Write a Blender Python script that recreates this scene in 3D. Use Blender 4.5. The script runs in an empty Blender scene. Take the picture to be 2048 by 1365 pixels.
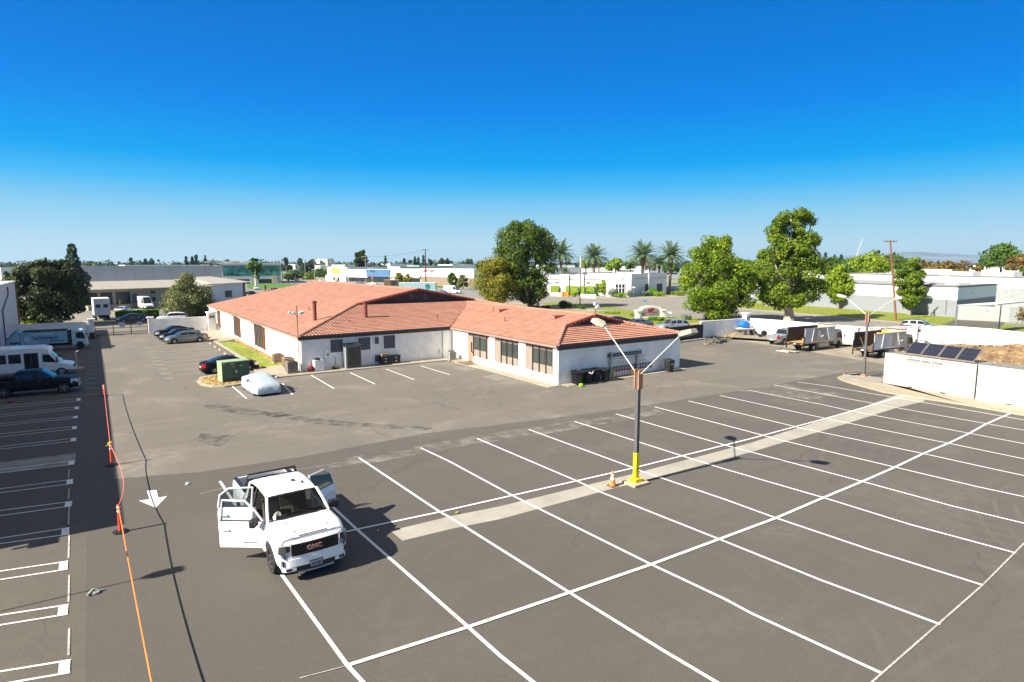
import bpy, bmesh, math, random
import numpy as np
from mathutils import Vector, Matrix, Euler
random.seed(7); PI=math.pi
SC=bpy.context.scene; COL=SC.collection
# ---------------------------------------------------------------- camera model (real place: metres, x right along the lot, y away)
F=1222.0; CX,CY=1024.0,682.5; HZ=527.0; H=9.95
PIT=math.atan((CY-HZ)/F); YAW=math.atan((CX-180.0)/(F/math.cos(PIT)))
cp,sp,cyw,syw=math.cos(PIT),math.sin(PIT),math.cos(YAW),math.sin(YAW)
def ray(px,py):
    r=(px-CX)/F; u=-(py-CY)/F; f=cp+u*sp; z=-sp+u*cp
    return f*syw+r*cyw, f*cyw-r*syw, z
def G(px,py,z0=0.0):
    x,y,z=ray(px,py); t=(z0-H)/z; return (x*t,y*t)
def onY(px,py,y0):
    x,y,z=ray(px,py); t=y0/y; return (x*t,H+z*t)
def onX(px,py,x0):
    x,y,z=ray(px,py); t=x0/x; return (y*t,H+z*t)
def ht(px,yb,yt):
    x,y=G(px,yb); lo,hi=-5,90
    for _ in range(50):
        m=(lo+hi)/2; f=x*syw+y*cyw; zz=m-H; q=CY-F*(f*sp+zz*cp)/(f*cp-zz*sp)
        if q>yt: lo=m
        else: hi=m
    return lo
def at(px,d,py=None):
    """ground point in picture column px at distance d; with py also the height there"""
    x,y,z=ray(px,HZ if py is None else py); h=math.hypot(x,y)
    return (x/h*d,y/h*d) if py is None else (x/h*d,y/h*d,H+z/h*d)
# ---------------------------------------------------------------- materials
MATS={}
def nt(m):
    m.use_nodes=True; return m.node_tree.nodes,m.node_tree.links,m.node_tree.nodes['Principled BSDF']
def mat(name,c=(.5,.5,.5),r=.6,m=0.0,var=.12,sc=2.0,bump=0.0,bsc=40.0,c2=None,coat=0,emit=None,det=5):
    if name in MATS: return MATS[name]
    M=bpy.data.materials.new(name); n,l,b=nt(M); MATS[name]=M
    b.inputs['Roughness'].default_value=r; b.inputs['Metallic'].default_value=m
    if coat: b.inputs['Coat Weight'].default_value=coat; b.inputs['Coat Roughness'].default_value=.05
    if max(c)<.03 and coat: b.inputs['Specular IOR Level'].default_value=.15; b.inputs['Coat Weight'].default_value=.04; b.inputs['Roughness'].default_value=.45
    if emit: b.inputs['Emission Color'].default_value=(*c,1); b.inputs['Emission Strength'].default_value=emit
    tc=n.new('ShaderNodeTexCoord'); no=n.new('ShaderNodeTexNoise'); no.inputs['Scale'].default_value=sc; no.inputs['Detail'].default_value=det; no.inputs['Roughness'].default_value=.6
    l.new(tc.outputs['Object'],no.inputs['Vector'])
    mx=n.new('ShaderNodeMix'); mx.data_type='RGBA'
    mr=n.new('ShaderNodeMapRange'); mr.inputs[1].default_value=.35; mr.inputs[2].default_value=.65
    l.new(no.outputs['Fac'],mr.inputs[0]); l.new(mr.outputs[0],mx.inputs[0])
    a=[max(0,v*(1-var)) for v in c]; d=[min(1,v*(1+var)) for v in (c2 or c)]
    mx.inputs[6].default_value=(*a,1); mx.inputs[7].default_value=(*d,1); l.new(mx.outputs[2],b.inputs['Base Color'])
    if bump:
        n2=n.new('ShaderNodeTexNoise'); n2.inputs['Scale'].default_value=bsc; n2.inputs['Detail'].default_value=3; l.new(tc.outputs['Object'],n2.inputs['Vector'])
        bp=n.new('ShaderNodeBump'); bp.inputs['Strength'].default_value=bump; bp.inputs['Distance'].default_value=.02; l.new(n2.outputs['Fac'],bp.inputs['Height']); l.new(bp.outputs[0],b.inputs['Normal'])
    return M
def asphalt(name,ca,cb,res=.0,grain=.35,rings=(),drift=0):
    """worn paving: broad tone drift, streaks, grain, chalky residue, faint tyre arcs"""
    M=bpy.data.materials.new(name); n,l,b=nt(M); MATS[name]=M
    b.inputs['Roughness'].default_value=.85
    tc=n.new('ShaderNodeTexCoord')
    def noise(s,d=4,vec=None,dist=0,rg=.55):
        q=n.new('ShaderNodeTexNoise'); q.inputs['Scale'].default_value=s; q.inputs['Detail'].default_value=d; q.inputs['Distortion'].default_value=dist; q.inputs['Roughness'].default_value=rg
        l.new(vec or tc.outputs['Object'],q.inputs['Vector']); return q.outputs['Fac']
    def rng(v,a,b_,c=0,d=1):
        q=n.new('ShaderNodeMapRange'); q.inputs[1].default_value=a; q.inputs[2].default_value=b_; q.inputs[3].default_value=c; q.inputs[4].default_value=d; l.new(v,q.inputs[0]); return q.outputs[0]
    def mix(f,A,B,bt='MIX'):
        q=n.new('ShaderNodeMix'); q.data_type='RGBA'; q.blend_type=bt
        for i,v in ((0,f),(6,A),(7,B)):
            if isinstance(v,(int,float)): q.inputs[i].default_value=v
            elif isinstance(v,tuple): q.inputs[i].default_value=(*v,1)
            else: l.new(v,q.inputs[i])
        return q.outputs[2]
    def math_(op,a,b_=None):
        q=n.new('ShaderNodeMath'); q.operation=op
        for i,v in ((0,a),(1,b_)):
            if v is None: continue
            if isinstance(v,(int,float)): q.inputs[i].default_value=v
            else: l.new(v,q.inputs[i])
        return q.outputs[0]
    c=mix(rng(noise(.09,4,dist=.6),.3,.7),ca,cb)
    mp=n.new('ShaderNodeMapping'); mp.inputs['Scale'].default_value=(.12,1.3,1); mp.inputs['Rotation'].default_value=(0,0,.35); l.new(tc.outputs['Object'],mp.inputs[0])
    c=mix(rng(noise(1.0,5,mp.outputs[0],.4),.45,.75,0,.35),c,tuple(min(1,v*1.45) for v in cb))
    mp2=n.new('ShaderNodeMapping'); mp2.inputs['Scale'].default_value=(1.1,.16,1); mp2.inputs['Rotation'].default_value=(0,0,-.25); l.new(tc.outputs['Object'],mp2.inputs[0])
    c=mix(rng(noise(.8,5,mp2.outputs[0],.3),.5,.8,0,.4),c,tuple(v*.7 for v in ca))
    if res:
        f=math_('MULTIPLY',rng(noise(.23,5,dist=.5),.52,.66),rng(noise(2.2,6),.35,.7)); c=mix(math_('MULTIPLY',f,res),c,tuple(min(1,v*2.4+.03) for v in cb))
    for (rx,ry,r0,per,amt) in rings:
        vm=n.new('ShaderNodeVectorMath'); vm.operation='DISTANCE'; l.new(tc.outputs['Object'],vm.inputs[0]); vm.inputs[1].default_value=(rx,ry,0)
        d=math_('ADD',vm.outputs['Value'],math_('MULTIPLY',noise(.15,2),1.2)); s=math_('SINE',math_('MULTIPLY',d,per)); near=rng(math_('ABSOLUTE',math_('SUBTRACT',d,r0)),0,3.2,1,0)
        f=math_('MULTIPLY',math_('MULTIPLY',rng(s,.55,1),near),rng(noise(.4,3),.42,.6)); c=mix(math_('MULTIPLY',f,amt),c,tuple(min(1,v*1.7) for v in cb))
    if drift:
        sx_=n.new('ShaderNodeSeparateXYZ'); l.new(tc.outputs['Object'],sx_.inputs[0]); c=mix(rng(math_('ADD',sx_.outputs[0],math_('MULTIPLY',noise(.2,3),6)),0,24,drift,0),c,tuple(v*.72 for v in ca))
    # thin cracks
    vo=n.new('ShaderNodeTexVoronoi'); vo.feature='DISTANCE_TO_EDGE'; vo.inputs['Scale'].default_value=.09
    nz=n.new('ShaderNodeTexNoise'); nz.inputs['Scale'].default_value=.9; nz.inputs['Detail'].default_value=6; l.new(tc.outputs['Object'],nz.inputs['Vector'])
    vv=n.new('ShaderNodeVectorMath'); vv.operation='MULTIPLY_ADD'; l.new(nz.outputs['Color'],vv.inputs[0]); vv.inputs[1].default_value=(2.2,2.2,0); l.new(tc.outputs['Object'],vv.inputs[2]); l.new(vv.outputs[0],vo.inputs['Vector'])
    f=math_('MULTIPLY',rng(vo.outputs['Distance'],0,.0065,1,0),rng(noise(.12,3),.40,.52)); c=mix(math_('MULTIPLY',f,.8),c,tuple(v*.45 for v in ca))
    c=mix(rng(noise(4.5,4,rg=.7),.3,.7,0,.16),c,tuple(v*.55 for v in ca))
    # spots
    f=rng(noise(1.7,2),.70,.76,0,.45); c=mix(f,c,tuple(v*.55 for v in ca))
    g=noise(28,3,rg=.8); c=mix(grain,c,mix(rng(g,.3,.7),tuple(v*.5 for v in ca),tuple(min(1,v*1.7) for v in cb)))
    l.new(c,b.inputs['Base Color'])
    bp=n.new('ShaderNodeBump'); bp.inputs['Strength'].default_value=.35; bp.inputs['Distance'].default_value=.01; l.new(g,bp.inputs['Height']); l.new(bp.outputs[0],b.inputs['Normal'])
    return M
def glassy(name,c=(.012,.016,.02),r=.06):
    if name in MATS: return MATS[name]
    M=bpy.data.materials.new(name); n,l,b=nt(M); MATS[name]=M
    b.inputs['Base Color'].default_value=(*c,1); b.inputs['Roughness'].default_value=r; b.inputs['Specular IOR Level'].default_value=.6
    return M
def paint(name,c,r=.28,m=.0): return mat(name,c,r,m,var=.03,sc=1.5,coat=.15 if max(c)<.03 else .5)
def leafmat(name,dark,light,tip=None,trans=.25):
    if name in MATS: return MATS[name]
    M=bpy.data.materials.new(name); n,l,b=nt(M); MATS[name]=M
    ge=n.new('ShaderNodeNewGeometry'); cr=n.new('ShaderNodeValToRGB'); e=cr.color_ramp.elements
    e[0].position=0; e[0].color=(*dark,1); e[1].position=.75; e[1].color=(*light,1)
    t=cr.color_ramp.elements.new(1.0); t.color=(*(tip or light),1)
    tc=n.new('ShaderNodeTexCoord'); no=n.new('ShaderNodeTexNoise'); no.inputs['Scale'].default_value=.45; no.inputs['Detail'].default_value=3; l.new(tc.outputs['Object'],no.inputs['Vector'])
    ma=n.new('ShaderNodeMath'); ma.operation='MULTIPLY_ADD'; l.new(no.outputs['Fac'],ma.inputs[0]); ma.inputs[1].default_value=1.5
    sb=n.new('ShaderNodeMath'); sb.operation='MULTIPLY_ADD'; l.new(ge.outputs['Random Per Island'],sb.inputs[0]); sb.inputs[1].default_value=.6; sb.inputs[2].default_value=-.55
    l.new(sb.outputs[0],ma.inputs[2]); l.new(ma.outputs[0],cr.inputs[0]); l.new(cr.outputs[0],b.inputs['Base Color'])
    b.inputs['Roughness'].default_value=.55; b.inputs['Specular IOR Level'].default_value=.3
    tr=n.new('ShaderNodeBsdfTranslucent'); hs=n.new('ShaderNodeHueSaturation'); hs.inputs['Value'].default_value=1.5; l.new(cr.outputs[0],hs.inputs['Color']); l.new(hs.outputs[0],tr.inputs['Color'])
    ms=n.new('ShaderNodeMixShader'); ms.inputs[0].default_value=trans; l.new(b.outputs[0],ms.inputs[1]); l.new(tr.outputs[0],ms.inputs[2]); l.new(ms.outputs[0],n['Material Output'].inputs[0])
    return M
# ---------------------------------------------------------------- objects
def put(o,parent=None):
    COL.objects.link(o)
    if parent is not None: o.parent=parent
    return o
def tag(o,label=None,cat=None,group=None,kind=None):
    for k,v in (('label',label),('category',cat),('group',group),('kind',kind)):
        if v: o[k]=v
    return o
def thing(name,label,cat,loc=(0,0,0),rz=0,group=None):
    o=bpy.data.objects.new(name,None); o.empty_display_size=.3; put(o)
    o.location=loc if len(loc)==3 else (*loc,0); o.rotation_euler=(0,0,rz)
    return tag(o,label,cat,group)
class MB:
    def __init__(s): s.v=[]; s.f=[]; s.m=[]; s.M=None
    def add(s,vs,fs,mi=0):
        b=len(s.v)
        if s.M is not None: vs=[tuple(s.M@Vector(p)) for p in vs]
        s.v+=[tuple(p) for p in vs]; s.f+=[tuple(b+i for i in f) for f in fs]; s.m+=[mi]*len(fs); return s
    def box(s,x0,x1,y0,y1,z0,z1,mi=0):
        if x0>x1: x0,x1=x1,x0
        if y0>y1: y0,y1=y1,y0
        return s.add([(x0,y0,z0),(x1,y0,z0),(x1,y1,z0),(x0,y1,z0),(x0,y0,z1),(x1,y0,z1),(x1,y1,z1),(x0,y1,z1)],[(0,3,2,1),(4,5,6,7),(0,1,5,4),(1,2,6,5),(2,3,7,6),(3,0,4,7)],mi)
    def prism(s,poly,z0,z1,mi=0):
        a=sum(poly[i][0]*poly[(i+1)%len(poly)][1]-poly[(i+1)%len(poly)][0]*poly[i][1] for i in range(len(poly)))
        if a<0: poly=poly[::-1]
        n=len(poly); return s.add([(p[0],p[1],z0) for p in poly]+[(p[0],p[1],z1) for p in poly],[tuple(range(n))[::-1],tuple(range(n,2*n))]+[(i,(i+1)%n,n+(i+1)%n,n+i) for i in range(n)],mi)
    def side(s,poly,y0,y1,mi=0):
        """polygon in x,z extruded along y"""
        n=len(poly); vs=[(p[0],y0,p[1]) for p in poly]+[(p[0],y1,p[1]) for p in poly]
        a=sum(poly[i][0]*poly[(i+1)%n][1]-poly[(i+1)%n][0]*poly[i][1] for i in range(n))
        fs=[tuple(range(n)),tuple(range(n,2*n))[::-1]]+[(i,n+i,n+(i+1)%n,(i+1)%n) for i in range(n)]
        if (a<0)!=(y1<y0): fs=[f[::-1] for f in fs]
        return s.add(vs,fs,mi)
    def sheet(s,poly,z,mi=0):
        a=sum(poly[i][0]*poly[(i+1)%len(poly)][1]-poly[(i+1)%len(poly)][0]*poly[i][1] for i in range(len(poly)))
        if a<0: poly=poly[::-1]
        return s.add([(p[0],p[1],z) for p in poly],[tuple(range(len(poly)))],mi)
    def quad(s,a,b,c,d,mi=0): return s.add([a,b,c,d],[(0,1,2,3)],mi)
    def tube(s,path,rad,n=8,mi=0,caps=True):
        P_=[Vector(p) for p in path]; k=len(P_); rs=rad if isinstance(rad,(list,tuple)) else [rad]*k; vs=[]; up=None
        for i,p in enumerate(P_):
            d=(P_[min(i+1,k-1)]-P_[max(i-1,0)]).normalized()
            if up is None: up=Vector((0,0,1)) if abs(d.z)<.9 else Vector((1,0,0))
            a=d.cross(up).normalized(); b=a.cross(d).normalized(); up=b
            for j in range(n):
                t=2*PI*j/n; vs.append(p+a*math.cos(t)*rs[i]+b*math.sin(t)*rs[i])
        fs=[(i*n+j,i*n+(j+1)%n,(i+1)*n+(j+1)%n,(i+1)*n+j) for i in range(k-1) for j in range(n)]
        if caps: fs+=[tuple(range(n))[::-1],tuple(range((k-1)*n,k*n))]
        return s.add(vs,fs,mi)
    def cyl(s,x,y,z0,z1,r0,r1=None,n=16,mi=0): return s.tube([(x,y,z0),(x,y,z1)],[r0,r0 if r1 is None else r1],n,mi)
    def lathe(s,prof,n=20,axis='z',mi=0,c=(0,0,0),caps=True):
        vs=[]; 
        for r,h in prof:
            for j in range(n):
                t=2*PI*j/n; a,b=r*math.cos(t),r*math.sin(t)
                vs.append((c[0]+a,c[1]+b,c[2]+h) if axis=='z' else ((c[0]+a,c[1]+h,c[2]+b) if axis=='y' else (c[0]+h,c[1]+a,c[2]+b)))
        k=len(prof); return s.add(vs,[(i*n+j,i*n+(j+1)%n,(i+1)*n+(j+1)%n,(i+1)*n+j) for i in range(k-1) for j in range(n)]+([tuple(range(n))[::-1],tuple(range((k-1)*n,k*n))] if caps else []),mi)
    def ball(s,c,r,n=10,m=6,mi=0,jit=0,rs=None):
        rx,ry,rz=r if isinstance(r,(tuple,list)) else (r,r,r); R=rs or random; vs=[(c[0],c[1],c[2]-rz)]
        for i in range(1,m):
            p=-PI/2+PI*i/m
            for j in range(n):
                t=2*PI*j/n; k=1+R.uniform(-jit,jit); vs.append((c[0]+rx*k*math.cos(p)*math.cos(t),c[1]+ry*k*math.cos(p)*math.sin(t),c[2]+rz*k*math.sin(p)))
        vs.append((c[0],c[1],c[2]+rz)); fs=[(0,1+(j+1)%n,1+j) for j in range(n)]
        for i in range(m-2):
            fs+=[(1+i*n+j,1+i*n+(j+1)%n,1+(i+1)*n+(j+1)%n,1+(i+1)*n+j) for j in range(n)]
        e=len(vs)-1; fs+=[(e,1+(m-2)*n+j,1+(m-2)*n+(j+1)%n) for j in range(n)]
        return s.add(vs,fs,mi)
    def build(s,name,mt,parent=None,bevel=0,smooth=False,loc=None,label=None):
        me=bpy.data.meshes.new(name); me.from_pydata(s.v,[],s.f)
        ms=mt if isinstance(mt,(list,tuple)) else [mt]
        for m in ms: me.materials.append(m)
        if len(ms)>1: me.polygons.foreach_set('material_index',s.m)
        if smooth:
            me.polygons.foreach_set('use_smooth',[True]*len(me.polygons))
            try: me.set_sharp_from_angle(angle=math.radians(38))
            except Exception: pass
        me.update(); o=bpy.data.objects.new(name,me); put(o,parent)
        if loc: o.location=loc
        if bevel:
            b=o.modifiers.new('bevel','BEVEL'); b.width=bevel; b.segments=2; b.limit_method='ANGLE'; b.angle_limit=.6
        if label: o['label']=label
        return o
def B(x0,x1,y0,y1,z0,z1): return MB().box(x0,x1,y0,y1,z0,z1)
def structure(o): o['kind']='structure'; return o
def text(body,size,M,mt,parent,name='lettering',ext=.004,bold=0,align='LEFT',sx=1.0):
    c=bpy.data.curves.new('t','FONT'); c.body=body; c.size=size; c.extrude=ext; c.offset=bold; c.align_x=align; c.resolution_u=2
    o=bpy.data.objects.new('t',c); COL.objects.link(o); dg=bpy.context.evaluated_depsgraph_get(); me=bpy.data.meshes.new_from_object(o.evaluated_get(dg)); bpy.data.objects.remove(o)
    me.transform(M@Matrix.Diagonal((sx,1,1,1))); me.materials.clear(); me.materials.append(mt); q=bpy.data.objects.new(name,me); return put(q,parent)
def frame(o,xd,yd):
    """matrix placing text: xd reading direction, yd up of the letters"""
    x=Vector(xd).normalized(); y=Vector(yd).normalized(); z=x.cross(y); m=Matrix((x,y,z)).transposed().to_4x4(); m.translation=Vector(o); return m
def dup(o,loc,rz=None,label=None,scale=None):
    def rec(a,p):
        c=a.copy(); COL.objects.link(c)
        if p is not None: c.parent=p
        for ch in KIDS.get(a.name,()): rec(ch,c)
        return c
    global KIDS
    KIDS={}
    for q in COL.objects:
        if q.parent: KIDS.setdefault(q.parent.name,[]).append(q)
    c=rec(o,None); c.location=loc if len(loc)==3 else (*loc,0)
    if rz is not None: c.rotation_euler=(0,0,rz)
    if scale: c.scale=(scale,)*3 if isinstance(scale,(int,float)) else scale
    if label: c['label']=label
    return c
def strokes(mb,x0,x1,z,h,y,seed=0):
    """a line of print too small to read: letter-sized strokes in the x,z plane"""
    R=random.Random(seed); x=x0
    while x<x1:
        w=h*R.uniform(.45,.8)
        if R.random()<.14: x+=w; continue
        mb.box(x,x+w*.22,y-.004,y,z,z+h); mb.box(x+w*.22,x+w*.8,y-.004,y,z+R.choice((0,.4,.8))*h,z+h*.2+R.choice((0,.4,.8))*h)
        if R.random()<.5: mb.box(x+w*.8,x+w,y-.004,y,z,z+h*R.choice((.5,1)))
        x+=w*1.25
SKYS=[(0.0,(.54,.74,.86)),(.023,(.52,.74,.87)),(.077,(.27,.63,.90)),(.118,(.06,.50,.94)),(.15,(0,.39,.92)),(.226,(0,.255,.86)),(.285,(0,.21,.76)),(.38,(0,.172,.62)),(.5,(.07,.19,.40)),(.65,(.33,.335,.34)),(1.0,(.36,.35,.34))]; SKYK=.10; SUNK=5.0; EXPO=1.22; HAZE=.00006  # uppermost sky stops paled to neutral, added as fill for the shade
# ================================================================ SETTING
white=mat('white_stucco',(.84,.82,.77),.85,var=.07,sc=.7,bump=.5,bsc=25,c2=(.89,.87,.82),det=9)
conc=mat('concrete',(.33,.29,.225),.85,var=.14,sc=1.1,bump=.3,bsc=30)
kerbm=mat('kerb_concrete',(.34,.30,.22),.85,var=.12,sc=1.5,bump=.2)
linem=mat('line_paint',(.78,.78,.77),.7,var=.10,sc=9,bump=.2)
lineold=mat('worn_line_paint',(.42,.40,.37),.8,var=.3,sc=7)
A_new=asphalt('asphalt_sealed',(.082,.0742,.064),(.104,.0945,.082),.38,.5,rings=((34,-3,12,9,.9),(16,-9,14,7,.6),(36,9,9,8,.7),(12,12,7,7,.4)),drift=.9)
A_old=asphalt('asphalt_weathered',(.119,.107,.090),(.160,.145,.124),.55,.40,rings=((18,46,9,6,.3),))
A_drive=asphalt('asphalt_drive',(.078,.070,.057),(.104,.094,.077),.35,.45)
A_road=asphalt('asphalt_road',(.205,.190,.160),(.245,.228,.195),.1,.15)
grassm=mat('turf',(.135,.172,.010),.9,var=.35,sc=1.6,bump=.8,bsc=60,c2=(.195,.235,.016))
dirtm=mat('dry_earth',(.21,.125,.055),.95,var=.35,sc=1.4,bump=1,bsc=14,c2=(.27,.18,.09),det=9)
padm=mat('pale_pavement',(.27,.235,.18),.9,var=.16,sc=.5,bump=.3,det=8)
rockm=mat('yellow_rocks',(.36,.25,.10),.9,var=.3,sc=5)
def S(name,poly,z,m): return structure(MB().sheet(poly,z).build(name,m))
def R4(x0,x1,y0,y1): return [(x0,y0),(x1,y0),(x1,y1),(x0,y1)]
groundm=mat('far_ground',(.22,.21,.18),.95,var=.3,sc=.02,c2=(.20,.24,.12),det=8)
S('ground',R4(-6000,6000,-3000,6500),0,groundm)
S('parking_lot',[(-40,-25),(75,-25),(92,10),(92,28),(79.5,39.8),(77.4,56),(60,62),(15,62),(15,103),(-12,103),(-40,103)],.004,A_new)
S('worn_asphalt',[G(400,945),G(600,915),G(850,868),G(1000,850),G(1180,828),G(1400,795),G(1540,772),G(1690,745),(66,24),(70,32),(72,41),(74,56),(62,58),(31,58),(31,57),(12.2,57),(12.2,103),(.3,103),(.5,70),(.4,50),(.2,33)],.008,A_old)
S('stall_paving',[(-14,-5),(-.75,-5),(-.8,28),(-14,28)],.006,A_drive)
S('dirt_yard',[(67.3,53),(69.5,54.5),(68.7,47.5),(67.6,42.5),(66.5,37),(64.8,30.5),(63.5,26),(62,15),(62,-8),(95,-8),(95,20),(86,33),(80.5,44),(77.5,54)],.012,padm)
# access road and lots beyond the gate, boulevard, side street
S('access_road',[(-70,100.9),(46,100.9),(46,200),(88,200),(89.5,345),(-70,345)],.004,mat('pale_road',(.21,.195,.165),.9,var=.12,sc=.15))
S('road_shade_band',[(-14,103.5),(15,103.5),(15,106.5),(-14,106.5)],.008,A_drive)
S('boulevard',[(89.5,-120),(105,-120),(107,5),(110,42),(112.8,61),(116,84),(120,98),(240,98),(240,122),(128,123),(120.5,130),(120,160),(119.5,420),(119,1500),(89.5,1500)],.012,A_road)
S('side_walk',[(86.2,-60),(89.5,-60),(89.5,1000),(86.2,1000)],.016,conc)
S('far_side_walk',[(107,-60),(110.5,-60),(110.5,20),(113.2,42),(115.6,61),(119,84),(124,95),(200,95),(200,98),(120,98),(116,84),(112.8,61),(110,42),(107,5)],.016,conc)
S('corner_side_walk',[(128,123),(200,122),(200,126),(130,127),(124,134),(123.5,420),(119.5,420),(120,160),(120.5,130)],.016,conc)
S('lawn',[(113.2,20),(114,45.5),(116.5,61),(120,84),(125,94.5),(143,94.5),(135,60),(131.2,46.5),(125,44),(118,30),(122,12)],.02,grassm)
S('driveway_apron',[G(1885,650),G(1918,637),G(2010,645),G(2000,658)],.024,A_drive)
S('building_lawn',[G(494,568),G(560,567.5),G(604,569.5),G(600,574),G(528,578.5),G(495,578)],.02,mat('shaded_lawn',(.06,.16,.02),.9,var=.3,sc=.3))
S('mall_lawn',[G(575,561),G(660,560),G(760,564),G(850,572),G(905,580),(190,300),(190,380)],.016,mat('mall_turf',(.20,.27,.04),.9,var=.3,sc=.3))
S('front_yard',[(31.5,60),(86.2,60),(86.2,200),(54,200),(54,112),(50.5,112),(50.5,72),(46.5,72)],.016,mat('mulch_yard',(.30,.235,.12),.95,var=.25,sc=.4,bump=.5))
S('visitor_parking',[(58,57.5),(77.5,56.5),(79,80),(79,92),(58,92)],.020,padm)
grs=[[(1085,607),(1115,605),(1170,609),(1245,617),(1240,620),(1160,616),(1090,611)],[(1190,623),(1250,620),(1275,626),(1265,640),(1240,632),(1200,628)],[(1285,640),(1350,634),(1400,638),(1400,645),(1300,652)]]
for p in grs: S('lawn_patch',[G(*q) for q in p],.026,grassm)
# concrete aprons around the main building
def slab(name,poly,z0,z1,m): return structure(MB().prism(poly,z0,z1).build(name,m,bevel=.01))
slab('front_walk',[(13.9,54.9),(29.6,54.9),(29.9,53.8),(31.04,53.8),(31.04,56.59),(15.3,56.59)],0.002,.10,conc)
slab('wing_apron',[(29.7,38.2),(31.04,38.2),(31.04,53.79),(29.9,53.79)],.002,.05,conc)
slab('side_walk_slab',[(11.0,54.9),(13.89,54.9),(15.29,56.6),(15.29,61.2),(13.2,61.2),(13.0,60.5),(12.0,60.5)],.002,.10,conc)
gp=[(443,671),(465,668),(544,711),(543,718),(526.5,718.4),(444.5,674)]
S('side_lawn',[(12.75,61.2),(14.6,61.2),(14.7,80),(14.2,84),(12.6,84)],.06,grassm)
S('rock_strip',[(14.6,61.2),(15.3,61.2),(15.3,86),(14.7,86)],.07,rockm)
slab('lawn_kerb',[(12.45,60.5),(12.75,60.5),(12.6,84.2),(12.3,84.2)],.002,.14,kerbm)
slab('rear_walk',[(12.3,84.2),(15.3,86),(15.3,100.3),(12.6,100.3)],.002,.08,conc)
slab('wing_end_walk',[(31.3,37.6),(46,37.75),(46,38.58),(31.3,38.58)],.002,.05,conc)
# valley gutter and the kerb island on the right
gt=[(781,1062.7),(805,1082.7),(900,1059.5),(1000,1039.6),(1243,973.7),(1500,905.8),(1700,846),(1792,817),(1850,803),(1840,792),(1807,786),(1720,817),(1500,887),(1267,948.5),(1000,1013.6),(900,1033.6)]
S('valley_gutter',[G(*p) for p in gt],.014,mat('gutter_concrete',(.34,.32,.275),.85,var=.12,sc=.8,bump=.3,det=9))
isl=[G(*p) for p in [(1674,757),(1682,762),(1700,768),(1765,786),(1850,800),(1930,812),(2048,833)]]+[(51.5,8),(51,-6),(56,-6),(56.2,23.5),(55.8,25),(55.5,28)]+[G(1720,750.5),G(1690,751.5)]
slab('kerb_island',isl,.002,.12,kerbm)
c0=(sum(p[0] for p in isl)/len(isl),sum(p[1] for p in isl)/len(isl))
S('island_gravel',[G(1690,757),G(1730,764),G(1762,768),(56,23.8),(55.2,27.2),G(1712,753.5)],.125,mat('island_gravel',(.30,.28,.25),.95,var=.4,sc=8,bump=1,bsc=20))
# transformer island with rocks
ip=[G(*p) for p in [(394,765),(402,772),(425,776),(450,775.5),(475,772),(500,766),(515,757),(505,750),(470,752),(430,752),(400,757)]]
slab('island_kerb',ip,.002,.13,kerbm)
cx_,cy_=sum(p[0] for p in ip)/len(ip),sum(p[1] for p in ip)/len(ip)
S('island_rock_bed',[(cx_+(x-cx_)*.88,cy_+(y-cy_)*.86) for x,y in ip],.134,rockm)
R=random.Random(3); mb=MB()
for i in range(170):
    t=R.random(); u=R.random()**.5; a=R.choice(range(len(ip))); q=ip[a]; w=ip[(a+1)%len(ip)]; e=(q[0]+(w[0]-q[0])*t,q[1]+(w[1]-q[1])*t)
    mb.ball((cx_+(e[0]-cx_)*u*.85,cy_+(e[1]-cy_)*u*.83,.15),(R.uniform(.05,.13),R.uniform(.04,.1),R.uniform(.03,.08)),6,4,jit=.25,rs=R)
for i in range(260): mb.ball((R.uniform(14.6,15.25),R.uniform(61.5,86),.09),(R.uniform(.06,.14),R.uniform(.05,.1),.06),6,4,jit=.25,rs=R)
tag(mb.build('landscape_rocks',rockm),'loose yellow landscaping rocks on the islands and beside the wall','rocks',kind='stuff')
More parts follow.
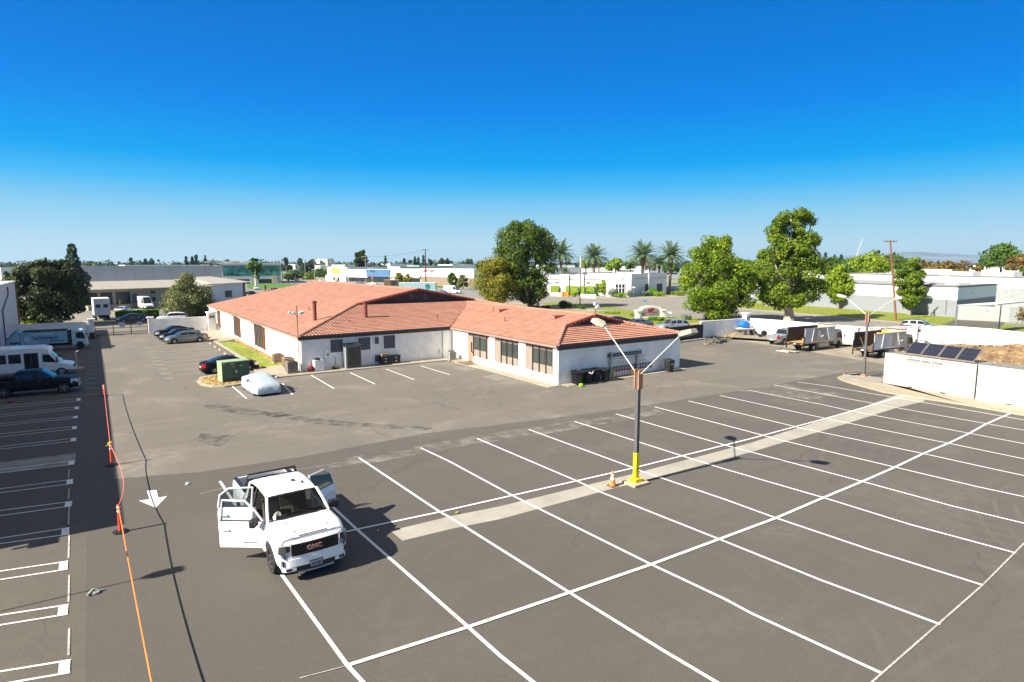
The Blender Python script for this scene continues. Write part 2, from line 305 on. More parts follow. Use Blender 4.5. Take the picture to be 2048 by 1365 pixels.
# painted markings ------------------------------------------------
def ribbon(mb,pts,w,z=.020,dash=None):
    P_=[Vector(G(*p)) if dash!='w' else Vector(p) for p in pts]
    for a,b in zip(P_,P_[1:]):
        d=(b-a).normalized(); n_=Vector((-d.y,d.x))*w/2; a2=a-d*w*.15; b2=b+d*w*.15
        mb.quad((a2.x-n_.x,a2.y-n_.y,z),(b2.x-n_.x,b2.y-n_.y,z),(b2.x+n_.x,b2.y+n_.y,z),(a2.x+n_.x,a2.y+n_.y,z)); z+=.0003
LN=[[(440,963.7),(563.7,1151),(695.4,1333),(725,1365),(800,1460)],
[(584.4,939.8),(715.4,1061.5),(937,1256),(1000,1313),(1065,1365),(1200,1478)],
[(718.5,917),(879,1024.6),(900,1036),(1139.5,1187),(1330,1305),(1431,1365),(1600,1470)],
[(842,897),(900,924.6),(1027.7,993.7),(1071.7,1015.6),(1303,1130.6),(1448,1199),(1506,1230),(1762,1347.7)],
[(954,878),(1153.5,963),(1199,984.5),(1439,1080),(1639.6,1161),(1879,1250)],
[(1057.7,860),(1269,937.8),(1283,943.7),(1448,999.6),(1552.6,1037.6),(1741.4,1101.4),(1965.8,1172)],
[(1149.5,844),(1363,912.6),(1448,939),(1647.6,996.8),(1821,1050.7),(2030.8,1107.4)],
[(1232,828.8),(1459,893.9),(1725.4,964.5),(1905,1013.6),(2048,1048),(2200,1085)],
[(1310,815),(1448,851),(1568,883),(1790.5,935.8),(1955,974.9),(2048,994.9),(2200,1030)],
[(1377,803),(1448,820),(1599.7,856.7),(1847,908.6),(2003,943),(2048,952.5),(2200,985)],
[(1440,792),(1567.8,820),(1655.6,839),(1897,887.9),(2048,919),(2200,950)],
[(1495,781),(1650,811.4),(1687.5,820),(1760,834),(1939,867.9),(2048,888.7),(2150,908)],
[(1548,771),(1650,790),(1790,816),(1922,839.6),(2048,861.5),(2100,870)],
[(1595,765),(1650,772.5),(1799.6,797.8),(1984,829.9),(2048,841)]]
mb=MB()
for i,p in enumerate(LN): ribbon(mb,p,.11,.020+i*.0004)
ribbon(mb,[(689.4,1065.5),(879,1025.6),(1269,937),(1500,879),(1650,838.6),(1825,788)],.12,.028)
ribbon(mb,[(695.4,1333),(937,1256),(1139.5,1187),(1303,1130.6),(1439,1080),(1552.6,1037.6),(1647.6,996.8),(1725,964.5),(1790,936),(1847,908.6),(1897,888),(1939,868),(1971,850),(2030,824)],.13,.032)
for a,b in (((622,751),(668,778)),((700,746),(750,769)),((772,739),(828,760)),((841,732.5),(899,750)),((910,726),(960,738)),((464,773),(493,798)),((565,768),(585,790))): ribbon(mb,[a,b],.11,.022)
# hairpin stalls on the left, wheel ends squared off
HP=[((161,797.5,0,813.5),(161,802,0,818)),((158,814.3,0,830),(158,818.7,0,834.5)),((156,833,0,848.5),(155,837,0,853)),((154,853.5,0,869),(153.6,858.6,0,875)),((152.7,877,0,894.5),(151.7,882.8,0,899.5)),((150,922.4,0,940.5),(148,929.7,0,947.5)),((146,959.8,0,979),(145.8,968.5,0,987)),((144.4,1004,0,1022.5),(143,1013.4,0,1033)),((139,1056.7,0,1078),(138.5,1070,0,1089)),((136,1124,0,1144),(135,1140,0,1161)),((137,1211,0,1232),(135,1230,0,1252)),((141,1322,0,1345),(139,1347,0,1371))]
for i,(a,b) in enumerate(HP):
    z=.022; q=[]
    for L_ in (a,b):
        p0=Vector(G(*L_[:2])); p1=Vector(G(*L_[2:])); d=(p1-p0).normalized(); q.append((p0,d)); e=p0+d*5.4
        ribbon(mb,[tuple(p0),tuple(e)],.075,z,'w'); z+=.002
    m0=(q[0][0]+q[1][0])/2; d=q[0][1]; w=(q[0][0]-q[1][0]).length+.12
    n2=(q[1][0]-q[0][0]); e1=q[0][0]-n2*.06; e2=q[1][0]+n2*.06; mb.quad((*e1,z),(*(e1+d*.24),z),(*(e2+d*.24),z),(*e2,z))
def poly(pts,z): mb.sheet([G(*p) for p in pts],z)
poly([(294,983),(313,981.5),(317,997),(334.5,993.5),(312,1017),(278,1003),(299,1000)],.024)
n=linem.node_tree.nodes; l=linem.node_tree.links; tc=n.new('ShaderNodeTexCoord'); no=n.new('ShaderNodeTexNoise'); no.inputs['Scale'].default_value=6; no.inputs['Detail'].default_value=8; no.inputs['Roughness'].default_value=.75; l.new(tc.outputs['Object'],no.inputs['Vector']); mr=n.new('ShaderNodeMapRange'); mr.inputs[1].default_value=.30; mr.inputs[2].default_value=.40; mr.inputs[3].default_value=.15; l.new(no.outputs['Fac'],mr.inputs[0]); l.new(mr.outputs[0],n['Principled BSDF'].inputs['Alpha'])
structure(mb.build('parking_lines',linem))
mb=MB()
ribbon(mb,[(161,782),(0,801)],.08,.022)
ribbon(mb,[(2048,1088),(1965,1172),(1762,1350),(1700,1405)],.05,.024)
ribbon(mb,[(400,989),(445,978)],.03,.024); ribbon(mb,[(560,946),(700,924)],.03,.024); ribbon(mb,[(600,1358),(695,1333)],.03,.024)
for y0,y1 in ((1072,1118),(1152,1205),(1258,1312),(1014,1050),(978,1000),(940,957)): ribbon(mb,[(138.5,y0),(137,y1)],.05,.022)
# worn stall ticks on both sides of the drive
for i in range(9):
    y=58+i*2.95+16*.0; ribbon(mb,[(4.6,60+i*2.9),(5.3,59.95+i*2.9)],.18,.024,'w'); ribbon(mb,[(5.6,61.2+i*2.9),(12.0,61.0+i*2.9)],.06,.022,'w'); ribbon(mb,[(5.6,61.75+i*2.9),(12.0,61.55+i*2.9)],.06,.022,'w')
for i in range(13): ribbon(mb,[(-.9,56+i*2.6),(-.3,56+i*2.6)],.16,.022,'w'); ribbon(mb,[(-7,57+i*2.6),(-1.4,56.3+i*2.6)],.06,.024,'w')
for k in range(5): ribbon(mb,[(28.0-.0*k,50.6-k*.45),(29.4,50.6-k*.45)],.12,.022,'w'); ribbon(mb,[(27.9,45.2-k*.45),(29.3,45.2-k*.45)],.12,.022,'w')
structure(mb.build('faded_lines',lineold))
S('concrete_patch',[G(152.4,907),G(149.5,930),G(0,948),G(0,926)],.018,mat('patch_concrete',(.26,.25,.22),.9,var=.25,sc=1.5,bump=.4))
# chalky wash along the head of the stalls
mb=MB(); R=random.Random(5)
M=mat('chalk_residue',(.30,.285,.25),.9); 
n=M.node_tree.nodes; l=M.node_tree.links; b=n['Principled BSDF']
tc=n.new('ShaderNodeTexCoord'); no=n.new('ShaderNodeTexNoise'); no.inputs['Scale'].default_value=1.1; no.inputs['Detail'].default_value=9; no.inputs['Distortion'].default_value=.2; l.new(tc.outputs['Object'],no.inputs['Vector'])
mr=n.new('ShaderNodeMapRange'); mr.inputs[1].default_value=.40; mr.inputs[2].default_value=.72; mr.inputs[4].default_value=.75; l.new(no.outputs['Fac'],mr.inputs[0]); l.new(mr.outputs[0],b.inputs['Alpha'])
for pts in ([(820,912),(950,890),(1100,868),(1230,845),(1330,828),(1310,820),(1180,838),(1060,855),(930,876),(830,895)],[(640,940),(760,925),(830,912),(830,900),(720,912),(630,930)],[(1470,782),(1620,800),(1700,790),(1560,768)]): mb.sheet([G(*p) for p in pts],.018)
structure(mb.build('chalk_wash',M))
M2=mat('oil_stain',(.05,.045,.04),.8); n=M2.node_tree.nodes; l=M2.node_tree.links; b=n['Principled BSDF']
tc=n.new('ShaderNodeTexCoord'); no=n.new('ShaderNodeTexNoise'); no.inputs['Scale'].default_value=1.6; no.inputs['Detail'].default_value=9; no.inputs['Distortion'].default_value=.2; l.new(tc.outputs['Object'],no.inputs['Vector'])
mr=n.new('ShaderNodeMapRange'); mr.inputs[1].default_value=.40; mr.inputs[2].default_value=.70; mr.inputs[4].default_value=.5; l.new(no.outputs['Fac'],mr.inputs[0]); l.new(mr.outputs[0],b.inputs['Alpha'])
mb=MB()
for pts in ([(405,812),(430,808),(560,828),(700,845),(860,855),(870,862),(760,858),(640,850),(540,833),(470,828),(420,820)],[(532,825),(560,823),(590,831),(560,838),(535,833)],[(400,868),(470,872),(440,895),(395,884)]): mb.sheet([G(*p) for p in pts],.0165)
structure(mb.build('oil_stains',M2))
# hills far off
hm=mat('hazy_hills',(.14,.19,.24),.95,var=.2,sc=.004)  # distance haze is mixed into this bluish hill colour
mb=MB(); K=60
for row,(d,amp,se) in enumerate(((5600,62,1),(4600,26,2))):
    pts=[]
    for i in range(K+1):
        px=900+i*26; u=i/K
        h=amp*max(0,math.exp(-((px-1820)/230)**2)*1.5+.35*math.exp(-((px-2150)/200)**2)+.3*math.exp(-((px-1300)/300)**2)+.09*math.sin(i*.9+se)+.05*math.sin(i*2.3))
        pts.append((at(px,d),h,at(px,d+900)))
    for i in range(K):
        (a,h1,a2),(b_,h2,b2)=pts[i],pts[i+1]
        mb.quad((*a,-1),(*b_,-1),(*b_,h2*.6+1),(*a,h1*.6+1)); mb.quad((*a,h1*.6+1),(*b_,h2*.6+1),((b_[0]+b2[0])/2,(b_[1]+b2[1])/2,h2+2),((a[0]+a2[0])/2,(a[1]+a2[1])/2,h1+2)); mb.quad(((a[0]+a2[0])/2,(a[1]+a2[1])/2,h1+2),((b_[0]+b2[0])/2,(b_[1]+b2[1])/2,h2+2),(*b2,-1),(*a2,-1))
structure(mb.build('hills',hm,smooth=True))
# ================================================================ MAIN BUILDING (tiled roof)
tilem=mat('clay_tile',(.345,.168,.115),.8,var=.08,sc=1.2,bump=.15,c2=(.40,.208,.148),det=9)
gapm=mat('tile_gap_shade',(.26,.10,.078),.9)  # darker riser colour paints the shade under each tile row
tilered=mat('tile_cap_red',(.19,.045,.035),.75,var=.2,sc=3)
darkm=mat('charcoal_trim',(.028,.027,.032),.6,var=.1)
brown=mat('dark_brown',(.045,.036,.03),.6); taupe=mat('taupe_panel',(.27,.225,.185),.7,var=.05)
siding=mat('purple_brown_siding',(.045,.032,.042),.8,var=.2,sc=4)
beige=mat('beige_gutter',(.30,.21,.16),.6); galv=mat('galvanised',(.45,.46,.47),.45,.6,var=.15)
wood=mat('orange_wood',(.20,.075,.03),.7); glass=glassy('dark_glass'); blackm=mat('black_plastic',(.015,.015,.016),.5,var=.2)
shade_glass=glassy('window_glass',(.05,.06,.055),.04)
greyv=mat('grey_louvre',(.16,.16,.165),.5); offw=mat('white_paint',(.78,.78,.76),.5,var=.05)
stone=mat('white_stone',(.62,.58,.50),.9,var=.35,sc=4,bump=1.5,bsc=8)
def proj(px,py,p0,nrm):
    d=Vector(ray(px,py)); n_=Vector(nrm); c=Vector((0,0,H)); t=(Vector(p0)-c).dot(n_)/d.dot(n_); return c+d*t
def tile_slope(O,U,V,x0,x1,name,parent,row=.34,pitch=.28,lf=.034):
    """barrel-tile plane: rows up V, waves along U"""
    O=Vector(O); U=Vector(U).normalized(); V=Vector(V); N=U.cross(V).normalized(); 
    if N.z<0: N=-N
    nr=int(V.length/row); vs=[];fs=[]
    for j in range(nr):
        s0,s1=j/nr,(j+1)/nr; a0,b0,a1,b1=x0(s0),x1(s0),x0(s1),x1(s1)
        if max(b0-a0,b1-a1)<.05: continue
        st=pitch/4; k=max(2,int((max(b0,b1)-min(a0,a1))/st)); base=len(vs); lift=lf+random.uniform(-.008,.008)
        us=[min(a0,a1)+(max(b0,b1)-min(a0,a1))*i/k for i in range(k+1)]
        for u in us:
            w=(.045*max(0,math.sin(2*PI*u/pitch))+.015*math.sin(2*PI*u/pitch))*(.62 if lf>.06 else .5); jz=random.uniform(-.004,.004)
            ub=min(max(u,a0),b0); ut=min(max(u,a1),b1)
            pb=O+U*ub+V*s0; pt=O+U*ut+V*s1
            vs+=[tuple(pb+N*(w*.4-.02)),tuple(pb+N*(w+lift+jz)),tuple(pt+N*(w+.012))]
        for i in range(k):
            q=base+3*i; fs+=[(q,q+3,q+4,q+1),(q+1,q+4,q+5,q+2)]
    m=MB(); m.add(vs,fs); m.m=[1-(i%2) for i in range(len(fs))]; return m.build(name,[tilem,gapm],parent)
def caps(mb,a,b,r=.15,seg=.42):
    a,b=Vector(a),Vector(b); n_=max(1,int((b-a).length/seg)); pts=[];rs=[]
    for i in range(n_):
        pts+=[a+(b-a)*(i/n_),a+(b-a)*((i+.96)/n_)]; rs+=[r*1.08,r*.86]
    mb.tube(pts,rs,8)
bl=thing('tiled_building','long white stucco building with salmon clay tile roof and a wing','building',(15.4,56.6,0))
bl.location=(0,0,0)
WX=31.05; GR=[(1052.3,1107.4),(991.4,1038.7),(938.0,979.7)]
def yw(px): return onX(px,730,WX+.1)[0]
YR=[tuple(sorted((yw(a),yw(b)))) for a,b in GR]
SILL=max(.3,onX(1107,751.7,WX+.1)[1]); TOPW=3.0
mb=MB(); mb.prism([(15.4,56.6),(31.25,56.6),(31.25,38.62),(45.9,38.62),(45.9,58.2),(49,58.2),(49,108.8),(15.4,108.8)],0,3.22)
ys=[38.6]; 
for a,b in YR: ys+=[a,b]
ys.append(56.59)
for i in range(0,len(ys),2): mb.box(WX,31.27,ys[i],ys[i+1],.0,3.2)
for (a,b) in YR[:2]: mb.box(WX,31.27,a,b,0,SILL)
mb.box(WX,31.27,YR[2][0],YR[2][1]-1.0,0,SILL)
mb.build('wall',white,bl)
for gi,(a,b) in enumerate(YR):
    w=b-a; z0=SILL if gi<2 else .05
    pn=MB(); pn.box(31.12,31.26,a,b,z0 if gi<2 else SILL,2.715); 
    if gi==2: pn.box(31.12,31.26,b-1.0,b,.1,SILL-.002)
    pn.build('panel',taupe,bl)
    MB().box(31.11,31.26,a,b,2.72,TOPW+.2).build('panel',mat('brown_band',(.10,.08,.068),.6),bl)
    if gi==2:
        d=MB().box(31.07,31.12,b-1.0,b-.04,.12,2.32).build('door',mat('tan_door',(.36,.22,.15),.6),bl)
        MB().box(31.04,31.07,b-.82,b-.6,1.1,2.1).build('door_glass',glass,d); MB().box(31.03,31.07,b-.95,b-.88,1.0,1.15).build('handle',darkm,d)
        a2,b2,nw=a+.02,b-1.05,2
    else: a2,b2,nw=a+.02,b-w*.27,3
    st=(b2-a2)/nw if gi<2 else (b2-a2-.45)/nw
    off=0 if gi<2 else .45
    fr=MB()
    for k in range(nw+1):
        y=a2+off+k*st; fr.box(31.03,31.13,y-.04,y+.04,z0 if gi<2 else SILL,TOPW+.15)
    fr.build('window_post',brown,bl)
    for k in range(nw):
        y=a2+off+k*st; f=MB().box(31.08,31.14,y+.1,y+st-.1,1.45,2.68).build('window_frame',darkm,bl)
        MB().box(31.065,31.085,y+.17,y+st-.17,1.52,2.61).build('window_glass',shade_glass,f)
MB().box(31.25,31.4,38.6,56.5,0,0.01)
# left wall openings with slats
for a,b in ((438.7,443),(469,481.8),(508.8,529.7)):
    y1=onX(a,660,15.4)[0]; y0=onX(b,680,15.4)[0]
    wd=MB().box(15.34,15.42,y0,y1,.45,3.1).build('window',glass,bl)
    sl=MB(); n_=max(2,int((y1-y0)/.75))
    for k in range(1,n_+1): y=y0+(y1-y0)*k/(n_+1); sl.box(15.2,15.335,y-.06,y+.06,.45,3.1)
    sl.build('slat',taupe,wd); MB().box(15.18,15.39,y0-.28,y0-.002,.42,3.12).build('jamb',wood,wd)
    MB().box(15.1,15.36,y0-.3,y1+.25,3.0,3.2).build('window_hood',brown,bl)
y1=108.7;y0=onX(438,660,15.4)[0]+.4
MB().box(15.28,15.41,y0,y1,0,3.0).build('stone_cladding',stone,bl)
# louvres on the front wall
def fz(x0,y0,x1,y1,yp=56.58):
    a=onY(x0,y0,yp); b=onY(x1,y1,yp); return min(a[0],b[0]),max(a[0],b[0]),min(a[1],b[1]),max(a[1],b[1])
for r_ in ((660,680,686,703.7),(715.6,675.8,740.5,699),(748.6,674.7,757.4,688),(766.5,672,790,696),(749,711,758.6,724)):
    x0,x1,z0,z1=fz(*r_); f=MB(); f.box(x0-.07,x1+.07,56.5,56.598,z0-.07,z0); f.box(x0-.07,x1+.07,56.5,56.598,z1,z1+.07); f.box(x0-.07,x0,56.5,56.598,z0+.001,z1-.001); f.box(x1,x1+.07,56.5,56.598,z0+.001,z1-.001)
    f=f.build('louvre_frame',offw,bl); MB().box(x0,x1,56.575,56.597,z0,z1).build('louvre_back',darkm,f)
    q=MB(); n_=max(4,int((z1-z0)/.15))
    for k in range(n_):
        z=z0+(z1-z0)*k/n_; q.quad((x0,56.52,z),(x1,56.52,z),(x1,56.575,z+.10),(x0,56.575,z+.10))
    q.build('louvre_slats',greyv,f)
# hatch, small boxes and downpipes
x0,x1,z0,z1=fz(648,698,657.5,712.5); MB().box(x0,x1,56.5,56.598,z0,z1).build('electrical_panel',offw,bl,bevel=.01)
x0,x1,z0,z1=fz(879,699,883.4,705); MB().box(x0,x1,56.48,56.598,z0,z1).build('junction_box',offw,bl)
x,z=onY(887,700,56.5)
for q_ in ((x-.05,x+.05,56.48,56.597,.1,3.05),(30.93,31.04,38.66,38.78,.05,3.05),(15.28,15.39,56.7,56.82,.1,3.05)): B(*q_).build('downspout',offw,bl,bevel=.01)
mb=MB(); mb.box(38.5,38.6,38.5,38.6,0,0.02)
x,z=onY(647,726,56.5); q=MB(); q.lathe([(.16,0),(.16,.1),(.05,.12)],14,'y',c=(x,56.45,1.0)); q.build('gas_meter',galv,bl); B(x-.3,x-.1,56.5,56.59,1.35,1.5).build('wall_light',offw,bl); B(x+.35,x+.6,56.5,56.59,1.4,1.55).build('wall_light',offw,bl)
# roof
RX,RH,GY,GX0,GX1,GH=32.2,6.80,67.0,24.6,39.9,5.3
k1=(GX0-15.2)/(RX-15.2)
fy=lambda s: 56.5+(GY-.25-56.5)*min(1,s/k1)
roof=thing('x','','',(0,0,0)); bpy.data.objects.remove(roof)
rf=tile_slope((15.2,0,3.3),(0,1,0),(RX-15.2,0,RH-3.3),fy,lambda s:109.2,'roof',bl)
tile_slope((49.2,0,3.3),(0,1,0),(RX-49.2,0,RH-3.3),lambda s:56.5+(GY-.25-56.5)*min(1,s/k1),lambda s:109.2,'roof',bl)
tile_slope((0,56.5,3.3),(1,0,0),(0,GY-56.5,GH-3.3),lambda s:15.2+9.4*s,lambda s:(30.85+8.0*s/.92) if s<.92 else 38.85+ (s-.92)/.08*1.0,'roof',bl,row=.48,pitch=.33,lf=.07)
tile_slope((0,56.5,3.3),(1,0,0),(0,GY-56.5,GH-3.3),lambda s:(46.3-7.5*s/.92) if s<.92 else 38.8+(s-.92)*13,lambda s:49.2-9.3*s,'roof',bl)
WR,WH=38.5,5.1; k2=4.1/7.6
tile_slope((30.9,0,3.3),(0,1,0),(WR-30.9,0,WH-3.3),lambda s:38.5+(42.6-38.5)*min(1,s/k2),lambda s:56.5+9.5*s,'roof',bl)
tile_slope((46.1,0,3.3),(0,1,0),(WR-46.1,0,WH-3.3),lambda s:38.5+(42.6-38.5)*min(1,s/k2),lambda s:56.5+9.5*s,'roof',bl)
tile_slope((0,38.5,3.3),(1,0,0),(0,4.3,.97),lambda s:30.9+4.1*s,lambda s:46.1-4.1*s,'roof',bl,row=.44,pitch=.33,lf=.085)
mb=MB(); z=.07
caps(mb,(15.2,56.5,3.34),(GX0,GY,GH+.08)); caps(mb,(49.2,56.5,3.34),(GX1,GY,GH+.08)); caps(mb,(RX,GY-.2,RH+.06),(RX,109.2,RH+.06))
caps(mb,(30.9,38.5,3.36),(35,42.6,4.36)); caps(mb,(46.1,38.5,3.36),(42,42.6,4.36)); caps(mb,(WR,42.4,WH+.06),(WR,66,WH+.06))
mb.build('ridge_tiles',tilem,bl)
for (a,b_,c_),y,r_ in ((((GX0,GH),(RX,RH),(GX1,GH)),GY-.3,.13),(((35,4.3),(WR,WH),(42,4.3)),42.4,.12)):
    mb=MB(); caps(mb,(a[0],y+.05,a[1]+.08),(b_[0],y+.05,b_[1]+.08),r_); caps(mb,(b_[0],y+.05,b_[1]+.08),(c_[0],y+.05,c_[1]+.08),r_)
    for e_ in (a,c_):
        L_=math.hypot(b_[0]-e_[0],b_[1]-e_[1]); n_=int(L_/.42)
        for i in range(n_):
            t=(i+.5)/n_; x=e_[0]+(b_[0]-e_[0])*t; z=e_[1]+(b_[1]-e_[1])*t; mb.box(x-.1,x+.1,y-.12,y+.02,z-.12,z+.1)
    mb.build('rake_trim',tilered,bl)
mb=MB(); mb.add([(GX0-.4,GY,GH-.3),(GX1+.4,GY,GH-.3),(RX,GY,RH),(GX0-.4,GY+.2,GH-.3),(GX1+.4,GY+.2,GH-.3),(RX,GY+.2,RH)],[(0,1,2),(3,5,4),(0,2,5,3),(1,4,5,2)])
for i in range(int((GX1-GX0)/.5)):
    x=GX0+.3+i*.5; t=(x-GX0)/(RX-GX0) if x<RX else (GX1-x)/(GX1-RX); mb.box(x-.025,x+.025,GY-.02,GY,GH-.1,GH+(RH-GH)*t-.12)
mb.build('gable',siding,bl)
MB().add([(34.7,42.75,4.1),(42.3,42.75,4.1),(WR,42.75,WH),(34.7,42.95,4.1),(42.3,42.95,4.1),(WR,42.95,WH)],[(0,1,2),(3,5,4),(0,2,5,3),(1,4,5,2)]).build('gable',siding,bl)
for px in (822,849.5):
    x,z=onY(px,594,GY); v=MB().box(x-.28,x+.28,GY-.05,GY-.001,z-.35,z+.35).build('gable_vent',darkm,bl); q=MB()
    for k in range(5): q.box(x-.26,x+.26,GY-.09,GY-.051,z-.3+k*.13,z-.25+k*.13)
    q.build('vent_slats',mat('vent_grey',(.11,.10,.12),.6),v)
B(15.1,30.75,56.34,56.46,2.98,3.3).build('fascia',darkm,bl); B(30.78,46.2,38.34,38.46,2.92,3.28).build('fascia',darkm,bl)
B(15.06,15.18,56.48,109.2,3.1,3.27).build('gutter',beige,bl); B(30.74,30.88,38.52,56.32,3.1,3.28).build('gutter',beige,bl)
mb=MB(); mb.box(15.1,15.4,56.5,109,3.04,3.08); mb.box(15.2,30.9,56.47,56.6,3.04,3.08); mb.box(30.9,31.2,38.5,56.4,3.04,3.08); mb.box(31,46,38.47,38.62,3.0,3.05); mb.build('soffit',white,bl)
nL=(-(RH-3.3),0,RX-15.2); pL=(15.2,60,3.3); nF=(0,-(GH-3.3),GY-56.5); pF=(20,56.5,3.3); nW=(-(WH-3.3),0,WR-30.9); pW=(30.9,45,3.3)
def flue(px,py,p0,n_,h,r):
    p=proj(px,py,p0,n_); q=MB(); q.cyl(p.x,p.y,p.z-.1,p.z+h,r,n=14); q.cyl(p.x,p.y,p.z+h*.9,p.z+h,r*1.35,n=14); q.cyl(p.x,p.y,p.z-.1,p.z+.12,r*1.6,r*1.1,n=14); q.build('flue',tilered,bl,smooth=True)
flue(630,642,pL,nL,2.05,.19); flue(731.5,636,pF,nF,1.75,.2)
for px,py,a,b,h,r in ((618,622,pL,nL,.35,.05),(874.5,638,pF,nF,.4,.05),(986.6,625,pW,nW,.6,.03),(1010,643.5,pW,nW,.4,.05),(700,643,pF,nF,.1,.1)):
    p=proj(px,py,a,b); MB().cyl(p.x,p.y,p.z-.05,p.z+h+.06,r,n=8).build('vent_pipe',tilered,bl)
for px,py in ((1001.7,624),(1112,637.5),(1060,629)):
    if px==1060: continue
    p=proj(px,py,pW,nW); q=MB(); q.add([(p.x-.35,p.y-.35,p.z-.05),(p.x-.35,p.y+.35,p.z-.05),(p.x-.35,p.y+.2,p.z+.27),(p.x-.35,p.y-.2,p.z+.27),(p.x+1.0,p.y-.35,p.z+.2),(p.x+1.0,p.y+.35,p.z+.2),(p.x+1.0,p.y+.2,p.z+.3),(p.x+1.0,p.y-.2,p.z+.3)],[(0,3,2,1),(0,4,7,3),(1,2,6,5),(3,7,6,2)]); q.build('dormer_vent',tilered,bl)
    MB().box(p.x-.37,p.x-.352,p.y-.22,p.y+.22,p.z+.02,p.z+.2).build('dormer_grille',taupe,bl)
# floodlight pole and wind mast fixed to the roof
t=thing('floodlight_pole','thin pole with four white floodlights at the near left roof corner','floodlight',(15.05,56.25,0))
MB().cyl(0,0,0.1,6.2,.045,n=8).build('pole',mat('rusty_pole',(.22,.10,.06),.7),t)
for i,(dx,dy) in enumerate(((-.55,0),(-.25,-.2),(.3,-.15),(.5,.1))):
    h=MB(); h.M=Matrix.Translation((dx,dy,5.55-.06*(i%2)))@Matrix.Rotation(.5 if dx<0 else -.5,4,'Y'); h.box(-.2,.2,-.13,.13,-.07,.07); h.build('floodlight_head',offw,t,bevel=.02)
MB().box(-.55,.5,-.03,.03,5.4,5.45).build('crossbar',galv,t)
t=thing('dish_mast','rusty mast with white dish antenna on the wing gable peak','antenna',(38.35,42.3,0))
q=onX(1192,604,38.35)
MB().cyl(0,0,4.9,6.25,.05,n=8).build('mast',mat('rusty_pole'),t); d=MB(); d.lathe([(0.02,0),(.2,.05),(.3,.14)],16,'y',c=(.22,-.2,5.95)); d.box(-.15,.12,-.12,.1,6.1,6.36); d.build('dish',offw,t)
# ---------------------------------------------------------------- things against the walls
def ac(px,py,w,h,c,label,name='air_conditioner',g=None):
    x,y=G(px,py); t=thing(name,label,'air conditioner',(x,y,.1),0,g); 
    q=MB().box(-w/2,w/2,-w/2,w/2,.06,h); q.build('casing',c,t,bevel=.03); MB().box(-w/2-.08,w/2+.08,-w/2-.08,w/2+.08,-.05,.06).build('pad',conc,t)
    g_=MB()
    for k in range(int(h/.07)-1): g_.box(-w/2-.015,w/2-.1,-w/2-.012,-w/2-.002,.12+k*.07,.15+k*.07); g_.box(-w/2-.012,-w/2-.002,-w/2+.1,w/2-.1,.12+k*.07,.15+k*.07)
    g_.build('grille',mat('grille_dark',(.06,.055,.05),.6),t)
    f=MB(); f.lathe([(w*.40,0),(w*.40,.05),(w*.34,.05),(w*.34,.012)],20,c=(0,0,h),caps=False); f.build('fan_guard',darkm,t); MB().lathe([(.05,.02),(w*.36,.015)],20,c=(0,0,h),caps=False).build('fan',blackm,t)
tanm=mat('tan_metal',(.33,.23,.13),.5,.1); gm=mat('grey_metal',(.42,.43,.42),.5,.1)
ac(556,727,.95,.85,tanm,'tan condenser unit at the end of the green side lawn, farthest of the tan row'); ac(577,737,.95,.95,tanm,'tan condenser unit standing between the other two tan ones')
ac(584,748,.95,1.05,mat('pale_tan_metal',(.33,.27,.20),.5,.1),'pale tan condenser unit nearest the white building corner'); ac(903,721.5,.85,.85,gm,'grey condenser unit in the shaded inner corner by the wing')
ac(426,659,.9,.9,gm,'small grey condenser by the far stone end of the building')
x0,y0=G(690,739); x1,_=G(723,737)
t=thing('storage_cabinet','tall grey storage cabinet with dark double doors against the front wall','cabinet',((x0+x1)/2,56.0,0)); w=(x1-x0)/2
MB().box(-w,w,-.42,.42,.1,2.25).build('body',mat('cabinet_grey',(.24,.27,.29),.5),t); MB().add([(-w-.1,-.55,2.26),(w+.1,-.55,2.26),(w+.1,.5,2.42),(-w-.1,.5,2.42),(-w-.1,-.55,2.2),(w+.1,-.55,2.2),(w+.1,.5,2.25),(-w-.1,.5,2.25)],[(0,1,2,3),(4,7,6,5),(0,4,5,1),(1,5,6,2),(3,7,4,0),(2,6,7,3)]).build('top',darkm,t)
for s in (-1,1):
    d=MB().box(*( (-w+.14,-.005) if s<0 else (.005,w-.06)),-.45,-.421,.16,2.1).build('door',mat('cabinet_brown',(.06,.05,.042),.5),t); MB().box(s*.09-.03,s*.09+.03,-.48,-.451,1.1,1.3).build('handle',blackm,d)
x,_z=onY(635.8,730,56.2)
t=thing('washing_machine','white cupboard with two doors and a black bag on top','cupboard',(x,56.1,.1)); MB().box(-.42,.42,-.3,.3,0,1.0).build('body',offw,t,bevel=.02)
t.name='utility_cupboard'
for s in (-1,1): MB().box(.02 if s>0 else -.36,.36 if s>0 else -.02,-.315,-.301,.08,.82).build('door',offw,t,bevel=.006)
tag(MB().ball((x-.1,56.05,1.2),(.3,.25,.13),10,6,jit=.2).build('black_bag',blackm,smooth=True),'black bag lying on the white cupboard','bag')
x,_z=onY(622,740,56.0); mb=MB(); mb.ball((x,55.95,.35),(.33,.25,.3),12,7,jit=.12); mb.tube([(x+.05,56.1,.6),(x+.1,56.15,.95),(x+.2,56.2,.9)],.02,6); tag(mb.build('red_bag',mat('red_cloth',(.16,.012,.015),.7),smooth=True),'dark red bag slumped beside the white cupboard','bag')
x,_z=onY(671,735,56.1); t=thing('umbrella_stand','brown round base with upright hooked pipe by the cabinet','stand',(x,56.1,.1)); MB().lathe([(.05,0),(.3,.02),(.34,.14),(.25,.24),(.05,.26)],14).build('base',mat('brown_soil',(.09,.06,.03),.9),t); MB().tube([(0,0,.2),(0,0,1.05),(-.1,0,1.2)],.03,6).build('pipe',darkm,t)
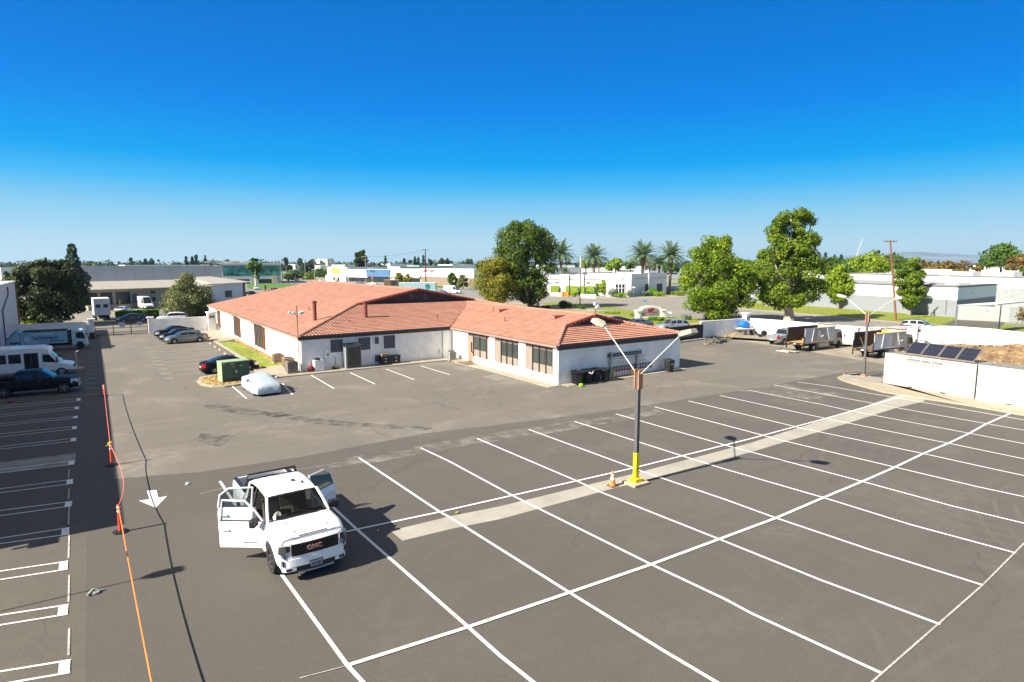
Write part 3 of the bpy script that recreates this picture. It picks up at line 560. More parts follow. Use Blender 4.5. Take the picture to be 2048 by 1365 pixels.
xa,_z=onY(761,725,56.1); xb,_z=onY(799,725,56.1); t=thing('tool_chest','low black tool chest with silver corner patches by the louvre','chest',((xa+xb)/2,56.15,.1)); w=(xb-xa)/2
MB().box(-w,w,-.3,.3,.05,.72).build('body',blackm,t,bevel=.02); MB().box(-w-.06,w+.06,-.34,.34,.72,.8).build('lid',blackm,t,bevel=.01)
q=MB(); [q.box(sx*w*.55-.09,sx*w*.55+.09,-.312,-.3,z,z+.12) for sx in (-1,1) for z in (.2,.52)]; q.build('latch',galv,t)
tag(MB().box(xa+.1,xa+.85,55.95,56.3,.9,1.15).build('cardboard_box',mat('cardboard',(.30,.23,.15),.9),bevel=.01),'small brown box sitting on the black tool chest','box')
tag(B(29.75,31.0,YR[2][1]-2.1,YR[2][1]+.1,.055,.075).build('door_mat',mat('brown_mat',(.16,.11,.06),.95,var=.3,sc=8)),'brown mat on the ground before the tan wing door','mat')
# ribbed bins
def ribbed():
    t=thing('litter_bin','','litter bin'); t.scale=(1.12,)*3; q=MB()
    for i in range(26):
        a=2*PI*i/26; c_,s_=math.cos(a),math.sin(a); q.tube([(.29*c_,.29*s_,.03),(.31*c_,.31*s_,.5),(.34*c_,.34*s_,.78),(.40*c_,.40*s_,.93)],.02,4)
    q.build('slats',blackm,t); MB().lathe([(.25,0.02),(.27,.02),(.29,.72),(.28,.72)],18).build('liner',blackm,t); MB().lathe([(.42,.9),(.43,.94),(.37,.94),(.37,.9)],24).build('rim',blackm,t); return t
bins=[((1147,767),'black ribbed bin nearest the wing corner, against the wall'),((1166,763),'black ribbed bin against the wall, second from the corner'),((1162,771.5),'black ribbed bin in front with the lime green bag at its foot'),((1179.5,768.5),'black ribbed bin in front with white liner showing at its rim'),((1184,761),'black ribbed bin half hidden behind the white-lined one'),((1197,765),'black ribbed bin left of the bin nearest the ladders'),((1215,763.5),'black ribbed bin beside the red ladder')]
b0=None
for (px,py),lb in bins:
    x,y=G(px,py); y=min(y+.28,38.2)
    if b0 is None: b0=ribbed(); o=b0; o.location=(x,y,.05); o['label']=lb
    else: o=dup(b0,(x,y,.05),label=lb)
    o['group']='ribbed black litter bins'
    if 'liner' in lb:
        q=MB().tube([(-.2,-.38,.86),(-.08,-.43,.80),(.02,-.42,.72),(.1,-.42,.84),(.25,-.36,.9)],.05,6); q.build('bin_liner',offw,o)
tag(MB().ball((*G(1162,774),.12),(.25,.18,.15),9,6,jit=.35).build('lime_bag',mat('lime_plastic',(.30,.62,.01),.5),smooth=True),'lime green bag on the ground before the bins','bag')
x,y=G(1343,745); t=thing('wheelie_bin','black roll-out bin with lid at the far end of the wing wall','bin',(x,y+.3,0)); q=MB(); q.add([(-.26,-.28,.1),(.26,-.28,.1),(.26,.28,.1),(-.26,.28,.1),(-.33,-.36,1.05),(.33,-.36,1.05),(.33,.36,1.05),(-.33,.36,1.05)],[(0,3,2,1),(4,5,6,7),(0,1,5,4),(1,2,6,5),(2,3,7,6),(3,0,4,7)]); q.build('body',blackm,t,bevel=.02)
MB().add([(-.36,-.4,1.06),(.36,-.4,1.06),(.38,.4,1.06),(-.36,.4,1.06),(-.33,-.36,1.12),(.33,-.36,1.12),(.33,.36,1.2),(-.33,.36,1.2)],[(0,3,2,1),(4,5,6,7),(0,1,5,4),(1,2,6,5),(2,3,7,6),(3,0,4,7)]).build('lid',blackm,t); MB().box(-.1,.1,-.37,-.35,.72,.8).build('sticker',offw,t)
q=MB(); [q.lathe([(.1,-.03),(.1,.03)],12,'x',c=(s*.3,.3,.1)) for s in (-1,1)]; q.build('wheels',blackm,t)
def ladder(x0,x1,zc,hh,y,rail,rung,label,n_,tilt=0):
    t=thing('ladder',label,'ladder',(x0,y,zc),0,'ladders hung on the wing wall'); L_=x1-x0
    t.rotation_euler=(0,-tilt,0)
    for s in (-1,1): MB().box(0,L_,-.03,.03,s*hh/2-.04,s*hh/2+.04).build('rail',rail,t)
    [MB().box(L_*(i+.5)/n_-.04,L_*(i+.5)/n_+.04,-.02,.02,-hh/2+.04,hh/2-.04).build('rung',rung,t) for i in range(n_)]; return t
def lx(px,py,yy=38.45): return onY(px,py,yy)
alu=mat('aluminium',(.62,.63,.64),.35,.5); a=lx(1217,727); b=lx(1292,716); redf=mat('red_fibreglass',(.42,.03,.03),.5); yel=mat('yellow_plastic',(.62,.45,.02),.5)
ladder(a[0],b[0],a[1]+.1,.42,38.42,galv,alu,'grey aluminium ladder hung highest on the wall',14)
c_=lx(1216,712); ladder(c_[0],c_[0]+4.2,c_[1],.2,38.5,darkm,darkm,'dark plank-like ladder hung behind the grey one',12)
c_=lx(1219,738); d_=lx(1305,730); ladder(c_[0],d_[0],(c_[1]+d_[1])/2-.05,.4,38.5,mat('dark_alu',(.1,.1,.1),.5,.5),darkm,'long dark ladder hung low behind the red one',16)
c_=lx(1225,748); d_=lx(1262,741); t=ladder(c_[0],d_[0],c_[1],.55,38.3,redf,alu,'red fibreglass step ladder with yellow ends hung lowest',7)
for x in (-.12,d_[0]-c_[0]-.1): MB().box(x,x+.25,-.06,.06,-.34,.34).build('end_cap',yel,t,bevel=.06)
mb=MB(); x,z=lx(1273.5,712); mb.box(x-.05,x+.05,38.3,38.6,.2,z+.1); mb.box(a[0]+.2,a[0]+.28,38.3,38.6,.5,2.3); tag(mb.build('ladder_rack',galv),'upright steel brackets holding the ladders on the wall','rack')
mb=MB(); mb.tube([(42.2,38.35,.1),(42.8,38.1,.12),(43.4,38.3,.2),(43.9,38.1,.1),(44.4,38.35,.1)],.03,6); tag(mb.build('black_hose',blackm),'black hose on the ground along the wing wall','hose')
# ---------------------------------------------------------------- yard lamps
def lamp(fx,h1,dh,arm,label,along='y',yellow=True,lean=0,group='twin-head yard lamps'):
    t=thing('yard_lamp',label,'lamp post',(*fx,0),0,group)
    t.rotation_euler=(0,lean,0)
    polem=mat('pole_grey_paint',(.105,.10,.102),.45,.0); 
    MB().box(-.085,.085,-.085,.085,.2,h1).build('pole',polem,t,bevel=.008)
    rb=mat('orange_bracket',(.46,.20,.09),.6,var=.2,sc=6); q=MB(); q.box(-.13,.13,-.15,-.09,h1-.75,h1+.12); q.box(-.13,.13,.09,.15,h1-.75,h1+.12); q.build('bracket',rb,t)
    ym=mat('yellow_paint',(.80,.66,.01),.5) if yellow else mat('orange_base',(.55,.2,.06),.6)
    q=MB(); 
    if yellow: q.box(-.10,.10,-.10,.10,.2,1.45)
    q.box(-.21,.21,-.21,.21,.12,.28); q.build('base_sleeve',ym,t,bevel=.01)
    q=MB(); q.box(-.48,.48,-.42,.42,0,.12); q.build('footing',mat('tan_footing',(.46,.36,.24),.9,bump=1,bsc=12),t,bevel=.03)
    am=mat('pale_arm',(.50,.48,.45),.4,.0); hm_=mat('lamp_housing',(.42,.38,.28),.5)
    for s in (-1,1):
        d=Vector((0,s,0)) if along=='y' else Vector((s,0,0)); a=Vector((0,0,h1-.1))+d*.1; b=d*arm+Vector((0,0,h1+dh))
        ar=MB().tube([a,b],.028,8).build('arm',am,t)
        q=MB(); u=(b-a).normalized(); ang=math.atan2(u.z,math.hypot(u.x,u.y))*.45; m=Matrix.Translation(b)@Matrix.Scale(.88,4)@Matrix.Rotation(math.atan2(d.y,d.x),4,'Z')@Matrix.Rotation(-ang,4,'Y'); q.M=m
        q.add([(-.1,-.10,-.08),(-.1,.10,-.08),(-.1,.10,.08),(-.1,-.10,.08),(.22,-.27,-.12),(.22,.27,-.12),(.22,.24,.14),(.22,-.24,.14),(.8,-.27,-.12),(.8,.27,-.12),(.78,.2,.1),(.78,-.2,.1)],[(0,1,2,3),(0,4,5,1),(1,5,6,2),(2,6,7,3),(3,7,4,0),(4,8,9,5),(5,9,10,6),(6,10,11,7),(7,11,8,4),(8,11,10,9)])
        hd=q.build('lamp_head',hm_,t,bevel=.02); q=MB(); q.M=m; q.box(.26,.74,-.2,.2,-.15,-.125); q.build('lens',mat('lamp_lens',(.2,.18,.15),.3),hd)
    return t
lamp((19.77,18.9),5.15,1.9,2.3,'twin-head lamp post with yellow painted base and orange brackets, standing at the gutter')
lamp((55.3,26.1),5.6,1.35,2.0,'twin-head lamp post on the kerb island beside the storage container',yellow=False,lean=-.012)
lamp((-10.9,22.3),5.1,1.9,2.1,'twin-head lamp post at the left stalls outside the picture',along='x')
# cone
x,y=G(1225,973); t=thing('traffic_cone','orange traffic cone with two white bands beside the yellow lamp base','traffic cone',(x,y,.018))
om=mat('cone_orange',(.78,.20,.04),.55,var=.15,sc=12); MB().box(-.2,.2,-.2,.2,0,.035).build('base',mat('cone_base',(.10,.05,.03),.7),t,bevel=.02); MB().lathe([(.15,.035),(.14,.06),(.04,.68),(.035,.70)],18).build('body',om,t,smooth=True)
for z0,z1 in ((.30,.42),(.47,.56)): MB().lathe([(.143-.1613*(z0-.05)+.003,z0),(.143-.1613*(z1-.05)+.003,z1)],18).build('reflective_band',offw,t)
# delineators and rope
dm=mat('delineator_orange',(.80,.07,.03),.5); dl=[]
for px,yb,yt,lb in ((209,793,770,'orange delineator post farthest up the rope line by the parked black pickup'),(224,931,888,'orange delineator post in the middle with a yellow ribbon at its top'),(241,1065,1010,'orange delineator post nearest the white arrow')):
    x,y=G(px,yb); h=ht(px,yb,yt); t=thing('delineator_post',lb,'delineator',(x,y,.02),0,'orange delineators holding the rope'); MB().lathe([(.26,0),(.26,.03),(.12,.06)],8).build('base',blackm,t); MB().lathe([(.065,.05),(.055,.5),(.05,h-.02),(.03,h)],12).build('post',dm,t,smooth=True)
    for z in (h-.30,h-.14): MB().lathe([(.058,z),(.058,z+.08)],12).build('reflective_band',offw,t)
    dl.append((x,y,h))
t=dl[1]; mb=MB(); mb.ball((t[0],t[1],t[2]+.05),(.10,.07,.07),8,5,jit=.4); mb.tube([(t[0],t[1],t[2]),(t[0]-.18,t[1],t[2]-.1)],.02,5); tag(mb.build('yellow_ribbon',mat('ribbon_yellow',(.75,.5,.03),.6)),'yellow ribbon tied to the top of the middle delineator','ribbon')
def rope(pts): return [Vector(p) for p in pts]
def sag(a,b,s,side=0,n_=14): return [Vector(a).lerp(Vector(b),i/n_)+Vector((side*math.sin(PI*i/n_),0,-s*4*(i/n_)*(1-i/n_))) for i in range(n_+1)]
e=G(306,1372,.95); e2=(e[0]+.25,e[1]-7,1.0); top=[(d[0],d[1]-.05,d[2]-.03) for d in dl]
pth=sag(top[0],top[1],.08)+sag(top[1],top[2],.36,.32)[1:]; c3=sag(top[2],(e[0],e[1],.80),.08)[1:]+[Vector((e[0]+.12,e[1]-2,.85)),Vector(e2)]
pth=[p for p in pth]; mb=MB().tube(pth,.017,6); o=mb.build('rope',mat('pink_rope',(.75,.16,.13),.6),smooth=True); tag(o,'pink safety rope strung between the three delineators','rope')
o=MB().tube([Vector(top[2])]+c3,.018,6).build('rope',mat('orange_rope',(.85,.24,.05),.6),smooth=True); tag(o,'orange safety rope running from the nearest delineator toward the camera','rope')
t=thing('delineator_post','orange delineator post just below the picture holding the rope end','delineator',(*e2[:2],.02)); MB().lathe([(.26,0),(.26,.03),(.12,.06)],8).build('base',blackm,t); MB().lathe([(.065,.05),(.05,.98),(.03,1.0)],12).build('post',dm,t)
# litter on the lot
x,y=G(191,1187); mb=MB(); mb.tube([(x-.2,y-.1,.03),(x-.05,y+.05,.12),(x+.1,y+.02,.04),(x+.22,y+.04,.03)],[.05,.04,.05,.03],6); mb.ball((x,y-.05,.04),(.12,.07,.04),8,5,jit=.4); tag(mb.build('crumpled_rag',mat('grey_cloth',(.3,.31,.27),.9,var=.4,sc=20)),'crumpled grey rag lying left of the orange rope','rag')
x,y=G(375,969.5); tag(MB().ball((x,y,.05),(.09,.07,.05),8,5,jit=.35).build('white_litter',offw),'small white crumpled litter on the drive behind the pickup','litter')
x,y=G(914.5,1027.5); tag(MB().box(x-.06,x+.06,y-.04,y+.04,.03,.07).build('yellow_block',yel,bevel=.01),'tiny yellow block on the lot above the gutter','litter')
# green transformer box
x,y=G(510,763); p0=Vector(G(468,766)); p1=Vector(G(511,762)); 
t=thing('transformer_box','large green electrical transformer box on the rock island','transformer',(9.35,55.35,.13),math.radians(8)); gr_=mat('transformer_green',(.045,.085,.05),.5,var=.1,sc=3); gl_=mat('transformer_green_sunlit',(.30,.42,.24),.5)  # lid and sunward side take a lighter green, sunlight put in the colour
MB().box(-1.05,1.15,-.55,.65,.25,1.62).build('cabinet',gr_,t,bevel=.02); MB().box(-1.05,1.15,-.5,.65,0,.25).build('base',mat('transformer_base',(.04,.075,.045),.6),t); MB().box(-1.1,1.2,-.62,.7,1.62,1.7).build('lid',gl_,t,bevel=.02)
MB().box(-1.075,-1.051,-.54,.64,.02,1.6).build('side_panel',gl_,t)
q=MB(); q.box(.22,.25,-.575,-.551,.25,1.6); q.box(-1.04,1.14,-.57,-.551,.24,.27); q.build('door_seam',darkm,t)
q=MB(); q.box(-.35,-.12,-.575,-.551,1.42,1.52); q.box(.35,.6,-.575,-.551,1.25,1.33); q.box(-.2,-.05,-.575,-.551,1.22,1.28); q.box(-.95,-.85,-.575,-.551,1.48,1.55); q.build('warning_label',yel,t)
q=MB(); q.box(-.02,.14,-.6,-.551,.72,.92); q.build('latch',gm,t)
# wheel stops
for i,(px,py) in enumerate(((436,688),(457,694),(465,700),(477,707),(486,714))):
    x,y=G(px,py); o=MB().add([(-.1,-.55,0),(.1,-.55,0),(.1,.55,0),(-.1,.55,0),(-.06,-.5,.13),(.06,-.5,.13),(.06,.5,.13),(-.06,.5,.13)],[(0,3,2,1),(4,5,6,7),(0,1,5,4),(1,2,6,5),(2,3,7,6),(3,0,4,7)]).build('wheel_stop',kerbm,loc=(11.6+.0*x,y,.02)); tag(o,['pale concrete wheel stop nearest the parked grey sedan','pale concrete wheel stop second from the grey sedan','pale concrete wheel stop in the middle of the row by the lawn','pale concrete wheel stop second from the black sedan','pale concrete wheel stop nearest the parked black sedan'][i],'wheel stop','concrete wheel stops along the lawn kerb')
# ================================================================ VEHICLES
tyrem=mat('tyre_rubber',(.018,.018,.019),.85,var=.2); alloy=mat('alloy_rim',(.55,.56,.58),.3,.8,var=.05); chrome=mat('chrome',(.75,.75,.76),.12,1.0,var=.02)
headl=mat('headlight_glass',(.55,.57,.60),.12,.2); taill=mat('taillight_red',(.45,.015,.02),.2); under=mat('underbody',(.012,.012,.012),.9); trimb=mat('black_trim',(.02,.02,.021),.45)
clearg=glassy('tinted_glass',(.018,.024,.03),.03)
WM={}
def lerp_pts(pts,x):
    if x<=pts[0][0]: return pts[0][1]
    for a,b in zip(pts,pts[1:]):
        if x<=b[0]:
            t=(x-a[0])/max(1e-6,b[0]-a[0]); return a[1]+(b[1]-a[1])*t
    return pts[-1][1]
def wheel(t,x,y,r,w,spokes=5,rim=None,far=False):
    key=('w',r,w,spokes,rim.name if rim else '',y>0,far)
    s=1 if y>0 else -1
    if key not in WM:
        q=MB(); q.lathe([(r*.62,-w/2),(r*.95,-w/2),(r,-w*.36),(r,w*.36),(r*.95,w/2),(r*.62,w/2)],24 if not far else 12,'y',caps=False); o1=q.build('wheel',tyrem,t,smooth=True)
        q=MB(); yo=s*w*.42; q.lathe([(r*.66,yo-.02*s),(r*.66,yo+.012*s),(r*.60,yo+.02*s),(r*.58,yo-.01*s)],24 if not far else 12,'y',caps=False)
        if not far:
            for k in range(spokes):
                a=2*PI*k/spokes; q.M=Matrix.Rotation(a,4,'Y'); q.box(0.02,r*.62,yo-.03 if s>0 else yo-.005,yo+.005 if s>0 else yo+.03,-r*.085,r*.085)
            q.M=None
        q.lathe([(r*.14,yo-.02*s),(r*.13,yo+.02*s)],12,'y')
        q2=MB(); o2=q.build('rim',rim or alloy,o1); q2.lathe([(r*.6,yo-.06*s),(r*.6,yo-.04*s)],20 if not far else 12,'y'); o3=q2.build('brake_disc',under,o1) if not far else None
        WM[key]=(o1,o2,o3); o1.location=(x,y,r); return o1
    a=[]
    for o in WM[key]:
        if o is None: continue
        c=o.copy(); COL.objects.link(c); c.parent=t if not a else a[0]; a.append(c)
    a[0].location=(x,y,r); return a[0]
SPEC={
 'sedan':dict(L=4.85,W=1.86,zb=.20,top=[(-2.42,.70),(-2.36,.98),(-1.9,1.07),(-1.3,1.05),(1.0,1.0),(1.8,.90),(2.25,.76),(2.42,.55)],roof=[(-1.85,1.07),(-1.35,1.26),(-.75,1.42),(-.1,1.47),(.45,1.43),(.75,1.30),(1.25,1.0)],ax=(1.45,-1.40),r=.335,glass=(.40,-.72),pill=(-.12,-1.05)),
 'suv':dict(L=4.7,W=1.90,zb=.24,top=[(-2.35,.72),(-2.30,1.05),(-1.2,1.10),(.9,1.08),(1.7,1.02),(2.15,.92),(2.35,.62)],roof=[(-2.25,1.08),(-2.0,1.45),(-1.7,1.60),(-.6,1.70),(.2,1.68),(.55,1.58),(1.15,1.09)],ax=(1.40,-1.38),r=.36,glass=(.35,-1.75),pill=(-.2,-1.2)),
 'pickup':dict(L=5.85,W=2.0,zb=.42,top=[(-2.92,1.18),(-1.15,1.20),(-1.05,1.26),(1.2,1.26),(1.9,1.22),(2.65,1.12),(2.88,.95),(2.92,.72)],roof=[(-1.10,1.26),(-1.0,1.72),(-.85,1.84),(0,1.90),(.55,1.86),(.75,1.78),(1.42,1.26)],ax=(1.98,-1.68),r=.41,glass=(.62,-.92),pill=(.25,-.55),bed=(-2.92,-1.12)),
 'van':dict(L=5.9,W=2.0,zb=.32,top=[(-2.95,1.2),(1.6,1.25),(2.2,1.15),(2.75,.98),(2.93,.7)],roof=[(-2.93,1.2),(-2.90,2.55),(-2.7,2.68),(0,2.72),(.9,2.62),(1.15,2.45),(1.95,1.22)],ax=(2.0,-1.75),r=.36,glass=(1.0,-3.5),pill=None),
}
def vehicle(kind,label,cat,col,loc,rz,name=None,group=None,rim=None,far=False,bumper=None,L=None,sun=False):
    sp_=dict(SPEC[kind]); t=thing(name or ('parked_car' if kind!='pickup' else 'pickup_truck'),label,cat,loc,rz,group)
    Ls,W,zb0,top,rf_,r=sp_['L'],sp_['W'],sp_['zb'],sp_['top'],sp_['roof'],sp_['r']
    bed=sp_.get('bed'); N_=26 if far else 64
    xs=sorted(set([round(-Ls/2+Ls*i/N_,3) for i in range(N_+1)]+[p[0] for p in top]+([bed[1]] if bed else [])))
    xs=[x for i,x in enumerate(xs) if i==0 or x-xs[i-1]>.012]
    def hw(x): s=max(0,(abs(x)-(Ls/2-.75))/.75); return W/2*(1-.17*s**2.6-.008*abs(x))
    def zb(x):
        z=zb0+(.06*max(0,(abs(x)-(Ls/2-.5))/.5))
        for ax in sp_['ax']:
            d=abs(x-ax); R_=r*1.17
            if d<R_: z=max(z,r+math.sqrt(R_*R_-d*d)*1.0)
        return z
    prof=[(0,.93),(.12,.985),(.35,1.0),(.62,.995),(.8,.97),(.93,.945),(1,.90)]
    def ring(x,inner=False):
        zt=lerp_pts(top,x); b_=min(zb(x),zt-.12); h=hw(x); pts=[(0,b_)]; 
        for f in (0,.12,.3,.5,.68,.84,.94,1):
            z=b_+(zt-b_)*f; pts.append((h*lerp_pts(prof,(z-zb0)/(zt-zb0)),z))
        if inner: pts+=[(h*.90-.02,zt+.012),(h*.90-.09,zt+.012),(h*.9-.10,zt-.50),(0,zt-.50)]
        else: pts+=[(h*.80,zt+.028),(h*.45,zt+.045),(0,zt+.05)]
        return pts
    def loftb(xs_,inner,name_,m_,capf=True,capb=True):
        vs=[];n_=None
        for x in xs_:
            p=ring(x,inner); full=p+[(-y,z) for y,z in p[-2:0:-1]]; n_=len(full); vs+=[(x,y,z) for y,z in full]
        fs=[(i*n_+j,(i+1)*n_+j,(i+1)*n_+(j+1)%n_,i*n_+(j+1)%n_) for i in range(len(xs_)-1) for j in range(n_)]
        if capf: fs.append(tuple(range((len(xs_)-1)*n_,len(xs_)*n_)))
        if capb: fs.append(tuple(range(n_))[::-1])
        q=MB().add(vs,fs); o=q.build(name_,m_,t,smooth=True); return o,vs,fs
    if bed:
        xa=[x for x in xs if x>=bed[1]-1e-6]; xb=[x for x in xs if x<=bed[1]+1e-6]; xb=[x-.015 if i==len(xb)-1 else x for i,x in enumerate(xb)]
        body,vs,fs=loftb(xa,False,'body',col); bb,vs2,fs2=loftb(xb,True,'bed',col,capb=False)
        ztb=lerp_pts(top,-2.8); hb=hw(-2.8)
        MB().box(bed[0]+.1,bed[1]-.03,-hw(-2)*.78,hw(-2)*.78,ztb-.49,ztb-.46).build('bed_liner',mat('bed_liner',(.03,.03,.032),.8),t)
        MB().box(bed[0]-.02,bed[0]+.05,-hb*.88,hb*.88,.62,ztb+.01).build('tailgate',col,t,bevel=.02)
        q=MB(); q.box(bed[0],bed[1],-hb*.9,-hb*.9+.0,ztb,ztb)
        vs=vs+[(a,b,c) for a,b,c in vs2]; fs=fs+[tuple(i+len(vs)-len(vs2) for i in f) for f in fs2]
    else: body,vs,fs=loftb(xs,False,'body',col)
    V_=[Vector(v) for v in vs]
    def patch(name_,m_,cond,off=.008):
        out=[];q=MB()
        for f in fs:
            if len(f)!=4: continue
            p=[V_[i] for i in f]; c=sum(p,Vector())/4; n_=(p[1]-p[0]).cross(p[3]-p[0])
            if n_.length<1e-9: continue
            n_.normalize()
            if n_.dot(c-Vector((c.x*.9,0,.7)))<0: n_=-n_
            if cond(c,n_): out.append([a+n_*off for a in p])
        for p in out: q.add(p,[(0,1,2,3)])
        return q.build(name_,m_,t) if out else None
    # cabin grid
    gx=sorted(set([round(rf_[0][0]+(rf_[-1][0]-rf_[0][0])*i/(10 if far else 26),3) for i in range((10 if far else 26)+1)]+[p[0] for p in rf_])); gx=[x for i,x in enumerate(gx) if i==0 or x-gx[i-1]>.012]
    rz_max=max(p[1] for p in rf_)
    vv=[.0,.07,.86,1.0]; rows=[]
    for x in gx:
        zt=lerp_pts(top,x); zr=max(lerp_pts(rf_,x),zt+.02); k=(zr-zt)/(rz_max-zt); hb_=hw(x)*.885; hr=hb_-(hb_*.80 if kind!='van' else hb_*.90) ; ytop=hb_-(hb_*(.20 if kind!='van' else .10))*k
        p=[(hb_+(ytop-hb_)*v,zt-.005+(zr-.035*k-zt)*v) for v in vv]; p+=[(ytop*.90,zr),(ytop*.5,zr+.018),(0,zr+.024)]
        rows.append(p+[(-y,z) for y,z in p[-2::-1]])
    m_=len(rows[0]); gv=[(gx[i],y,z) for i,rw in enumerate(rows) for y,z in rw]; cab=MB(); gl=MB(); ws_,rw_=sp_['glass']
    pil=sp_['pill']
    for i in range(len(gx)-1):
        xm=(gx[i]+gx[i+1])/2
        for j in range(m_-1):
            jj=min(j,m_-2-j); g=False
            if jj==1:
                g=True
                if pil and any(abs(xm-p)<.075 for p in pil): g=False
                if kind=='van' and xm<.55: g=False
                if xm<rf_[0][0]+.12 or (bed and xm<bed[1]+.2): g=False
            if jj>=4 and (xm>ws_ or xm<rw_): g=True
            f=[i*m_+j,(i+1)*m_+j,(i+1)*m_+j+1,i*m_+j+1]
            (gl if g else cab).add([gv[k] for k in f],[(0,1,2,3)])
    cab.build('cabin',col,t); gl.build('window_glass',clearg,t)
    # floor pan, lights, wheels
    MB().box(-Ls/2+.3,Ls/2-.3,-W/2+.28,W/2-.28,zb0+.02,zb0+.3).build('underbody',under,t)
    zt=lerp_pts(top,Ls/2-.12)
    patch('headlight',headl,lambda c,n_:c.x>Ls/2-.42 and abs(c.y)>W*.30 and zt-.16<c.z<zt+.08 and (n_.x>.15 or c.x>Ls/2-.3) )
    zt2=lerp_pts(top,-Ls/2+.08)
    patch('taillight',taill,lambda c,n_:c.x<-Ls/2+.34 and abs(c.y)>W*.33 and zt2-.30<c.z<zt2-.03)
    fz_=lerp_pts(top,Ls/2); q=MB()
    q.box(Ls/2-.03,Ls/2+.012,-W*.24,W*.24,zb0+.18,fz_-.03 if kind!='pickup' else fz_+.15)
    q.build('grille',chrome if kind=='pickup' and not far else trimb,t,bevel=.01)
    bm=bumper or trimb; MB().box(Ls/2-.02,Ls/2+.035,-W*.36,W*.36,zb0+.02,zb0+.16).build('front_bumper',bm,t,bevel=.02); MB().box(-Ls/2-.035,-Ls/2+.02,-W*.36,W*.36,zb0+.05,zb0+.2).build('rear_bumper',bm,t,bevel=.02)
    MB().box(-Ls/2-.03,-Ls/2-.001,-.26,.26,.60,.72).build('licence_plate',offw,t)
    for ax in sp_['ax']:
        for s in (-1,1): wheel(t,ax,s*(W/2-.125),r,.24,5,rim,far)
    xm=lerp_pts([(0,0)],0); mx=rf_[-1][0]-.38
    for s in (-1,1): MB().box(mx-.10,mx+.08,s*(hw(mx)*.94),s*(hw(mx)*.94+.20),lerp_pts(top,mx)+.0,lerp_pts(top,mx)+.15).build('mirror',col if kind!='pickup' else trimb,t,bevel=.03)
    if not far:
        q=MB()
        for dx in ([.95,-.12,-1.02] if kind=='sedan' else [1.1,.25,-.95] if kind=='pickup' else [.85,-.2,-1.2]):
            for s in (-1,1):
                for (za,zb_) in ((zb0+.1,.6),(.6,.95)):
                    zt_=lerp_pts(top,dx); za2=min(za,zt_); y1=hw(dx)*lerp_pts(prof,(za-zb0)/(zt_-zb0)); y2=hw(dx)*lerp_pts(prof,(min(zb_,zt_-.05)-zb0)/(zt_-zb0)); y1=max(y1,y2)
                    q.box(dx-.006,dx+.006,s*(y2-.01),s*(max(y1,y2)+.003),za,min(zb_,zt_-.05))
        q.build('door_gap',trimb,t)
        q=MB()
        for dx in ((-.0,-.9) if kind=='sedan' else (.42,-.75)):
            for s in (-1,1): zt_=lerp_pts(top,dx); q.box(dx,dx+.2,s*(hw(dx)*.975),s*(hw(dx)*.975+.035),zt_-.17,zt_-.135)
        q.build('door_handle',chrome if kind!='suv' else col,t)
    return t
silver=paint('paint_pewter',(.21,.20,.185),.3,.6); blk=paint('paint_black',(.010,.010,.012),.18); wht=paint('paint_white',(.80,.80,.80),.3); drk=paint('paint_dark_grey',(.05,.053,.06),.25,.4); slv=paint('paint_silver',(.45,.46,.48),.3,.6); redp=paint('paint_red',(.45,.012,.02),.3); bluep=paint('paint_blue_grey',(.10,.14,.20),.3,.4)
# the three cars nosed toward the drive and the black sedan
x0,y0=G(358,684); x1,y1=G(425,684)
vehicle('sedan','pewter grey sedan parked nearest the camera in the row of three','car',silver,(9.35,86.6),PI+.06)
vehicle('sedan','black sedan parked in the middle between the grey sedan and the far black car','car',blk,(9.05,90.2),PI+.06)
vehicle('sedan','black sedan parked farthest in the row, next to the far wall','car',blk,(8.9,94.8),PI+.06)
vehicle('sedan','glossy black sedan parked behind the green transformer box','car',blk,(10.0,61.0),.03)
# covered car: cloth draped over a coupe
t=thing('covered_car','low car under a pale blue-white fitted cover by the rock island','car',(10.35,50.0,.0),math.radians(-87)); t.scale=(1.08,)*3
xs=[-2.25,-2.2,-1.9,-1.3,-.7,-.1,.5,1.0,1.5,1.9,2.12,2.17]; tp=[.45,.86,.95,1.05,1.24,1.32,1.22,1.02,.92,.80,.66,.38]; R=random.Random(2); vs=[];n_=0
for x,z in zip(xs,tp):
    s=max(0,(abs(x)-1.5)/.75); w=.93*(1-.22*s**2); k=max(0,(z-.9)/.42); pts=[(w*.97,.16+.05*R.random()),(w*1.01,.35),(w*1.0,.6*z/.9 if z<.9 else .62),(w*(.97-.04*k),min(z-.06,.84)),(w*(.86-.14*k),z-.05 if k==0 else .86+(z-.90)*.8),(w*(.62-.06*k),z),(w*.3,z+.02),(0,z+.025)]
    full=pts+[(-a,b) for a,b in pts[-2::-1]]; n_=len(full); vs+=[(x+R.uniform(-.035,.035),a+R.uniform(-.03,.03),b+R.uniform(-.026,.022)) for a,b in full]
fs=[(i*n_+j,(i+1)*n_+j,(i+1)*n_+j+1,i*n_+j+1) for i in range(len(xs)-1) for j in range(n_-1)]+[tuple(range(n_))[::-1],tuple(range((len(xs)-1)*n_,len(xs)*n_))]
cm=mat('cover_cloth',(.40,.47,.52),.45,var=.06,sc=2,bump=.9,bsc=5); o=MB().add(vs,fs).build('cover',cm,t,smooth=True); sb=o.modifiers.new('s','SUBSURF'); sb.levels=1; sb.render_levels=2
for s in (-1,1): MB().ball((.55,s*1.0,.98),(.12,.13,.10),8,6).build('mirror_bulge',cm if s>0 else mat('cover_dark',(.12,.2,.27),.5),t,smooth=True)
for ax in (1.35,-1.3):
    for s in (-1,1): wheel(t,ax,s*.78,.30,.2,5,trimb)
MB().box(-1.9,1.9,-.7,.7,.12,.3).build('underbody',under,t)
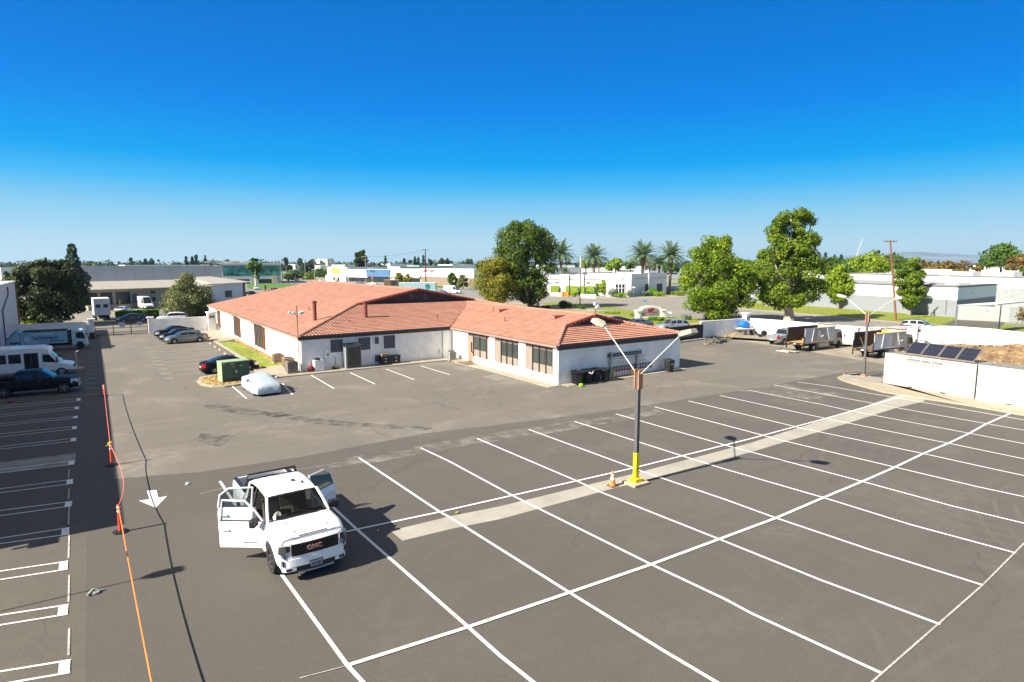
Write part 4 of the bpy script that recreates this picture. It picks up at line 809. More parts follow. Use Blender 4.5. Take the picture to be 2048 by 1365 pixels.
# black pickup on the left
vehicle('pickup','black crew-cab pickup parked at the left stalls in the shade','pickup truck',blk,(-4.25,58.75),-.09,bumper=chrome,rim=chrome)
t=thing('tonneau_box','x','x')
bpy.data.objects.remove(t)
# shuttle bus ------------------------------------------------------
t=thing('shuttle_bus','white shuttle bus with black windows parked behind the black pickup','bus',(-5.6,68.3,0),-.07); t.scale=(1,1,.93)
q=MB(); W=1.15
prof=[(-4.3,.55),(1.45,.55),(1.45,2.15),(2.3,2.15),(2.35,2.5),(2.2,2.72),(1.9,2.84),(1.4,2.9),(-4.1,2.9),(-4.3,2.75)]
q.side([(-4.3,.5),(1.55,.5),(1.55,2.1),(2.15,2.2),(2.25,2.5),(2.05,2.75),(1.6,2.88),(-4.1,2.9),(-4.3,2.7)],-W,W); q.build('body',wht,t,bevel=.12,smooth=True)
nose=MB(); nose.side([(1.5,.5),(3.62,.5),(3.78,.62),(3.78,.95),(3.55,1.12),(2.75,1.28),(1.5,1.5)],-.98,.98); nose.build('hood',wht,t,bevel=.12,smooth=True)
cabp=MB().side([(1.5,1.2),(2.85,1.26),(2.12,2.22),(1.5,2.22)],-.95,.95); cabp.build('cab',wht,t,bevel=.05)
MB().add([(2.83,-.86,1.32),(2.83,.86,1.32),(2.20,.80,2.14),(2.20,-.80,2.14)],[(0,1,2,3)]).build('windshield',clearg,t,loc=(.03,0,.02))
for s in (-1,1):
    MB().box(-3.9,-2.45,s*(W+.004),s*(W+.02),1.45,2.3).build('window',clearg,t,bevel=.004); MB().box(-2.3,-.85,s*(W+.004),s*(W+.02),1.45,2.3).build('window',clearg,t); MB().box(-.7,.15,s*(W+.004),s*(W+.02),1.45,2.3).build('window',clearg,t)
    MB().add([(1.62,s*.962,1.35),(2.6,s*.962,1.32),(2.1,s*.962,2.1),(1.62,s*.962,2.1)],[(0,1,2,3) if s<0 else (3,2,1,0)]).build('window',clearg,t)
d=MB().box(.35,1.35,-W-.02,-W-.002,.55,2.35).build('door',trimb,t)
for x in (.42,.9): MB().box(x,x+.36,-W-.034,-W-.021,.7,2.25).build('door_glass',clearg,d)
MB().box(.3,1.42,-W-.03,-W-.002,2.36,2.45).build('door_header',wht,d)
q=MB(); [q.box(3.4,3.79,s*.62,s*.97,.78,.98) for s in (-1,1)]; q.build('headlight',headl,t,bevel=.02); MB().box(3.75,3.81,-.55,.55,.62,.95).build('grille',trimb,t)
MB().box(3.6,3.9,-1.0,1.0,.42,.6).build('bumper',chrome,t,bevel=.03)
for s in (-1,1): MB().tube([(2.5,s*.95,1.3),(2.7,s*1.25,1.5),(2.7,s*1.3,1.85)],.03,6).build('mirror_arm',trimb,t); MB().box(2.62,2.74,s*1.2,s*1.42,1.35,1.85).build('mirror',trimb,t,bevel=.02)
for x in (2.9,-2.6):
    for s in (-1,1): wheel(t,x,s*.88,.39,.26,8)
q=MB(); [q.lathe([(.5,-.03),(.5,.0)],20,'y',c=(x,-W-.0,.5)) for x in (-2.6,)]; q.build('wheel_arch',under,t)
# cab-over trucks --------------------------------------------------
def cabover(t,x0,col,W=1.02,zt=2.25,white_win=False):
    q=MB().side([(x0,.55),(x0+1.75,.55),(x0+1.82,.75),(x0+1.78,1.25),(x0+1.52,2.1),(x0+1.35,zt),(x0+.1,zt),(x0,zt-.1)],-W,W); cb=q.build('cab',col,t,bevel=.06,smooth=True)
    MB().add([(x0+1.775,-W+.12,1.3),(x0+1.775,W-.12,1.3),(x0+1.53,W-.16,2.06),(x0+1.53,-W+.16,2.06)],[(0,1,2,3)]).build('windshield',clearg,cb,loc=(.02,0,.01))
    wm=clearg
    for s in (-1,1):
        MB().add([(x0+.55,s*(W+.006),1.32),(x0+1.62,s*(W+.006),1.22),(x0+1.42,s*(W+.006),2.0),(x0+.55,s*(W+.006),2.02)],[(0,1,2,3) if s<0 else (3,2,1,0)]).build('window',wm,cb)
        MB().box(x0+.42,x0+.435,s*(W-.01),s*(W+.008),.75,2.1).build('door_gap',trimb,cb); MB().box(x0+.52,x0+.62,s*W,s*(W+.03),1.0,1.12).build('handle',trimb,cb)
        MB().tube([(x0+1.5,s*W,2.05),(x0+1.75,s*(W+.22),2.0),(x0+1.8,s*(W+.24),1.7)],.02,6).build('mirror_arm',trimb,cb); MB().box(x0+1.76,x0+1.84,s*(W+.12),s*(W+.32),1.35,1.72).build('mirror',trimb,cb,bevel=.02)
        MB().box(x0+1.70,x0+1.80,s*(W-.35),s*(W-.05),.78,.98).build('headlight',headl,cb,bevel=.01)
    MB().box(x0+1.6,x0+1.92,-W,W,.42,.68).build('bumper',col,t,bevel=.03)
    for s in (-1,1): wheel(t,x0+.95,s*(W-.13),.39,.24,6)
    q=MB(); [q.lathe([(.46,-.02),(.46,.02)],20,'y',c=(x0+.95,s*(W-.01),.50)) for s in (-1,1)]; q.build('wheel_arch',under,t)
ccb=mat('sky_blue_panel',(.20,.38,.50),.4,var=.08,sc=1); navy=mat('navy_letter',(.015,.04,.10),.5); palel=mat('pale_letter',(.60,.70,.75),.5)
t=thing('cleaning_truck','light blue can cleaning box truck parked along the far left wall','truck',(-4.75,88.0,0),-.04); t.scale=(.79,.95,.98)
cabover(t,3.05,mat('cab_light_blue',(.36,.52,.62),.35),1.0,2.3)
MB().box(-3.9,2.9,-.45,.45,.5,.72).build('chassis',under,t)
MB().box(-2.85,2.55,-1.0,1.0,.85,2.25).build('cargo_body',ccb,t,bevel=.02)
q=MB().box(-2.6,2.5,-.9,.9,2.26,2.38); q.build('roof_rim',under,t)
MB().side([(-4.35,.85),(-2.9,.85),(-2.9,2.2),(-3.2,2.5),(-4.35,1.55)],-1.0,1.0).build('hopper',ccb,t,bevel=.02)
q=MB(); [q.tube([(-4.4,s*.98,1.55),(-3.2,s*.98,2.55)],.05,6) for s in (-1,1)]; q.build('hopper_edge',under,t)
MB().box(-4.1,-2.95,-1.03,-1.001,.55,1.2).build('hose_panel',mat('dark_blue_panel',(.03,.07,.13),.5),t); MB().lathe([(.24,0),(.24,.04),(.14,.04),(.14,0)],18,'y',c=(-3.85,-1.07,.82),caps=False).build('hose_reel',palel,t); MB().box(-3.45,-3.15,-1.05,-1.031,.65,.95).build('white_tank',palel,t)
text('CanCleaning.com',.50,frame((-1.55,-1.012,1.42),(1,0,0),(0,0,1)),navy,t,bold=.012,sx=.86); text('833-833-3400',.30,frame((.55,-1.012,1.05),(1,0,0),(0,0,1)),navy,t,bold=.008,sx=.9); text('Trash Can Cleaning',.30,frame((-1.75,-1.012,1.92),(1,0,0),(0,0,1)),palel,t,bold=.008,sx=1.1)
q=MB(); q.lathe([(.27,0),(.27,.012),(.15,.012),(.15,0)],24,'y',c=(-2.1,-1.014,1.5),caps=False); q.build('ring_logo',palel,t)
q=MB(); [strokes(q,-2.2,-.9+.3*k,1.2-.12*k,.045,-1.004,k) for k in range(3)]; [strokes(q,-4.0+.1*k,-3.0,1.75-.16*k,.05,-1.004,k+5) for k in range(4)]; q.build('small_print',palel,t)
for s in (-1,1): wheel(t,-2.4,s*.8,.39,.34,6)
MB().box(2.6,3.02,-.85,.85,.7,2.2).build('pump_frame',under,t); q=MB(); q.box(2.66,2.9,-.9,-.84,1.8,2.0); q.box(2.66,2.9,-.9,-.84,1.3,1.45); q.build('pump_fittings',greyv,t)
# box trucks at the right yard
cream=mat('truck_cream',(.42,.40,.33),.45,var=.05); dbed=mat('dark_bed_wall',(.045,.036,.033),.7,var=.2); beig=mat('truck_graphic',(.36,.32,.26),.5,var=.08,sc=1.2); greyp=mat('truck_side_grey',(.50,.51,.55),.5,var=.05); woodp=mat('plywood',(.45,.28,.12),.8,var=.2); yelw=mat('yellow_wood',(.60,.36,.09),.8,var=.25,sc=5); scr=mat('scrap_mixed',(.3,.24,.17),.9,var=.5,sc=3)
def hauler(loc,rz,label,graphic=True):
    t=thing('hauling_truck',label,'truck',loc,rz); t.scale=(.95,)*3; W=1.18
    MB().box(-3.6,3.9,-.45,.45,.55,.92).build('chassis',under,t)
    MB().box(-3.9,2.1,-W,W,.95,1.05).build('bed_floor',woodp if graphic else mat('grey_deck',(.14,.12,.11),.8),t)
    for s in (-1,1):
        sd=MB().box(-3.85,2.1,s*(W-.06),s*W,1.05,2.75).build('side_panel',dbed if s>0 else greyp,t,bevel=.008)
        q=MB(); [q.box(-3.8,2.05,s*(W-.10),s*(W-.061),z,z+.08) for z in (1.1,1.62,2.15,2.62)]; [q.box(x,x+.07,s*(W-.10),s*(W-.061),1.19,2.6) for x in (-3.8,-1.4,.8)]; q.build('panel_ribs',dbed,sd)
        q=MB().box(-3.9,2.12,s*(W-.08),s*(W+.02),2.751,2.81); q.build('top_rail',cream,sd)
    inn=MB().box(-3.84,2.05,-W+.061,-W+.066,1.06,2.74).build('inner_lining',dbed,t)
    if graphic: MB().add([(-2.4,-W-.006,1.22),(.9,-W-.006,1.22),(.45,-W-.006,2.0),(.25,-W-.006,2.68),(-2.1,-W-.006,2.68)],[(0,1,2,3,4)]).build('graphic_panel',beig,t)
    else: MB().add([(-.6,-W-.006,1.22),(1.9,-W-.006,1.22),(1.9,-W-.006,2.68),(-.4,-W-.006,2.68)],[(0,1,2,3)]).build('graphic_panel',beig,t)
    q=MB(); q.tube([(-2.5,-W-.02,1.2),(-2.35,-W-.02,1.9),(-2.2,-W-.02,2.7)],.03,4); q.tube([(1.0,-W-.02,1.3),(.7,-W-.02,1.9),(.4,-W-.02,2.7)],.035,4); q.tube([(1.25,-W-.02,1.2),(.85,-W-.02,1.9),(.6,-W-.02,2.7)],.02,4); q.box(-2.4,1.0,-W-.02,-W-.006,1.13,1.18); q.build('swoosh_stripe',offw,t)
    xo=-1.25 if graphic else .55
    text('R',1.15,frame((xo-.1,-W-.014,1.62),(1,0,.0),(0,0,1)),offw,t,bold=.03,name='letter_logo'); q=MB(); q.tube([(xo+.5,-W-.02,1.75),(xo+.75,-W-.02,1.72),(xo+.95,-W-.02,1.85)],.05,5); strokes(q,xo-.4,xo+1.2,1.36,.17,-W-.008,4); q.build('small_print',offw,t)
    MB().box(2.1,2.18,-W,W,.95,3.0).build('bulkhead',cream,t); MB().box(1.95,2.25,-W,W,3.0,3.1).build('bulkhead_canopy',beig,t)
    cabover(t,2.35,cream,1.03,2.35)
    for s in (-1,1): wheel(t,-1.9,s*.9,.42,.45,6)
    MB().box(-.9,1.0,-W+.02,-W+.5,.42,.92).build('side_toolbox',cream,t,bevel=.01); MB().box(1.05,1.5,-W+.1,-W+.5,.5,.92).build('tank',mat('rusty_tank',(.16,.09,.07),.6),t)
    r_=MB().box(-4.02,-3.9,-W,W,.78,1.06).build('rear_sill',trimb,t,bevel=.01)
    q=MB(); [q.box(-4.035,-4.021,y-.05,y+.05,.88,.98) for y in (-.95,-.8,.8,.95)]; q.build('marker_light',mat('amber_light',(.6,.2,.03),.3),r_); MB().box(-4.03,-4.021,-.16,.16,.86,.98).build('licence_plate',offw,r_)
    q=MB(); [q.box(-4.0,-3.9,s*(W-.1),s*(W-.0),.3,1.9) for s in (-1,1)]; q.build('rear_post',trimb,t)
    return t
t=hauler((69.3,38.45,0),-.06,'open-sided hauling truck with a big R on its side and its lift gate lowered')
g=MB(); g.box(-6.0,-4.55,-1.1,1.1,.05,.13); g.build('lift_gate',mat('gate_plate',(.48,.44,.36),.6,var=.1),t); q=MB(); q.box(-6.05,-5.9,-1.1,-.6,.1,.2); [q.tube([(-4.0,s*1.12,1.0),(-5.3,s*1.12,.13)],.025,6) for s in (-1,1)]; q.build('gate_arm',trimb,t)
T1=t
def cargo(M,seed,tall):
    R=random.Random(seed)
    def W_(p): return tuple(M@Vector(p))
    return R,W_
M1=Matrix.Translation((69.3,38.45,0))@Matrix.Rotation(-.06,4,'Z')@Matrix.Scale(.95,4); M2_=Matrix.Translation((70.4,31.4,0))@Matrix.Rotation(-.10,4,'Z')@Matrix.Scale(.95,4)
def pallet(M,x,y,z,tilt,label,m_,group=None,h=1.3):
    t=thing('pallet',label,'pallet',tuple(M@Vector((x,y,z))),0,group); t.rotation_euler=M.to_euler(); t.rotation_euler.y=tilt
    q=MB(); [q.box(-.02,.0,-.5+i*.155,-.40+i*.155,0,h) for i in range(7)]; [q.box(.0,.09,-.5,.5,zz,zz+.09) for zz in (0,h/2,h-.09)]; q.build('boards',m_,t); return t
pallet(M1,1.4,.3,1.06,.25,'grey-brown pallet leaning inside the R truck beside the bulkhead',scr)
mb=MB(); mb.M=M1; R=random.Random(9)
for i in range(5): mb.box(-1.9+R.uniform(-.2,.2),.3+R.uniform(-.2,.2),-.5+R.uniform(-.3,.3),.5,1.06+i*.06,1.11+i*.06)
tag(mb.build('plywood_sheets',yelw),'orange-yellow plywood sheets lying on the R truck bed','plywood')
mb=MB(); mb.M=M1; mb.ball((.1,-.4,1.35),(.35,.3,.28),8,5,jit=.3); tag(mb.build('white_sack',offw),'white sack on the R truck bed behind its side panel','sack')
hauler((70.4,31.4,0),-.10,'open-sided hauling truck carrying pallets, half hidden by the storage container',False)
pallet(M2_,-.4,.35,1.06,.3,'yellow pallet standing tilted in the second truck bed, left of the stacked one',yelw,h=1.5); pallet(M2_,.55,.3,1.06,.22,'bright yellow pallet leaning behind the others near the bulkhead',mat('bright_pallet',(.66,.38,.06),.8),h=1.7)
mb=MB(); mb.M=M2_
for i in range(4): [mb.box(-.1,.9,-.75+j*.3,-.55+j*.3,1.10+i*.2,1.13+i*.2) for j in range(4)]; mb.box(0,.1,-.75,.4,1.14+i*.2,1.26+i*.2); mb.box(.7,.8,-.75,.4,1.14+i*.2,1.26+i*.2)
tag(mb.build('stacked_pallets',mat('grey_pallet',(.42,.36,.27),.85,var=.2)),'stack of pale pallets in the second truck bed by the side panel','pallets')
mb=MB(); mb.M=M2_; R=random.Random(4)
for i in range(14): mb.ball((R.uniform(-1.8,.0),R.uniform(-.6,.8),1.12+R.random()*.18),(R.uniform(.1,.3),R.uniform(.08,.2),R.uniform(.05,.16)),6,4,jit=.4,rs=R)
tag(mb.build('scrap_pile',scr),'loose scrap and bags heaped on the second truck bed','scrap',kind='stuff')
mb=MB(); mb.M=M2_; mb.tube([(-2.3,.9,1.06),(-2.9,1.02,2.2)],.03,6); tag(mb.build('long_pole',mat('weathered_wood',(.3,.25,.2),.9)),'long wooden pole leaning on the dark bed wall','pole')
# silver pickup beside the truck
vehicle('pickup','pale silver pickup with its tailgate down between the tires and the R truck','pickup truck',slv,(71.2,43.1),-.10)
mb=MB(); R=random.Random(6); mb.M=Matrix.Translation((70.1,43.2,.85))@Matrix.Rotation(-.10,4,'Z')
for i in range(9): mb.ball((R.uniform(-1.5,.2),R.uniform(-.5,.5),.12+R.random()*.2),(R.uniform(.12,.35),R.uniform(.1,.25),R.uniform(.06,.2)),6,4,jit=.4,rs=R)
tag(mb.build('pickup_load',mat('blue_grey_scrap',(.22,.28,.32),.8,var=.4,sc=4)),'blue-grey odds and ends in the silver pickup bed','load',kind='stuff')
# ---------------------------------------------------------------- white pickup with open doors (nearest, most detail)
th=math.radians(1.5); d_=Vector((math.sin(th),-math.cos(th)))
TX,TY=5.18,22.05
t=thing('white_pickup','white crew-cab pickup with three doors open, standing across the stall lines','pickup truck',(TX,TY,.0),math.atan2(d_.y,d_.x)); t.name='pickup_truck'; t.scale=(1.125,)*3
wp=paint('paint_bright_white',(.84,.84,.84),.25); lin=mat('door_lining',(.50,.48,.42),.7); seatm=mat('seat_fabric',(.06,.055,.05),.8)
L2,W2=2.94,1.0; R_=.44; AX=(1.95,-1.80)
top=[(-2.94,1.35),(-1.3,1.36),(-1.2,1.26),(1.45,1.27),(1.65,1.32),(2.2,1.30),(2.6,1.255),(2.80,1.225),(2.90,1.19),(2.94,1.14)]
def hw(x):
    s=max(0,(x-2.15)/.79); b=max(0,(-x-2.6)/.34); return W2*(1-.13*s**2.2-.03*b**2)
def zb(x):
    z=.42+(.02 if x>2.5 else 0)
    for ax in AX:
        q=abs(x-ax); rr=R_*1.19
        if q<rr: z=max(z,R_+math.sqrt(rr*rr-q*q))
    return z
PR=[(0,.95),(.1,.985),(.3,1.0),(.55,.985),(.75,1.0),(.92,.97),(1,.92)]
def ring(x,bed=False):
    zt=lerp_pts(top,x); b_=min(zb(x),zt-.1); h=hw(x); pts=[(0,b_)]
    for ax in AX:
        fl=max(0,1-abs(x-ax)/.62)
    fl=max(max(0,1-abs(x-ax)/.62) for ax in AX)
    for f in (0,.08,.2,.36,.52,.68,.82,.93,1):
        z=b_+(zt-b_)*f; pts.append((h*lerp_pts(PR,(z-.42)/(zt-.42))+.035*min(1,fl*2)*max(0,1-abs(z-1.0)/.4),z))
    if bed: pts+=[(h*.92-.03,zt+.01),(h*.92-.10,zt+.01),(h*.92-.11,zt-.52),(0,zt-.52)]
    else: pts+=[(h*.84,zt+.035),(h*.62,zt+.05),(h*.5,zt+.035),(0,zt+.045)]
    return pts
def loft_(xs,bed,name,m,capf=True,capb=True,skip=None):
    vs=[];n_=0
    for x in xs:
        p=ring(x,bed); full=p+[(-y,z) for y,z in p[-2:0:-1]]; n_=len(full); vs+=[(x,y,z) for y,z in full]
    fs=[(i*n_+j,(i+1)*n_+j,(i+1)*n_+(j+1)%n_,i*n_+(j+1)%n_) for i in range(len(xs)-1) for j in range(n_) if not (skip and skip(xs[i],xs[i+1],j,n_))]
    if capf: fs.append(tuple(range((len(xs)-1)*n_,len(xs)*n_)))
    if capb: fs.append(tuple(range(n_))[::-1])
    return MB().add(vs,fs).build(name,m,t,smooth=True),vs,fs,n_
fr=[1.32+ (2.80-1.32)*i/44 for i in range(45)]
loft_(fr,False,'front_body',wp)
bd=[-2.94+(2.94-1.28)*i/40 for i in range(41)]
loft_(bd,True,'bed',wp,capb=False)
MB().box(-2.9,-1.3,-.78,.78,.84,.88).build('bed_liner',mat('bed_liner',(.03,.03,.032),.8),t)
MB().box(-1.29,-1.26,-.9,.9,.5,1.36).build('bed_front_wall',wp,t)
# cab tub: floor, firewall, sills, back panel
MB().box(-1.24,1.33,-.93,.93,.42,.55).build('sill',wp,t,bevel=.02)
MB().box(-1.24,-1.1,-.95,.95,.55,1.27).build('cab_back',wp,t,bevel=.02)
MB().box(1.15,1.31,-.92,.92,.5,1.24).build('dashboard',mat('dash_black',(.025,.024,.023),.8),t)
MB().box(.95,1.45,-.86,.86,1.05,1.26).build('dash_top',mat('dash_black'),t,bevel=.05)
def seat(x,y,w=.5):
    q=MB(); q.box(x-.25,x+.3,y-w/2,y+w/2,.6,.85); q.add([(x-.32,y-w/2,.8),(x-.12,y-w/2,.8),(x-.12,y+w/2,.8),(x-.32,y+w/2,.8),(x-.5,y-w/2,1.45),(x-.36,y-w/2,1.45),(x-.36,y+w/2,1.45),(x-.5,y+w/2,1.45)],[(0,3,2,1),(4,5,6,7),(0,1,5,4),(1,2,6,5),(2,3,7,6),(3,0,4,7)]); q.box(x-.5,x-.38,y-.14,y+.14,1.47,1.66); q.build('seat',seatm,t,bevel=.04)
seat(.3,-.43); seat(.3,.43); seat(-.55,-.4,.8); seat(-.55,.4,.8)
MB().lathe([(.17,0),(.19,.015),(.17,.03),(.15,.015),(.17,0)],20,'x',c=(.86,.42,1.12),caps=False).build('steering_wheel',trimb,t)
q=MB(); q.box(.5,.8,-.55,-.25,.86,1.05); q.ball((.62,-.40,1.12),(.16,.12,.10),8,5,jit=.3); q.build('papers_on_seat',offw,t)
# driver side (closed front door) and rear quarter panels
def sidepanel(x0,x1,s,name):
    n_=10; vs=[]
    for i in range(n_+1):
        x=x0+(x1-x0)*i/n_
        for f in (0,.08,.2,.36,.52,.68,.82,.93,1):
            z=.5+(1.26-.5)*f; vs.append((x,s*hw(x)*lerp_pts(PR,(z-.42)/(.84)),z))
    k=9; fs=[(i*k+j,(i+1)*k+j,(i+1)*k+j+1,i*k+j+1) if s<0 else (i*k+j+1,(i+1)*k+j+1,(i+1)*k+j,i*k+j) for i in range(n_) for j in range(k-1)]
    return MB().add(vs,fs).build(name,wp,t,smooth=True)
dd=sidepanel(-.10,1.31,1,'door'); MB().box(.05,.27,.985,1.03,1.04,1.09).build('handle',wp,dd,bevel=.01)
for s in (-1,1): sidepanel(-1.24,-1.12,s,'rear_corner')
for s in (-1,1): MB().box(-.14,-.05,s*.86,s*.97,.5,1.28).build('door_pillar',wp,t)
# roof, pillars, glass
rp=[(-1.22,1.30,.86),(-1.10,1.78,.78),(-.95,1.88,.755),(-.2,1.94,.75),(.66,1.91,.745),(.88,1.86,.75)]
q=MB(); vs=[]; xs=[-1.12,-1.0,-.7,-.3,.2,.65,.87]
for x in xs:
    z=lerp_pts([(p[0],p[1]) for p in rp],x); w=lerp_pts([(p[0],p[2]) for p in rp],x)
    pr=[(w,z-.06),(w*.975,z-.015),(w*.9,z+.0),(w*.78,z+.012),(w*.76,z+.004),(w*.5,z+.016),(w*.48,z+.008),(w*.2,z+.02),(w*.18,z+.012),(0,z+.012)]; full=pr+[(-y,zz) for y,zz in pr[-2::-1]]; n_=len(full); vs+=[(x,y,zz) for y,zz in full]
fs=[(i*n_+j,i*n_+j+1,(i+1)*n_+j+1,(i+1)*n_+j) for i in range(len(xs)-1) for j in range(n_-1)]; vs2=[(a,b,c-.05) for a,b,c in vs]; m0=len(vs)
fs+=[(m0+i*n_+j,m0+(i+1)*n_+j,m0+(i+1)*n_+j+1,m0+i*n_+j+1) for i in range(len(xs)-1) for j in range(n_-1)]
for i in range(len(xs)-1): fs+=[(i*n_,(i+1)*n_,m0+(i+1)*n_,m0+i*n_),((i+1)*n_-1,m0+(i+1)*n_-1,m0+(i+2)*n_-1,(i+2)*n_-1)]
fs+=[(j,m0+j,m0+j+1,j+1) for j in range(n_-1)]+[((len(xs)-1)*n_+j,(len(xs)-1)*n_+j+1,m0+(len(xs)-1)*n_+j+1,m0+(len(xs)-1)*n_+j) for j in range(n_-1)]
q.add(vs+vs2,fs).build('roof',wp,t)
for s in (-1,1):
    MB().tube([(1.50,s*.90,1.28),(1.20,s*.83,1.60),(.86,s*.745,1.86)],[.05,.042,.045],6).build('windshield_pillar',wp,t)
    q=MB(); q.add([(-1.24,s*.92,1.26),(-1.0,s*.92,1.26),(-.93,s*.80,1.80),(-1.12,s*.79,1.78),(-1.24,s*.88,1.26),(-1.0,s*.88,1.26),(-.93,s*.76,1.80),(-1.12,s*.75,1.78)],[(0,1,2,3),(4,7,6,5),(0,4,5,1),(1,5,6,2),(2,6,7,3),(3,7,4,0)]); q.build('rear_pillar',wp,t)
    MB().tube([(-.09,s*.93,1.26),(-.10,s*.78,1.86)],.04,6).build('middle_pillar',trimb if s<0 else wp,t)
wsg=MB().add([(1.54,-.86,1.29),(1.54,.86,1.29),(1.64,.4,1.29),(1.64,-.4,1.29),(.88,.72,1.86),(.88,-.72,1.86),(.92,.35,1.875),(.92,-.35,1.875)],[(0,3,7,5),(3,2,6,7),(2,1,4,6)])
gm_=bpy.data.materials.new('clear_windshield'); n=gm_; nn,ll,bb=nt(gm_); tr=nn.new('ShaderNodeBsdfTransparent'); tr.inputs[0].default_value=(.33,.37,.38,1); ms=nn.new('ShaderNodeMixShader'); fz2=nn.new('ShaderNodeFresnel'); fz2.inputs[0].default_value=1.5; bb.inputs['Base Color'].default_value=(.02,.02,.02,1); bb.inputs['Roughness'].default_value=.02
gs=nn.new('ShaderNodeBsdfGlossy'); gs.inputs['Roughness'].default_value=.02; ll.new(fz2.outputs[0],ms.inputs[0]); ll.new(tr.outputs[0],ms.inputs[1]); ll.new(gs.outputs[0],ms.inputs[2]); ll.new(ms.outputs[0],nn['Material Output'].inputs[0])
w_=wsg.build('windshield',gm_,t); q=MB(); q.tube([(1.62,.7,1.31),(1.46,.1,1.44)],.012,4); q.tube([(1.64,-.05,1.31),(1.46,-.6,1.42)],.012,4); q.build('wiper',trimb,w_); MB().add([(1.48,-.74,1.345),(1.48,-.58,1.345),(1.38,-.58,1.43),(1.38,-.74,1.43)],[(0,1,2,3)]).build('sticker',offw,w_,loc=(.02,0,.01))
MB().add([(-1.13,-.80,1.3),(-1.13,.80,1.3),(-1.09,.72,1.74),(-1.09,-.72,1.74)],[(3,2,1,0)]).build('rear_window',clearg,t,loc=(-.03,0,0))
MB().add([(-.04,.93,1.29),(1.35,.925,1.29),(1.1,.84,1.60),(.8,.765,1.82),(-.05,.775,1.85)],[(0,1,2,3,4)]).build('side_window',clearg,t,loc=(0,0,0))
gclear=gm_.copy(); gclear.name='clear_door_glass'; [setattr(x.inputs[0],'default_value',(.85,.92,.90,1)) for x in gclear.node_tree.nodes if x.type=='BSDF_TRANSPARENT']
# doors
def mkdoor(hx,s,ang,ln,front,label):
    q=bpy.data.objects
    n_=8; vs=[]; k=9
    for i in range(n_+1):
        x=-ln*i/n_
        for f in (0,.08,.2,.36,.52,.68,.82,.93,1):
            z=.5+.78*f; vs.append((x,s*(.0+(lerp_pts(PR,(z-.42)/(.84))-1.0)),z))
    vs2=[(x,y-s*.10,z) for x,y,z in vs]; N=len(vs); F1=[(i*k+j,(i+1)*k+j,(i+1)*k+j+1,i*k+j+1) for i in range(n_) for j in range(k-1)]; F2=[(N+i*k+j+1,N+(i+1)*k+j+1,N+(i+1)*k+j,N+i*k+j) for i in range(n_) for j in range(k-1)]
    E=[]; 
    for j in range(k-1): E+=[(j,j+1,N+j+1,N+j),(n_*k+j+1,n_*k+j,N+n_*k+j,N+n_*k+j+1)]
    for i in range(n_): E+=[(i*k,N+i*k,N+(i+1)*k,(i+1)*k),(i*k+k-1,(i+1)*k+k-1,N+(i+1)*k+k-1,N+i*k+k-1)]
    d=MB().add(vs+vs2,F1+F2+E).build('door',wp,t); d.location=(hx,s*.99,0); d.rotation_euler=(0,0,-s*ang)
    if s<0: d.rotation_euler=(0,0,ang)
    tilt=.16
    y0,y1=-s*.08,-s*(.08+tilt)
    if front: fp=[(-.02,1.27,y0),(-.30,1.58,-s*(.08+tilt*.5)),(-.62,1.84,y1),(-ln+.02,1.86,y1),(-ln+.0,1.27,y0)]
    else: fp=[(-.03,1.27,y0),(-.03,1.85,y1),(-ln*.72,1.83,y1),(-ln+.02,1.62,-s*(.08+tilt*.7)),(-ln,1.27,y0)]
    MB().tube([(a,c,b) for a,b,c in fp],.035,6).build('window_frame',wp,d)
    cx=sum(p[0] for p in fp)/5; cz=sum(p[1] for p in fp)/5
    gw=MB().add([(a,c,b) for a,b,c in fp],[(0,1,2,3,4)]); gw.build('window',gclear if front else (gm_ if s<0 else clearg),d)
    MB().tube([(a+(cx-a)*.08,c-s*.012,b+(cz-b)*.08) for a,b,c in fp]+[(fp[0][0]+(cx-fp[0][0])*.08,fp[0][2]-s*.012,fp[0][1]+(cz-fp[0][1])*.08)],.022,5).build('window_seal',trimb,d)
    MB().box(-ln+.06,-.06,-s*.115,-s*.101,.56,1.22).build('lining',lin,d)
    MB().box(-ln+.08,-ln+.32,0,s*.035,1.02,1.08).build('handle',wp,d,bevel=.012)
    q=MB(); q.box(-ln+.02,-.03,s*(-.012),s*.012,.60,.64); q.build('side_moulding',trimb if not front else wp,d)
    if front:
        MB().box(-.28,-.10,s*.04,s*.34,1.24,1.48).build('mirror',trimb,d,bevel=.04); MB().box(-.62,-.2,s*.0125,s*.016,.66,.69).build('emblem',chrome,d)
    return d
mkdoor(1.32,-1,math.radians(52),1.34,True,''); mkdoor(-.06,-1,math.radians(56),1.06,False,''); mkdoor(-.06,1,math.radians(58),1.06,False,'')
MB().box(1.16,1.36,1.0,1.30,1.26,1.50).build('mirror',trimb,t,bevel=.04); 
